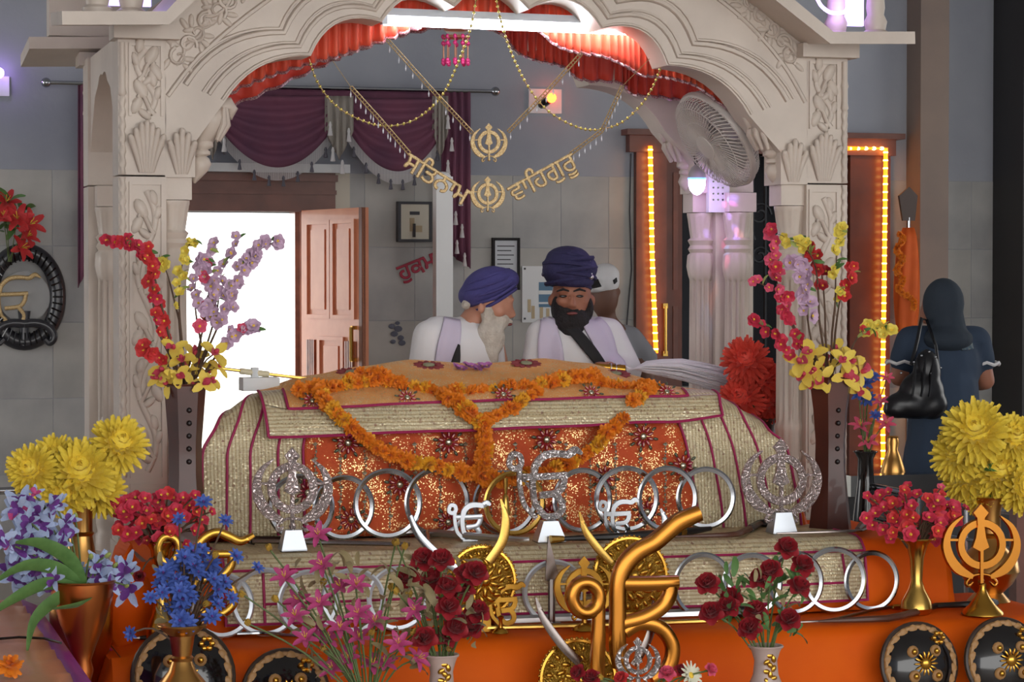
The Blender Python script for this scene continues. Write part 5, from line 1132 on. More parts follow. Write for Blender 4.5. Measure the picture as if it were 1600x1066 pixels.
# ---- copper-pink satin table at the left
mat('satin', (240, 172, 134), .3, .25, bump=(9, .6)); 
tb = thing('satin_table', 'low table under shiny copper satin with a purple border', 'table', P(40, 1060, -1.6)*1.0)
tx = P(75, 1000, -1.5).x; m = MB(); rows = []
for i in range(25):
    y = -2.6+2.0*i/24; row = []
    for j in range(17):
        x = tx-1.3+1.3*j/16; z = .50+.006*math.sin(y*42+3*math.sin(x*3))+.005*noise.noise(Vector((x*4, y*14, 1))); row.append(Vector((x, y, z)))
    rows.append(row)
m.grid(rows); m.build('cloth', 'satin', tb, 180, thick=.004)
m = MB(); m.grid([[Vector((tx, r[-1].y, r[-1].z+.002)), Vector((tx+.05, r[-1].y, .485)), Vector((tx+.075+.01*math.sin(i*1.3), r[-1].y, .38)), Vector((tx+.085+.02*math.sin(i*1.1), r[-1].y, DAIS+.02))] for i, r in enumerate(rows)]); m.build('border', 'purple_cloth', tb, 180, thick=.004)
for dx, y in ((-1.2, -2.5), (-.08, -2.5), (-1.2, -.7), (-.08, -.7)): MB().box2((tx+dx-.03, y-.03, DAIS if tx+dx > -3.3 else 0), (tx+dx+.03, y+.03, .49)).build('leg', 'dark_wood', tb, 0)
o = MB().tube([PZ(x, y, .512) for x, y in ((-20, 1000), (30, 996), (70, 998), (95, 1005))], .004, 6).build('black_cable', 'black_lacquer', None, origin=PZ(30, 996, .512)); tag(o, 'thin black cable lying across the copper satin', 'cable')
c = PZ(16, 1052, .52); t = thing('marigold_bloom', 'single orange marigold lying on the copper satin', 'flower', c); inst('bloom', fl('marigold'), t, c+Vector((0, 0, .02)), face((0, -.6, 1)), .075)
# ---- marigold garlands over the bed
def garland(path, label, size=25, step=11, fat=1.0, seed=0):
    r = random.Random(seed); cp = crom(path, 6); pts = [cp[0]]; acc = 0
    for a, b in zip(cp, cp[1:]):
        d = math.hypot(b.x-a.x, b.y-a.y); acc += d
        if acc >= step: pts.append(b); acc = 0
    q = [P(c.x, c.y, c.z) for c in pts]
    t = thing('marigold_garland', label, 'garland', q[0], 'marigold garlands on the bed')
    MB().tube(q, .006, 5).build('thread', 'stem_brown', t)
    for i, p in enumerate(q):
        for k in range(2 if fat > 1 else 1):
            s_ = SC(p); o = p+Vector((r.uniform(-3, 3)*fat, -.006-.012*k, r.uniform(-3, 3)*fat))*1.0 if False else p+Vector((r.uniform(-3, 3)*fat*s_, -.004-.014*k, r.uniform(-3, 3)*fat*s_))
            inst('blossom', fl('marigold' if r.random() < .82 else 'marigold_y'), t, o, face(Vector((r.uniform(-1, 1), -1, r.uniform(-.8, 1))), r.uniform(0, 6)), size*s_*r.uniform(.85, 1.2))
garland([(470, 611, -.33), (515, 604, -.27), (548, 600, -.25), (575, 592, -.25), (600, 590, -.25), (622, 602, -.27), (660, 611, -.30), (705, 614, -.32), (750, 611, -.31), (800, 606, -.30), (842, 602, -.29), (880, 596, -.28), (915, 590, -.27), (940, 600, -.28), (970, 606, -.30), (1005, 607, -.31), (1034, 611, -.32)], 'long marigold garland running along the top of the bed cover', 26, 9, 1.6, 1)
garland([(498, 612, -.36), (520, 640, -.45), (545, 664, -.46), (575, 690, -.46), (610, 708, -.46), (650, 722, -.47), (700, 733, -.47), (745, 744, -.48), (800, 748, -.48)], 'marigold strand sweeping down the left of the orange panel', 27, 9, 1.2, 2)
garland([(692, 616, -.37), (715, 634, -.44), (738, 648, -.455), (755, 660, -.465), (757, 690, -.46), (753, 715, -.46), (752, 738, -.47)], 'marigold strand dropping straight down the middle of the panel', 28, 9, 1.5, 3)
garland([(838, 612, -.36), (815, 628, -.43), (790, 641, -.45), (765, 652, -.465)], 'short marigold strand meeting the middle drop from the right', 26, 9, 1.0, 4)
garland([(975, 654, -.46), (955, 672, -.46), (938, 690, -.46), (915, 707, -.46), (890, 722, -.47), (850, 738, -.48), (815, 744, -.48)], 'marigold strand rising from the silver emblem to the right', 28, 10, 1.0, 5)
garland([(1012, 606, -.36), (1000, 616, -.40), (988, 628, -.44)], 'short marigold tail hanging over the right brocade border', 27, 9, 1.2, 6)
for cx, lb in ((590, 'heaped marigold clump on the left of the bed cover'), (905, 'heaped marigold clump on the right of the bed cover')):
    p0 = P(cx, 592, -.25); t = thing('marigold_clump', lb, 'garland', p0, 'marigold garlands on the bed'); r = random.Random(cx)
    for k in range(14):
        p = P(cx+r.uniform(-28, 28), 588+r.uniform(-6, 12), -.24+r.uniform(-.03, .02)); inst('blossom', fl('marigold'), t, p, face(Vector((r.uniform(-1, 1), -1, r.uniform(0, 1.2))), k), 27*SC(p))
p0 = P(736, 585, -.1); t = thing('purple_flower', 'crumpled purple flower lying on the bed cover ridge', 'flower', p0)
for k in range(7):
    p = P(712+k*8, 584+3*math.sin(k*2), -.11)+Vector((0, -.01, .02)); inst('blossom', fl('plum_purple'), t, p, face((rf.uniform(-.6, .6), -.5, 1), k), 20*SC(p))
# ================================================================== people
mat('skin', (168, 112, 88), .55, var=(20, .4), rgb2=(152, 98, 76)); mat('skin_dark', (112, 78, 64), .55); mat('skin_fair', (196, 140, 116), .55)
mat('navy', (50, 46, 88), .85, bump=(90, .3), var=(8, .4), rgb2=(42, 40, 78)); mat('indigo', (76, 72, 134), .85, bump=(90, .3), var=(8, .4), rgb2=(66, 62, 120))
mat('white_cotton', (226, 224, 226), .85, bump=(14, .25)); mat('lavender', (206, 196, 216), .85, bump=(16, .2)); mat('beard_black', (34, 30, 32), .8, bump=(120, .6)); mat('beard_white', (214, 206, 194), .8, bump=(120, .6), var=(30, .6), rgb2=(186, 176, 164))
mat('black_strap', (26, 24, 26), .7); mat('lip', (120, 62, 58), .6); mat('eye_dark', (30, 24, 24), .3); mat('blue_kameez', (52, 68, 90), .85, var=(6, .5), rgb2=(42, 56, 76)); mat('dark_scarf', (44, 54, 66), .85, bump=(30, .2)); mat('black_patent', (22, 22, 26), .32); mat('grey_shirt', (140, 140, 146), .85); mat('dark_trousers', (46, 48, 56), .85)
def project(o, target, off=.006):
    sw = o.modifiers.new('wrap', 'SHRINKWRAP'); sw.target = target; sw.wrap_method = 'PROJECT'; sw.use_project_x = False; sw.use_project_y = True; sw.use_project_z = False; sw.use_negative_direction = False; sw.use_positive_direction = True; sw.offset = off
    bpy.context.view_layer.update(); y0 = [v.co.y for v in o.data.vertices]; bake(o)
    bm = bmesh.new(); bm.from_mesh(o.data); bm.verts.ensure_lookup_table()
    bmesh.ops.delete(bm, geom=[v for v, y in zip(list(bm.verts), y0) if abs(v.co.y-y) < .02], context='VERTS'); bm.to_mesh(o.data); bm.free()
    so = o.modifiers.new('thick', 'SOLIDIFY'); so.thickness = .008; so.offset = 0
    bpy.context.view_layer.update(); return bake(o)
def cloth_strip(name, L, R_, Yf, mt, parent, target, off=.008, ny=18, nx=8, fold=.0):
    """a strip between two px edge lines, laid onto the target from the front"""
    a = crom([(x, y, 0) for x, y in L], max(1, ny//(len(L)-1))); b = crom([(x, y, 0) for x, y in R_], max(1, ny//(len(R_)-1))); n_ = min(len(a), len(b)); g = []
    for i in range(n_): g.append([P(a[i].x+(b[i].x-a[i].x)*j/nx, a[i].y+(b[i].y-a[i].y)*j/nx, Yf)+Vector((0, -.4, 0)) for j in range(nx+1)])
    m = MB(); m.grid(g); o = m.build(name, mt, None, 180); project(o, target, off)
    o.parent = parent; o.location = -WLOC[parent.name]
    return o
st = MB().box2((-.95, .46, .503), (.80, .79, .78)).build('priest_bench', 'white_paint', None, 0, origin=(0, .62, .503)); tag(st, 'low white bench the two turbaned men sit on behind the bed', 'bench')
# ---------------------------------------------------------------- man with tall navy turban
Yp = .64
t = thing('person', 'man in tall navy turban with black beard, white tunic and lilac scarf, holding a whisk', 'person', (P(898, 700, Yp).x, Yp, .78))
V = lambda px, py, dy=0: P(px, py, Yp+dy)
s = SC(V(893, 480)); hipz = .87; hx = V(898, 700).x
hd = Matrix.Rotation(.18, 3, 'X')
skin = [('e', V(893, 462, .0), (31*s, .085, 42*s)), ('e', V(893, 478, -.03), (24*s, .06, 28*s)), ('e', V(893, 470, -.085), (4.5*s, .020, 9*s)), ('e', V(893, 477, -.092), (7*s, .018, 5*s)),
        ('e', V(879, 470, -.06), (11*s, .025, 9*s)), ('e', V(907, 470, -.06), (11*s, .025, 9*s)), ('e', V(880, 455, -.065), (14*s, .022, 5*s)), ('e', V(906, 455, -.065), (14*s, .022, 5*s)), ('e', V(861, 470, .01), (5*s, .02, 10*s)), ('e', V(925, 470, .01), (5*s, .02, 10*s)),
        ('c', V(894, 485, .02), 18*s, V(895, 520, .03), 22*s), ('c', V(895, 530, .03), 44*s, Vector((hx, Yp+.03, hipz)), 48*s), ('c', V(850, 515, .02), 20*s, V(840, 580, 0), 17*s), ('c', V(842, 580, 0), 17*s, V(868, 640, -.13), 13*s),
        ('c', V(950, 515, .02), 20*s, V(985, 580, -.02), 17*s), ('c', V(985, 580, -.02), 16*s, V(948, 576, -.17), 11*s),
        ('e', V(938, 574, -.2), (13*s, .026, 9*s)),
        ('c', Vector((hx-.09, Yp, hipz)), .085, Vector((hx-.22, Yp-.12, .85)), .06), ('c', Vector((hx-.22, Yp-.12, .85)), .06, Vector((hx+.06, Yp-.13, .825)), .04), ('c', Vector((hx+.09, Yp, hipz)), .085, Vector((hx+.22, Yp-.12, .85)), .06), ('c', Vector((hx+.22, Yp-.12, .85)), .06, Vector((hx-.04, Yp-.10, .83)), .04)]
for k in range(4): skin.append(('c', V(932+k*5.2, 568, -.21), 3.2*s, V(929+k*5.2, 578, -.235), 2.8*s))
skin.append(('c', V(946, 582, -.19), 3.4*s, V(936, 583, -.225), 3.0*s))
blob('body', skin, 'skin', t, .0075, 3)
kurta = [('c', V(853, 517, .02), 23*s, V(943, 517, .02), 23*s), ('e', V(898, 570, .02), (66*s, .14, 78*s)), ('c', V(898, 560, .03), 56*s, Vector((hx, Yp+.02, .90)), 64*s), ('c', V(846, 522, .02), 25*s, V(836, 585, -.01), 24*s), ('c', V(836, 585, -.01), 24*s, V(862, 632, -.11), 19*s),
         ('c', V(950, 520, .02), 26*s, V(980, 580, -.03), 25*s), ('c', V(980, 580, -.03), 24*s, V(962, 580, -.13), 19*s), ('c', Vector((hx-.10, Yp, .88)), .10, Vector((hx-.22, Yp-.10, .86)), .072), ('c', Vector((hx+.10, Yp, .88)), .10, Vector((hx+.22, Yp-.10, .86)), .072), ('c', Vector((hx-.25, Yp-.12, .85)), .06, Vector((hx+.25, Yp-.12, .85)), .06)]
ku = blob('tunic', kurta, 'white_cotton', t, .011, 5)
cloth_strip('scarf', [(872, 486), (856, 505), (848, 540), (847, 590)], [(882, 492), (880, 515), (882, 545), (884, 590)], Yp-.12, 'lavender', t, ku, .012)
cloth_strip('scarf', [(912, 492), (920, 520), (930, 545), (936, 590)], [(932, 482), (958, 506), (968, 535), (975, 590)], Yp-.12, 'lavender', t, ku, .012)
cloth_strip('strap', [(884, 508), (905, 540), (935, 578)], [(898, 500), (920, 530), (950, 572)], Yp-.12, 'black_strap', t, ku, .019)
blob('beard', [('e', V(894, 500, -.045), (28*s, .05, 24*s)), ('e', V(894, 484, -.07), (19*s, .02, 5*s)), ('e', V(870, 482, -.02), (8*s, .05, 20*s)), ('e', V(918, 482, -.02), (8*s, .05, 20*s)), ('e', V(895, 516, -.055), (19*s, .035, 16*s))], 'beard_black', t, .007, 2)
MB().ell(V(894, 490, -.095), (9*s, .010, 2.6*s), 10, 5).build('mouth', 'lip', t)
for ex in (880, 906):
    MB().ell(V(ex, 463, -.083), (6.5*s, .007, 2.2*s), 10, 5).build('eye', 'eye_dark', t)
    MB().tube([V(ex-10, 455.5, -.084), V(ex, 452, -.09), V(ex+9, 455, -.084)], [.003, .0055, .003], 6).build('eyebrow', 'beard_black', t)
tb_ = blob('turban', [('e', V(890, 430, .01), (40*s, .115, 24*s)), ('e', V(889, 416, .02), (42*s, .12, 24*s)), ('e', V(887, 403, .02), (34*s, .10, 19*s)), ('e', V(895, 442, -.005), (33*s, .098, 12*s)), ('e', V(866, 424, .0), (18*s, .08, 17*s)), ('e', V(912, 420, .0), (20*s, .09, 22*s))], 'navy', t, .008, 4)
for k in range(7):
    cy = 446-k*7.5; w = (32, 37, 40, 41, 40, 36, 28)[k]; dp = (.098, .108, .117, .122, .118, .108, .085)[k]
    m = MB(); m.tube([V(890, cy, .012)+Vector((math.cos(a)*w*s, -math.sin(a)*dp, (.012 if k % 2 else -.014)*math.cos(a)+.008*math.sin(a))) for a in [2*math.pi*i/28 for i in range(28)]], .0065, 6, closed=True, flat=1.3); m.build('turban_fold', 'navy', tb_) if False else None
    o = m.build('turban_fold', 'navy', t)
m = MB(); m.tube([V(922, 408, -.07), V(925, 418, -.075), V(924, 430, -.08)], [.003, .006, .003], 6); m.ell(V(924, 433, -.085), (.010, .006, .010), 10, 6); m.ell(V(923, 419, -.085), (.008, .005, .006), 10, 6); m.build('turban_brooch', 'silver', t)
# fly whisk
w0 = V(944, 575, -.215); wk_ = thing('fly_whisk', 'pale fly whisk with a banded gold handle held out over the bed end', 'whisk', V(955, 576, -.22))
MB().tube([V(930, 571, -.215), V(944, 574, -.22), V(976, 578, -.235)], [.010, .013, .019], 12).build('handle', 'gold', wk_)
for px in (952, 960, 968): MB().tube([V(px+j*1.5, 574.5+(px-944)*.12+j*.18, -.225) for j in (0, 1)], .0215, 12).build('handle_band', 'silver', wk_)
mat('whisk_hair', (238, 232, 240), .7); m = MB(); r = random.Random(4)
for k in range(260):
    a = r.uniform(0, 6.28); q_ = math.sqrt(r.random()); L = r.uniform(.75, 1.0); p0 = V(977, 578, -.235)+Vector((0, math.cos(a)*.014*q_, math.sin(a)*.014*q_))
    ex = 1000+L*150; ey = 590+math.sin(a)*20*q_+14*(L-.5)
    p3 = V(ex, ey, -.25+math.cos(a)*.05*q_); p1 = V(1010, 574+math.sin(a)*9*q_, -.24+math.cos(a)*.04*q_); p2 = V(1065, 578+math.sin(a)*17*q_, -.245+math.cos(a)*.06*q_)
    m.tube([p0]+[Vector(v) for v in crom([p1, p2, p3], 2)], [.0026]*5+[.0012], 3, False)
o = m.build('hair', 'whisk_hair', wk_, 180); o['kind'] = 'stuff'
# ---------------------------------------------------------------- old man in profile
Yp = .64
t = thing('person', 'old man in rounded indigo turban with long white beard, bowing over the bed', 'person', (P(712, 700, Yp).x, Yp, .78))
V = lambda px, py, dy=0: P(px, py, Yp+dy)
hx = V(712, 700).x
skin = [('e', V(768, 472, .0), (34*s, .08, 34*s)), ('e', V(784, 478, -.005), (17*s, .062, 24*s)), ('c', V(797, 478, -.02), 4*s, V(801, 492, -.02), 6*s), ('e', V(797, 494, -.02), (6*s, .018, 4.5*s)), ('e', V(796, 468, -.02), (6*s, .05, 5*s)), ('e', V(780, 487, -.06), (11*s, .02, 9*s)),
        ('e', V(752, 482, -.078), (6*s, .012, 9*s)), ('c', V(752, 482, .02), 19*s, V(728, 520, .03), 24*s), ('c', V(722, 535, .03), 44*s, Vector((hx, Yp+.03, hipz)), 50*s), ('c', V(672, 520, -.02), 21*s, V(665, 600, -.07), 18*s), ('c', V(665, 600, -.07), 17*s, V(720, 650, -.15), 13*s), ('c', V(765, 525, .08), 20*s, V(785, 600, .03), 17*s), ('c', V(785, 600, .03), 16*s, V(770, 640, -.12), 12*s), ('e', V(735, 655, -.17), (14*s, .03, 9*s)), ('e', V(765, 650, -.15), (14*s, .03, 9*s)),
        ('c', Vector((hx-.09, Yp, hipz)), .085, Vector((hx-.22, Yp-.12, .85)), .06), ('c', Vector((hx-.22, Yp-.12, .85)), .06, Vector((hx+.06, Yp-.13, .825)), .04), ('c', Vector((hx+.09, Yp, hipz)), .085, Vector((hx+.22, Yp-.12, .85)), .06), ('c', Vector((hx+.22, Yp-.12, .85)), .06, Vector((hx-.04, Yp-.10, .83)), .04)]
for k in range(4): skin.append(('c', V(744+k*1.5, 652+k*4, -.17), 3*s, V(757+k*1.2, 656+k*4, -.185), 2.6*s)); skin.append(('c', V(772+k*1.5, 648+k*4, -.16), 3*s, V(782+k*1.2, 654+k*4, -.18), 2.6*s))
blob('body', skin, 'skin_fair', t, .0075, 3)
kurta = [('c', V(682, 520, .0), 27*s, V(752, 524, .05), 25*s), ('e', V(714, 580, .02), (72*s, .145, 84*s)), ('c', V(714, 560, .03), 60*s, Vector((hx, Yp+.02, .90)), 68*s), ('c', V(672, 525, -.02), 28*s, V(662, 600, -.06), 28*s), ('c', V(662, 600, -.06), 26*s, V(712, 642, -.13), 19*s), ('c', V(762, 528, .06), 24*s, V(776, 600, .03), 20*s), ('c', V(776, 600, .03), 20*s, V(768, 630, -.09), 17*s), ('c', V(738, 510, .03), 25*s, V(728, 530, .03), 34*s),
         ('c', Vector((hx-.10, Yp, .88)), .10, Vector((hx-.22, Yp-.10, .86)), .072), ('c', Vector((hx+.10, Yp, .88)), .10, Vector((hx+.22, Yp-.10, .86)), .072), ('c', Vector((hx-.25, Yp-.12, .85)), .06, Vector((hx+.25, Yp-.12, .85)), .06)]
ku = blob('tunic', kurta, 'white_cotton', t, .011, 5)
cloth_strip('scarf', [(706, 490), (694, 515), (684, 545), (676, 590)], [(730, 494), (724, 520), (718, 545), (706, 590)], Yp-.12, 'lavender', t, ku, .012)
cloth_strip('strap', [(716, 538), (708, 556), (700, 580)], [(719, 540), (718, 560), (716, 580)], Yp-.12, 'black_strap', t, ku, .016)
blob('beard', [('e', V(776, 500, -.02), (20*s, .05, 20*s)), ('e', V(766, 528, -.05), (24*s, .045, 30*s)), ('e', V(762, 556, -.06), (18*s, .035, 26*s)), ('e', V(762, 490, -.05), (11*s, .03, 20*s)), ('c', V(786, 499, -.02), 5*s, V(800, 503, -.03), 3*s), ('e', V(756, 575, -.06), (10*s, .025, 16*s))], 'beard_white', t, .007, 2)
MB().ell(V(788, 474, -.062), (5*s, .006, 2.2*s), 10, 5).build('eye', 'eye_dark', t); MB().tube([V(778, 466, -.066), V(787, 463, -.066), V(797, 467, -.055)], [.003, .005, .003], 6).build('eyebrow', 'beard_white', t)
MB().ell(V(795, 507, -.03), (6*s, .012, 2.5*s), 8, 5).build('mouth', 'lip', t)
MB().ell(V(728, 476, -.02), (7*s, .03, 8*s), 8, 5).build('hair', 'beard_white', t)
rotT = Matrix.Rotation(-.42, 3, 'Y')
tb_ = blob('turban', [('e', V(764, 450, .01), (45*s, .115, 29*s), rotT), ('e', V(760, 445, .01), (40*s, .105, 27*s), rotT), ('e', V(785, 440, .01), (26*s, .10, 20*s), rotT), ('e', V(740, 460, .01), (24*s, .095, 20*s), rotT)], 'indigo', t, .008, 4)
for k in range(5):
    off = -20+k*10; w = (38, 44, 46, 43, 33)[k]; dp = (.098, .112, .118, .108, .088)[k]; c_ = V(764, 450, .01)+rotT @ Vector((0, 0, -off*s*.0+(-20+k*10)*s*.95))
    MB().tube([c_+rotT @ Vector((math.cos(a)*w*s, -math.sin(a)*dp, .006*math.sin(a*2+k))) for a in [2*math.pi*i/28 for i in range(28)]], .006, 6, closed=True, flat=1.2).build('turban_fold', 'indigo', t)
# ---------------------------------------------------------------- man in a white cap near the wall
Yp = 3.6
V = lambda px, py, dy=0: P(px, py, Yp+dy)
s3 = SC(V(945, 455)); bx = V(950, 600).x
t = thing('person', 'man in a white and black cap standing behind the black bearded man', 'person', (bx, Yp, 0))
blob('body', [('e', V(944, 462, 0), (23*s3, .09, 34*s3)), ('c', V(948, 488, .01), 14*s3, V(950, 512, .02), 17*s3), ('c', V(950, 530, .02), 36*s3, Vector((bx, Yp, .95)), 40*s3), ('c', V(915, 525, 0), 15*s3, Vector((bx-.22, Yp, 1.0)), .04), ('c', V(985, 525, 0), 15*s3, Vector((bx+.22, Yp, 1.0)), .04), ('c', Vector((bx-.22, Yp, 1.0)), .04, Vector((bx-.2, Yp-.06, .8)), .035), ('c', Vector((bx+.22, Yp, 1.0)), .04, Vector((bx+.2, Yp-.06, .8)), .035), ('c', Vector((bx-.09, Yp, .9)), .085, Vector((bx-.1, Yp, .06)), .05), ('c', Vector((bx+.09, Yp, .9)), .085, Vector((bx+.1, Yp, .06)), .05), ('c', Vector((bx-.1, Yp+.02, .04)), .04, Vector((bx-.1, Yp-.14, .035)), .035), ('c', Vector((bx+.1, Yp+.02, .04)), .04, Vector((bx+.1, Yp-.14, .035)), .035), ('e', V(966, 456, .0), (4*s3, .02, 7*s3))], 'skin_dark', t, .014, 3)
blob('shirt', [('c', V(922, 524, .01), 18*s3, V(978, 524, .01), 18*s3), ('e', V(950, 570, .02), (44*s3, .15, 60*s3)), ('c', V(950, 540, .02), 42*s3, Vector((bx, Yp, .92)), 46*s3), ('c', V(915, 527, 0), 19*s3, Vector((bx-.22, Yp, 1.1)), .055), ('c', V(985, 527, 0), 19*s3, Vector((bx+.22, Yp, 1.1)), .055)], 'grey_shirt', t, .016, 4)
blob('trousers', [('c', Vector((bx-.09, Yp, .9)), .115, Vector((bx-.1, Yp, .1)), .075), ('c', Vector((bx+.09, Yp, .9)), .115, Vector((bx+.1, Yp, .1)), .075)], 'dark_trousers', t, .016, 3)
cp_ = blob('cap', [('e', V(942, 440, .0), (26*s3, .105, 24*s3)), ('e', V(946, 430, .0), (22*s3, .09, 19*s3)), ('e', V(930, 450, -.04), (18*s3, .06, 8*s3))], 'white_cotton', t, .01, 3)
cloth_strip('cap_patch', [(924, 440), (922, 452)], [(936, 436), (940, 448)], Yp-.10, 'black_strap', t, cp_, .004, 6, 6)
cloth_strip('cap_patch', [(928, 420), (927, 426)], [(938, 418), (937, 423)], Yp-.10, 'black_strap', t, cp_, .004, 6, 6)
cloth_strip('cap_patch', [(958, 438), (960, 444)], [(964, 434), (965, 440)], Yp-.10, 'black_strap', t, cp_, .004, 6, 6)
# ---------------------------------------------------------------- woman seen from behind
Yp = 1.75
V = lambda px, py, dy=0: P(px, py, Yp+dy)
s4 = SC(V(1475, 520)); bx = V(1475, 600).x
t = thing('person', 'woman seen from behind in dark headscarf and blue tunic with a shoulder bag', 'person', (bx, Yp, 0))
body = [('e', V(1470, 478, .02), (29*s4, .095, 38*s4)), ('e', V(1447, 490, .06), (9*s4, .04, 18*s4)), ('c', V(1474, 505, .01), 16*s4, V(1475, 535, .01), 19*s4), ('c', V(1475, 560, .02), 40*s4, Vector((bx, Yp, .85)), 40*s4), ('c', V(1424, 532, .01), 18*s4, V(1404, 590, .03), 15*s4), ('c', V(1404, 590, .03), 14*s4, V(1440, 600, .22), 10*s4), ('c', V(1524, 532, .01), 18*s4, V(1540, 596, .02), 15*s4), ('c', V(1540, 596, .02), 14*s4, V(1500, 604, .22), 10*s4), ('e', V(1450, 600, .25), (11*s4, .04, 8*s4)), ('e', V(1488, 602, .25), (11*s4, .04, 8*s4)),
        ('c', Vector((bx-.07, Yp, .85)), .07, Vector((bx-.09, Yp, .06)), .05), ('c', Vector((bx+.07, Yp, .85)), .07, Vector((bx+.09, Yp, .06)), .05), ('c', Vector((bx-.09, Yp-.03, .04)), .04, Vector((bx-.09, Yp+.14, .035)), .035), ('c', Vector((bx+.09, Yp-.03, .04)), .04, Vector((bx+.09, Yp+.14, .035)), .035)]
for k in range(4): body.append(('c', V(1452+k, 594+k*4, .27), 3*s4, V(1464+k, 590+k*4, .29), 2.6*s4)); body.append(('c', V(1486-k, 596+k*4, .27), 3*s4, V(1474-k, 592+k*4, .29), 2.6*s4))
blob('body', body, 'skin', t, .011, 3)
km = blob('tunic', [('c', V(1426, 532, .01), 24*s4, V(1524, 532, .01), 24*s4), ('e', V(1475, 570, .02), (62*s4, .14, 62*s4)), ('c', V(1475, 600, .02), 54*s4, V(1475, 720, .0), 60*s4), ('c', V(1475, 700, .0), 62*s4, Vector((bx, Yp, .55)), 70*s4), ('c', V(1424, 532, .01), 25*s4, V(1412, 564, .02), 23*s4), ('c', V(1524, 532, .01), 25*s4, V(1534, 566, .02), 22*s4)], 'blue_kameez', t, .013, 4)
blob('trousers', [('c', Vector((bx-.07, Yp, .62)), .09, Vector((bx-.09, Yp, .1)), .07), ('c', Vector((bx+.07, Yp, .62)), .09, Vector((bx+.09, Yp, .1)), .07)], 'dark_trousers', t, .016, 3)
blob('headscarf', [('e', V(1474, 474, -.01), (32*s4, .105, 40*s4)), ('c', V(1476, 490, -.02), 29*s4, V(1482, 525, -.02), 30*s4), ('e', V(1480, 530, -.05), (42*s4, .10, 22*s4))], 'dark_scarf', t, .01, 4)
for px, py in ((1409, 566), (1537, 568)):
    c_ = V(px, py, .02); MB().tube([c_+Vector((math.cos(a)*24*s4, math.sin(a)*24*s4, .006*math.sin(a*6))) for a in [2*math.pi*i/24 for i in range(24)]], .008, 6, closed=True).build('sleeve_lace', 'white_cotton', t)
cloth_strip('back_print', [(1502, 520), (1504, 548)], [(1524, 522), (1526, 546)], Yp-.12, mat('print_pale', (120, 130, 128), .85, var=(30, 1.5), rgb2=(70, 88, 104)), t, km, .006, 8, 8)
bg = thing('shoulder_bag', 'glossy black shoulder bag hanging on the woman in blue', 'bag', V(1430, 650, -.2))
blob('bag_body', [('e', V(1448, 584, -.19), (23*s4, .05, 38*s4)), ('e', V(1440, 612, -.2), (38*s4, .06, 32*s4)), ('e', V(1422, 632, -.2), (44*s4, .06, 22*s4)), ('e', V(1404, 640, -.2), (26*s4, .05, 14*s4)), ('e', V(1456, 632, -.2), (26*s4, .055, 24*s4)), ('e', V(1432, 640, -.2), (50*s4, .055, 15*s4))], 'black_patent', bg, .011, 3)
MB().tube([V(1424, 570, -.21), V(1434, 530, -.18), V(1440, 498, -.10), V(1448, 500, -.02), V(1462, 540, -.19), V(1466, 572, -.21)], .010, 8, flat=.5).build('strap', 'black_patent', bg)
sd = MB().ell((0, 0, 0), (.006, .005, .006), 6, 4).mesh('stud', 'steel', 180)
for px, py in ((1440, 556), (1452, 550), (1462, 558), (1428, 566), (1408, 583), (1455, 584), (1470, 575)): inst('stud', sd, bg, V(px, py, -.245))
for px in (1432, 1446, 1458): MB().tube([V(px, 560, -.225), V(px-3, 590, -.248), V(px-6, 620, -.262)], [.004, .009, .004], 6).build('pleat', 'black_patent', bg)
# ================================================================== hanging decorations
mat('gold_thread', (206, 180, 132), .4, .35, var=(220, 1), rgb2=(164, 132, 84)); mat('gold_bead', (220, 206, 120), .25, .9); mat('crystal', (226, 226, 236), .15, .2); mat('tube_glow', (255, 255, 255), .4, emit=((244, 248, 255), 16.0)); mat('tube_case', (214, 220, 230), .4)
# tube lamp under the arch
Y = .08; t = thing('tube_lamp', 'glowing white tube lamp slung under the arch top', 'lamp', P(800, 40, Y))
a, b = P(600, 33, Y), P(1004, 49, Y); MB().tube([a, b], .0155, 12).build('tube', 'tube_glow', t)
m = MB(); d = (b-a).normalized(); up = Vector((0, 0, 1)); m.rings([[a+up*.018+Vector((0, -.03, 0)), a+up*.018+Vector((0, .03, 0)), a+up*.045+Vector((0, .022, 0)), a+up*.045+Vector((0, -.022, 0))], [b+up*.018+Vector((0, -.03, 0)), b+up*.018+Vector((0, .03, 0)), b+up*.045+Vector((0, .022, 0)), b+up*.045+Vector((0, -.022, 0))]]); m.build('casing', 'tube_case', t, 0)
for p in (a, b): MB().box(p+Vector((0, 0, .01)), (.02, .036, .045)).build('end_cap', 'tube_case', t, 0)
for px in (690, 900): q = P(px, 33, Y); MB().tube([q+Vector((0, 0, .05)), Vector((q.x, q.y, 2.8))], .003, 5).build('hanger', 'white_paint', t)
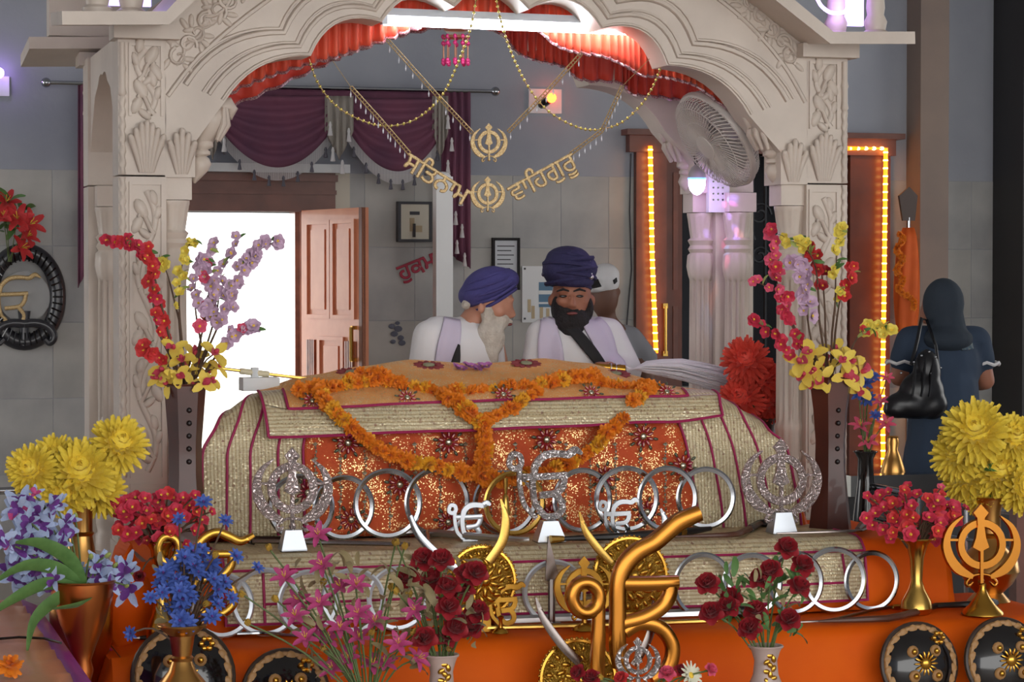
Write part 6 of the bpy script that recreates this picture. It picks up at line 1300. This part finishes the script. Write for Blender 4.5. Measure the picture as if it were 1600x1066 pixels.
# bead strings
def bead_string(pts, Y, label):
    cp = crom([(x, y, 0) for x, y in pts], 14); q = [P(c.x, c.y, Y) for c in cp]
    t = thing('bead_string', label, 'bead string', q[0], 'gold bead strings under the arch')
    MB().tube(q, .0018, 4).build('thread', 'gold_thread', t)
    b = MB().ell((0, 0, 0), (.0058, .0058, .0058), 7, 5).mesh('bead', 'gold_bead', 180); acc = 0; last = q[0]
    for p in q:
        if (p-last).length > .0175: inst('bead', b, t, p); last = p
bead_string([(483, 92), (497, 130), (525, 165), (565, 188), (605, 197), (650, 186), (690, 150), (715, 100), (735, 45), (747, -20)], -.02, 'gold bead string looping at the left under the arch')
bead_string([(772, -20), (782, 30), (800, 85), (825, 135), (855, 172), (895, 196), (930, 203), (970, 192), (1005, 160), (1025, 125), (1036, 92)], -.02, 'gold bead string looping at the right under the arch')
def word(parent, body, a, b, Y, name, mt, below=True, ext=.05, bold=.018):
    """lettering whose head line runs from px a to px b"""
    me = text_mesh(body, bold, ext); ref = text_mesh('\u0a2e', 0, 0); top = max(v.co.y for v in ref.vertices)-.03
    xs = [v.co.x for v in me.vertices]; w = max(xs)-min(xs); A, B = P(a[0], a[1], Y), P(b[0], b[1], Y); sc_ = (B-A).length/w
    ex = (B-A).normalized(); ey = Vector((-ex.z, 0, ex.x)); ez = ex.cross(ey); x0 = min(xs)
    M_ = Matrix((ex, ey, ez)).transposed()
    for v in me.vertices: v.co = A+M_ @ Vector(((v.co.x-x0)*sc_, (v.co.y-top)*sc_, v.co.z*sc_*.6))
    me.materials.clear(); me.materials.append(MATS[mt]); me.name = name
    o = link(name, me, None)
    if parent is not None: o.parent = parent; o.location = -WLOC[parent.name]
    return o
def band(parent, pts, Y, n_drop, side=1, w=5):
    cp = [P(x, y, Y) for x, y in pts]
    L = []; 
    for a, b in zip(cp, cp[1:]):
        k = max(2, int((b-a).length/.012)); L += [a.lerp(b, i/k) for i in range(k)]
    L.append(cp[-1]); d = (cp[-1]-cp[0]).normalized(); pr = Vector((-d.z, 0, d.x))*w*SC(cp[0])*.5
    m = MB(); m.tube([p+pr for p in L], .0022, 5); m.tube([p-pr for p in L], .0022, 5)
    for p in L: m.tube([p+pr, p-pr], .0015, 4)
    m.build('ladder_band', 'gold_thread', parent)
    dm = MB().lathe([(.0008, 0), (.0008, -.012), (.0032, -.020), (.0022, -.030), (.0006, -.032)], n=6).mesh('crystal_drop', 'crystal', 180)
    for i in range(n_drop):
        p = L[int((i+.5)*len(L)/n_drop)]; inst('crystal_drop', dm, parent, p-Vector((0, 0, abs(pr.z)+.001)))
Y = -.03
t = thing('emblem_garland', 'gold ladder garland carrying the upper khanda', 'garland', P(764, 222, Y), 'gold emblem garlands under the arch')
band(t, [(605, 62), (670, 135), (738, 208)], Y, 11); band(t, [(794, 206), (850, 148), (908, 84)], Y, 9); khanda(t, 764, 222, .46, Y, .008, 'gold_thread')
Y = -.045
t = thing('emblem_garland', 'gold lettered garland carrying the lower khanda', 'garland', P(762, 302, Y), 'gold emblem garlands under the arch')
band(t, [(548, 136), (595, 188), (640, 240)], Y, 14); band(t, [(892, 240), (940, 205), (972, 135)], Y, 12); khanda(t, 762, 303, .43, Y, .008, 'gold_thread')
word(t, '\u0a38\u0a3f\u0a24\u0a28\u0a3e\u0a2e', (638, 240), (736, 302), Y, 'lettering', 'gold_thread', bold=.03); word(t, '\u0a35\u0a3e\u0a3f\u0a39\u0a17\u0a41\u0a30\u0a42', (792, 296), (894, 240), Y, 'lettering', 'gold_thread', bold=.03)
MB().tube([P(972, 135, Y), P(1015, 92, Y)], .0012, 4).build('thread', 'gold_thread', t); MB().tube([P(548, 136, Y), P(520, 95, Y)], .0012, 4).build('thread', 'gold_thread', t)
# pink bead tassel
Y = .45; c = P(712, 70, Y); t = thing('pink_tassel_lamp', 'pink bead tassel hanging in the middle of the canopy', 'tassel', P(712, 100, Y))
mat('pink_bead', (226, 60, 130), .25); mat('pink_gold', (214, 150, 120), .3, .6); sc_ = SC(c); bd = MB().ell((0, 0, 0), (.0085, .0085, .009), 7, 5).mesh('bead', 'pink_bead', 180)
MB().tube([c+Vector((0, 0, .10)), Vector((c.x, Y, 2.8))], .003, 5).build('cord', 'pink_gold', t)
for zy, rr_ in ((46, 17), (58, 20)):
    z_ = P(712, zy, Y).z; MB().tube([Vector((c.x+math.cos(a)*rr_*sc_, Y+math.sin(a)*rr_*sc_, z_)) for a in [2*math.pi*i/20 for i in range(20)]], .005, 6, closed=True).build('hoop', 'pink_gold', t)
for i in range(10):
    a = 2*math.pi*i/10; x, y = c.x+math.cos(a)*20*sc_, Y+math.sin(a)*20*sc_; zt, zb = P(712, 58, Y).z, P(712, 99, Y).z
    MB().tube([(x, y, zt), (x, y, zb)], .002, 4).build('strand', 'pink_gold', t)
    for k in (0, .25, .9, 1.0): inst('bead', bd, t, (x, y, zt+(zb-zt)*k))
# ---------------------------------------------------------------- wall fan
fc = P(1120, 218, .30); ax = (-_R*.76-_U*.57-_F*.32).normalized(); qf = Vector((0, 0, 1)).rotation_difference(ax); rotF = qf.to_matrix()
mat('fan_plastic', (214, 206, 200), .4); mat('fan_blade', (196, 190, 186), .35, alpha=.85)
t = thing('wall_fan', 'cream wall fan with wire guard fixed inside the right pillar', 'fan', fc)
RF = .198; W_ = lambda v: fc+rotF @ Vector(v)
MB().tube([W_((math.cos(2*math.pi*i/48)*RF, math.sin(2*math.pi*i/48)*RF, 0)) for i in range(48)], .009, 8, closed=True, flat=1.6).build('guard_rim', 'fan_plastic', t)
for nm, sg, dp in (('front_guard', 1, .055), ('rear_guard', -1, .06)):
    m = MB()
    for i in range(72):
        a = 2*math.pi*i/72; m.tube([W_((math.cos(a+.10*k)*RF*f, math.sin(a+.10*k)*RF*f, sg*z)) for k, (f, z) in enumerate(((1, .004), (.97, dp*.6), (.85, dp*.9), (.55, dp), (.25, dp)))], .0022, 4)
    for f, z in ((.85, dp*.92), (.55, dp)): m.tube([W_((math.cos(2*math.pi*i/36)*RF*f, math.sin(2*math.pi*i/36)*RF*f, sg*z)) for i in range(36)], .0018, 4, closed=True)
    o = m.build(nm, 'fan_plastic', t); o['kind'] = 'stuff'
MB().lathe([(.05, .054), (.05, .060), (.03, .064), (.004, .066)], fc, 20, rotF).build('badge', 'fan_plastic', t); MB().lathe([(.025, -.03), (.03, 0), (.025, .025), (.005, .03)], fc, 16, rotF).build('hub', 'fan_plastic', t)
for k in range(3):
    a0 = k*2.094; g = []
    for i in range(6):
        f = .025+(RF*.86-.025)*i/5; wv = .35+.55*math.sin(math.pi*(i/5)**.7)
        g.append([W_((math.cos(a0+u*wv)*f, math.sin(a0+u*wv)*f, .025-.045*(u+.5)*(1-.3*i/5))) for u in (-.5, -.2, .2, .5)])
    MB().grid(g).build('blade', 'fan_blade', t, 180, thick=.003)
MB().lathe([(.07, -.062), (.078, -.075), (.075, -.12), (.06, -.155), (.02, -.165)], fc, 20, rotF).build('motor_housing', 'fan_plastic', t)
e = W_((0, 0, -.13)); MB().tube([e, e+Vector((.03, .0, -.03)), Vector((P(1190, 228, .30).x, .22, e.z-.05)), Vector((XR-CW/2+.0, .08, e.z-.05))], [.022, .02, .018, .018], 10).build('bracket', 'fan_plastic', t)
# ---------------------------------------------------------------- rotating party bulb on the back pillar
Y = .68; c = P(1089, 280, Y); t = thing('party_bulb', 'rotating party bulb glowing violet on the back right pillar', 'lamp', c)
mat('bulb_glow', (236, 220, 255), .3, emit=((214, 186, 255), 9.0)); mat('bulb_grey', (186, 180, 186), .4); mat('band_blue', (60, 90, 150), .3, emit=((110, 160, 255), 2.0))
sb = SC(c); MB().lathe([(3*sb, 23*sb), (9*sb, 18*sb), (13*sb, 9*sb), (14*sb, 2*sb)], c, 18).build('cap', 'bulb_grey', t); MB().lathe([(14.5*sb, 2*sb), (14.5*sb, -1*sb)], c, 18).build('band', 'band_blue', t); MB().lathe([(13.5*sb, -1*sb), (13.5*sb, -9*sb), (11*sb, -17*sb), (6*sb, -23*sb), (1*sb, -25*sb)], c, 18).build('glass', 'bulb_glow', t)
MB().tube([c+Vector((0, 0, 22*sb)), c+Vector((0, .03, 34*sb)), c+Vector((.03, .11, 34*sb))], .008, 8).build('holder', 'black_lacquer', t)
def lamp(kind, name, loc, col, power, size=.02, aim=None, angle=.3, blend=.5):
    d = bpy.data.lights.new(name, kind); d.color = col; d.energy = power; d.shadow_soft_size = size
    o = bpy.data.objects.new(name, d); COL.objects.link(o); o.location = loc
    if kind == 'SPOT':
        d.spot_size = angle; d.spot_blend = blend; o.rotation_mode = 'QUATERNION'; o.rotation_quaternion = Vector((0, 0, -1)).rotation_difference((Vector(aim)-Vector(loc)).normalized())
    return o
rl = random.Random(5); src = c+Vector((0, -.05, -.03))
for k in range(16):
    px, py = rl.uniform(1070, 1175), 315+rl.random()**1.5*120
    lamp('SPOT', 'party_beam', src, rl.choice([(1, .12, .35), (.3, .2, 1), (.8, .15, 1), (1, .3, .15), (.2, .45, 1)]), 2.6, .004, P(px, py, .78), .11, .5)
for px, py, col in ((858, 530, (.35, .3, 1)), (965, 545, (.4, .4, 1)), (930, 545, (1, .3, .4)), (975, 520, (1, .4, .4)), (945, 500, (.4, 1, .5)), (765, 530, (.5, .4, 1)), (950, 570, (1, .3, .5))):
    lamp('SPOT', 'party_beam', src, col, 2.2, .004, P(px, py, .50), .055, .7)
lamp('POINT', 'party_glow', src+Vector((0, -.02, -.05)), (.7, .4, 1), .8, .05)
Y = .80; a, b = P(1105, 332, Y), P(1137, 262, Y); t = thing('switch_board', 'white switch board with round sockets on the back right pillar', 'switchboard', (a.x, Y, a.z)); MB().box2((a.x, Y-.02, a.z), (b.x, Y+.012, b.z)).build('plate', 'white_paint', t, 0)
hole = MB().lathe([(.004, 0), (.004, .004)], n=8, rot=Matrix.Rotation(math.pi/2, 3, 'X')).mesh('socket_hole', 'black_lacquer', 0)
for i in range(3):
    for j in range(5): inst('socket_hole', hole, t, (a.x+.018+i*.02, Y-.018, a.z+.05+j*.024))
# ================================================================== things on and by the back wall
mat('curtain', (128, 72, 94), .8, var=(4, .5), rgb2=(96, 60, 84)); mat('fringe', (214, 210, 212), .7); mat('tassel_dark', (96, 94, 104), .8); mat('grey_silk', (150, 142, 134), .5)
cu = thing('curtain_set', 'plum curtain valance with fringed swags on a steel rod above the open door', 'curtain', P(400, 300, WY-.18))
YC = WY-.15
MB().tube([P(72, 129, YC), P(774, 143, YC)], .012, 8).build('rod', 'steel', cu)
for px, py in ((72, 129), (774, 143)): MB().ell(P(px, py, YC), (.028, .028, .028), 12, 8).build('finial', 'steel', cu)
def hang(x0, x1, top, bot, Yc, mt, name, folds=10, amp=.02, nv=8):
    g = []
    for j in range(nv+1):
        v = j/nv; row = []
        for i in range(folds*6+1):
            u = i/(folds*6); p = P(x0+(x1-x0)*u, top(u)+(bot(u)-top(u))*v, Yc); p.y += amp*math.sin(u*folds*2*math.pi)*(.5+.5*v); row.append(p)
        g.append(row)
    return MB().grid(g).build(name, mt, cu, 180, thick=.004)
hang(122, 735, lambda u: 133+12*u, lambda u: 175+12*u, YC+.03, 'curtain', 'valance_heading', 26, .008)
hang(122, 150, lambda u: 132, lambda u: 450-60*u, YC, 'curtain', 'side_drape', 3, .02); hang(690, 735, lambda u: 144, lambda u: 388+32*u, YC, 'curtain', 'side_drape', 4, .02)
def swag(x0, x1, y0, sagy):
    g = []; n_ = 40
    for j in range(25):
        v = j/24; row = []
        for i in range(n_+1):
            u = i/n_; dp = y0+12+(sagy-y0-12)*v*(1-(2*u-1)**2*.62)-(1-v)*10; p = P(x0+(x1-x0)*u, dp, YC-.03); p.y -= .05*math.sin(math.pi*u)*(.3+.7*v)+.018*math.sin(v*30)*math.sin(math.pi*u)**.5; row.append(p)
        g.append(row)
    s_ = MB().grid(g).build('swag', 'curtain', cu, 180, thick=.004)
    m = MB()
    for i in range(n_*3):
        f = i/3; k = min(int(f), n_-1); p = g[-1][k].lerp(g[-1][k+1], f-k); m.tube([p, p-Vector((0, 0, .075))], .0022, 3)
    o = m.build('fringe', 'fringe', s_); o['kind'] = 'stuff'
    ta = MB().lathe([(.004, 0), (.009, -.015), (.006, -.025), (.013, -.06), (.002, -.062)], n=8).mesh('tassel', 'tassel_dark', 50)
    for i in range(2, n_, 5): inst('tassel', ta, s_, g[-1][i]-Vector((0, .006, .05)))
    return g
swag(342, 522, 148, 262); swag(545, 694, 152, 268); swag(150, 342, 140, 258)
for x0, x1 in ((508, 552), (318, 346), (676, 700)):
    hang(x0, x1, lambda u: 150, lambda u: 250-abs(u-.5)*90, YC-.05, 'grey_silk', 'cascade', 4, .014)
ta = MB().lathe([(.004, 0), (.010, -.02), (.007, -.03), (.015, -.08), (.002, -.082)], n=8).mesh('tassel', 'fringe', 50)
for px, py in ((700, 180), (706, 215), (700, 250), (712, 330), (722, 350), (714, 375), (726, 395), (720, 300), (142, 360), (146, 390), (140, 415), (345, 190), (350, 215), (516, 190), (545, 200), (520, 230), (535, 250)): inst('tassel', ta, cu, P(px, py, YC-.06))
# white post
Y = 5.1; a, b = P(679, 480, Y), P(705, 480, Y); zt = P(690, 268, Y).z; m = MB(); m.box2((a.x, Y-.04, 0), (b.x, Y+.04, zt-.03)); m.ell(((a.x+b.x)/2, Y, zt-.03), ((b.x-a.x)/2, .04, .03), 12, 8)
o = m.build('white_post', mat('gloss_white', (252, 252, 252), .35), None, 40, origin=((a.x+b.x)/2, Y, 0)); tag(o, 'bright white post with rounded top beside the red lettering', 'post')
# red lettering
rt_ = word(None, '\u0a39\u0a41\u0a15\u0a2e\u0a28\u0a3e\u0a2e\u0a3e', (619, 420), (731, 375), WY-.012, 'wall_lettering', 'red_paint' if mat('red_paint', (176, 52, 76), .6) else None, ext=.01, bold=.03); tag(rt_, 'red slanted lettering on the marble wall beside the white post', 'lettering')
t = thing('wall_sticker', 'faded dark blue floral sticker low on the marble wall', 'sticker', P(618, 520, WY-.008)); mat('ink', (96, 100, 116), .7)
for px, py, w in ((612, 510, 8), (622, 514, 10), (616, 522, 9), (626, 528, 8), (614, 534, 7), (628, 536, 9), (621, 505, 6)):
    m = MB(); p = P(px, py, WY-.008); m.ell(p, (w*SC(p)*.7, .003, w*SC(p)*.5), 9, 4); m.build('ink_petal', 'ink', t)
def wall_box(name, label, cat, x0, y0, x1, y1, mt, dp=.04, frame=None, Y=WY-.006):
    a, b = P(x0, y1, Y), P(x1, y0, Y); t = thing(name, label, cat, (a.x, Y, a.z)); MB().box2((a.x, Y-dp, a.z), (b.x, Y, b.z)).build('panel', mt, t, 0)
    if frame:
        f = .012
        for lo, hi in (((a.x-f, Y-dp-.012, a.z-f), (a.x+f*.3, Y, b.z+f)), ((b.x-f*.3, Y-dp-.012, a.z-f), (b.x+f, Y, b.z+f)), ((a.x, Y-dp-.012, a.z-f), (b.x, Y, a.z+f*.3)), ((a.x, Y-dp-.012, b.z-f*.3), (b.x, Y, b.z+f))): MB().box2(lo, hi).build('frame', frame, t, 0)
    def sub_(nm, x0, y0, x1, y1, mt2, d=.008):
        p, q = P(x0, y1, Y), P(x1, y0, Y); MB().box2((p.x, Y-dp-d, p.z), (q.x, Y-dp+.001, q.z)).build(nm, mt2, t, 0)
    return sub_
mat('matte_black', (34, 32, 34), .8); mat('cream_plate', (226, 220, 202), .5); mat('dark_label', (60, 60, 66), .5); mat('tan_switch', (196, 176, 140), .5); mat('paper', (214, 216, 222), .7); mat('blue_strip', (84, 124, 156), .5)
f = wall_box('fuse_box', 'cream fuse box with a dark label beside the open door', 'fuse box', 622, 319, 668, 375, 'cream_plate', .05, 'dark_label'); f('label_plate', 637, 331, 652, 336, 'dark_label'); f('switch_strip', 637, 341, 644, 362, 'tan_switch'); f('switch_strip', 644, 353, 656, 363, 'tan_switch'); f('lever', 641, 350, 645, 371, 'black_lacquer', .02)
f = wall_box('framed_notice', 'black framed notice above the old man turban', 'picture frame', 771, 375, 808, 450, 'paper', .012, 'matte_black')
for k in range(8): f('text_line', 776, 384+k*7, 803-(k*5 % 9), 385.5+k*7, 'dark_label', .001)
f = wall_box('notice_board', 'white notice board with blue strips between the two priests', 'notice board', 815, 416, 900, 504, 'white_paint', .012)
for y0, y1 in ((441, 454), (460, 472), (475, 480)): f('blue_strip', 841, y0, 890, y1, 'blue_strip', .002)
for px, py in ((826, 478), (832, 488), (845, 490), (855, 492), (865, 491)): f('bottle_print', px-2.5, py-10, px+2.5, py+10, 'tan_switch', .002)
for px, py in ((819, 420), (819, 498)): f('screw', px-1.5, py-1.5, px+1.5, py+1.5, 'dark_label', .003)
mat('ember', (255, 90, 40), .4, emit=((255, 84, 36), 8))
for (x0, y0, x1, y1, bxp, byp, lb, mt) in ((825, 140, 876, 177, 862, 153, 'red glowing bulb on a white wall plate', 'ember'), (-14, 120, 14, 150, -2, 114, 'violet bulb on a white plate at the frame edge', 'violet_led')):
    a, b = P(x0, y1, WY), P(x1, y0, WY); t = thing('wall_bulb', lb, 'lamp', (a.x, WY, a.z), 'bulbs on white wall plates'); MB().box2((a.x, WY-.02, a.z), (b.x, WY, b.z)).build('plate', 'white_paint', t, 0)
    c = P(bxp, byp, WY-.09); MB().ell(c, (.030, .030, .030), 14, 9).build('bulb', mt, t); MB().tube([c+Vector((-.01, .02, -.01)), c+Vector((-.035, .06, -.03)), c+Vector((-.04, .09, -.035))], [.024, .028, .03], 10).build('holder', 'black_lacquer', t)
o = MB().tube([P(x, y, WY-.012) for x, y in ((986, 240), (984, 330), (987, 420), (980, 500), (975, 600))], .004, 5).build('wall_cable', 'dark_label', None, origin=P(986, 600, WY-.012)); tag(o, 'thin grey cable running down the wall by the lit door', 'cable')
# round black carving with golden ek onkar at the left
Y = WY-.06; c = P(38, 464, Y); t = thing('round_carving', 'round black wooden carving with golden ek onkar on the left wall', 'carving', c); mat('ebony', (44, 44, 50), .3, coat=.3)
s_ = SC(c); MB().tube([c+Vector((math.cos(2*math.pi*i/48)*52*s_, 0, math.sin(2*math.pi*i/48)*62*s_*1.15)) for i in range(48)], .045, 10, closed=True, flat=.8).build('ring', 'ebony', t)
m = MB()
for i in range(40):
    a = 2*math.pi*i/40; m.tube([c+Vector((math.cos(a)*f*s_, -.034, math.sin(a)*f*s_*1.3)) for f in (43, 59)], .005, 5)
o = m.build('ring_grooves', 'black_lacquer', t)
MB().lathe([(.005, .0), (40*s_, 0), (40*s_, -.012), (.005, -.012)], c, 32, Matrix.Rotation(math.pi/2, 3, 'X')).build('back_disc', 'wall_marble', t)
onkar(t, (-38, 425, 66, 512), Y-.03, .014, 'gold_thread', True, wk=.7)
for e in (-1, 1):
    m = MB(); bar(m, [(38, 506), (38+e*20, 505), (38+e*38, 512), (38+e*46, 526), (38+e*40, 536), (38+e*32, 530)], [14, 14, 14, 13, 11, 8], Y-.02, .05, 5, True); m.build('scroll_foot', 'ebony', t)
m = MB(); bar(m, [(38, 486), (38, 510), (38, 540)], [20, 16, 18], Y-.01, .05, 4, True); m.build('stem', 'ebony', t)
t, mo = bouquet('red_wall_bouquet', 'red artificial flowers above the round black carving', (15, 395), WY-.12, [], [(8, 318, 'lily_red', 44), (28, 345, 'lily_red', 50), (45, 352, 'lily_red', 48), (30, 388, 'lily_red', 46), (5, 340, 'lily_red', 40), (40, 372, 'lily_red', 40)], .03, 'stem_green') if 'lily_red' not in () else (None, None)
leaves(t, [(rf.uniform(-5, 45), rf.uniform(315, 390), WY-.1) for _ in range(16)], 'leaf_green', 34, mo)
# spear wrapped in saffron cloth
Y = 5.28; t = thing('wrapped_spear', 'broad spear wrapped in saffron cloth leaning by the stone pilaster', 'spear', (P(1418, 800, Y).x, Y, 0)); m = MB(); plate(m, [(1421, 292), (1434, 306), (1430, 345), (1411, 345), (1405, 306)], Y, .02); m.build('spearhead', mat('rust_iron', (84, 72, 68), .5, .4), t, 0)
a = P(1420, 345, Y); MB().tube([(a.x, Y, a.z+.02), (a.x, Y, .0)], .011, 8).build('shaft', 'steel', t)
g = []
for j in range(14):
    v = j/13; row = []
    for i in range(33):
        aa = 2*math.pi*i/32; w = (8+9*math.sin(math.pi*min(1, v*1.2))**.6+3*v)*SC(a); w *= 1+.16*math.sin(aa*5+v*3); p = P(1420-5*v, 356+(560-356)*v, Y); row.append(Vector((p.x+math.cos(aa)*w, Y+math.sin(aa)*w, p.z)))
    g.append(row)
MB().grid(g).build('cloth_wrap', mat('saffron', (232, 106, 34), .7, var=(10, .4), rgb2=(212, 88, 26)), t, 180, thick=.003)
for k in range(26):
    p = P(1406+5*math.sin(k*.9)+(k > 18)*(k-18)*3.4, 366+k*4.6+(k > 18)*-1, Y-.075); inst('marigold', fl('marigold'), t, p, face((rf.uniform(-1, 1), -1, rf.uniform(-.5, .5)), k), 13*SC(p))
# railing at both sides of the dais
rl_ = thing('side_railing', 'dark railing with a bright steel handrail right of the dais', 'railing', (P(1400, 780, 1.0).x, 1.0, 0)); a, b = PZ(1318, 757, .60), PZ(1500, 757, .60)
ya = 1.32; x0, x1 = P(1322, 757, ya).x, P(1640, 757, ya).x; z_ = P(1400, 757, ya).z
MB().box2((x0, ya-.05, z_-.045), (x1, ya+.05, z_+.045)).build('dark_top_rail', 'black_lacquer', rl_, 0); MB().box2((x0, ya-.02, 0), (x1, ya+.02, z_-.05)).build('dark_panel', 'black_stone', rl_, 0)
p0, p1 = P(1345, 757, 1.2), P(1625, 809, -.1); MB().tube([p0, p1], .014, 10).build('handrail', 'steel', rl_)
for f in (.02, .35, .62, .95):
    p = p0.lerp(p1, f); MB().tube([p, (p.x, p.y, DAIS if p.x < 2.4 and p.y < 1.25 else 0)], .011, 8).build('post', 'steel', rl_)
MB().tube([p0-Vector((0, 0, .14)), p1-Vector((0, 0, .14))], .008, 8).build('lower_rail', 'steel', rl_)
q = P(1594, 860, -.2); MB().box2((q.x-.03, -.23, DAIS), (q.x+.03, -.17, P(1594, 790, -.2).z)).build('newel', 'dark_wood', rl_, 0)
rl_ = thing('side_railing', 'steel rail end beyond the left flowers', 'railing', (P(10, 768, .8).x, .8, 0)); p0, p1 = P(-40, 769, .8), P(36, 766, .8); MB().tube([p0, p1], .014, 10).build('handrail', 'steel', rl_)
for p in (p0, p1): MB().tube([p, (p.x, p.y, DAIS if p.x > -3.3 else 0)], .010, 8).build('post', 'steel', rl_)
# flowers and brass pot behind the right wooden vase
vase('glass_vase', 'small dark vase of pink and blue flowers behind the right wooden vase', 1352, [(706, 18), (712, 12), (730, 13), (760, 20), (790, 22), (830, 16)], 1.12, 'black_lacquer', DAIS)
bouquet('pink_blue_bouquet', 'pink and blue flowers behind the right wooden vase', (1352, 708), 1.12, [], [(1350, 600, 'corn', 36), (1362, 590, 'corn', 30), (1342, 618, 'corn', 34), (1356, 625, 'corn', 30), (1344, 668, 'lily_pink', 34), (1356, 692, 'lily_pink', 32), (1384, 664, 'lily_pink', 30), (1376, 630, 'lily_pink', 26), (1386, 592, 'lily_pink', 22), (1368, 650, 'corn', 22)], .04, 'stem_green')
vase('brass_pot', 'small shiny brass pot at the foot of the amber rope light', 1395, [(683, 8), (690, 10), (700, 8), (712, 14), (728, 20), (745, 18), (760, 14)], 1.5, 'brass_warm', .56)
MB().box2((P(1395, 740, 1.5).x-.09, 1.42, 0), (P(1395, 740, 1.5).x+.09, 1.58, .558)).build('pot_stand', 'dark_wood', None, 0); tag(bpy.data.objects['pot_stand'], 'dark wooden stand under the small brass pot', 'stand')
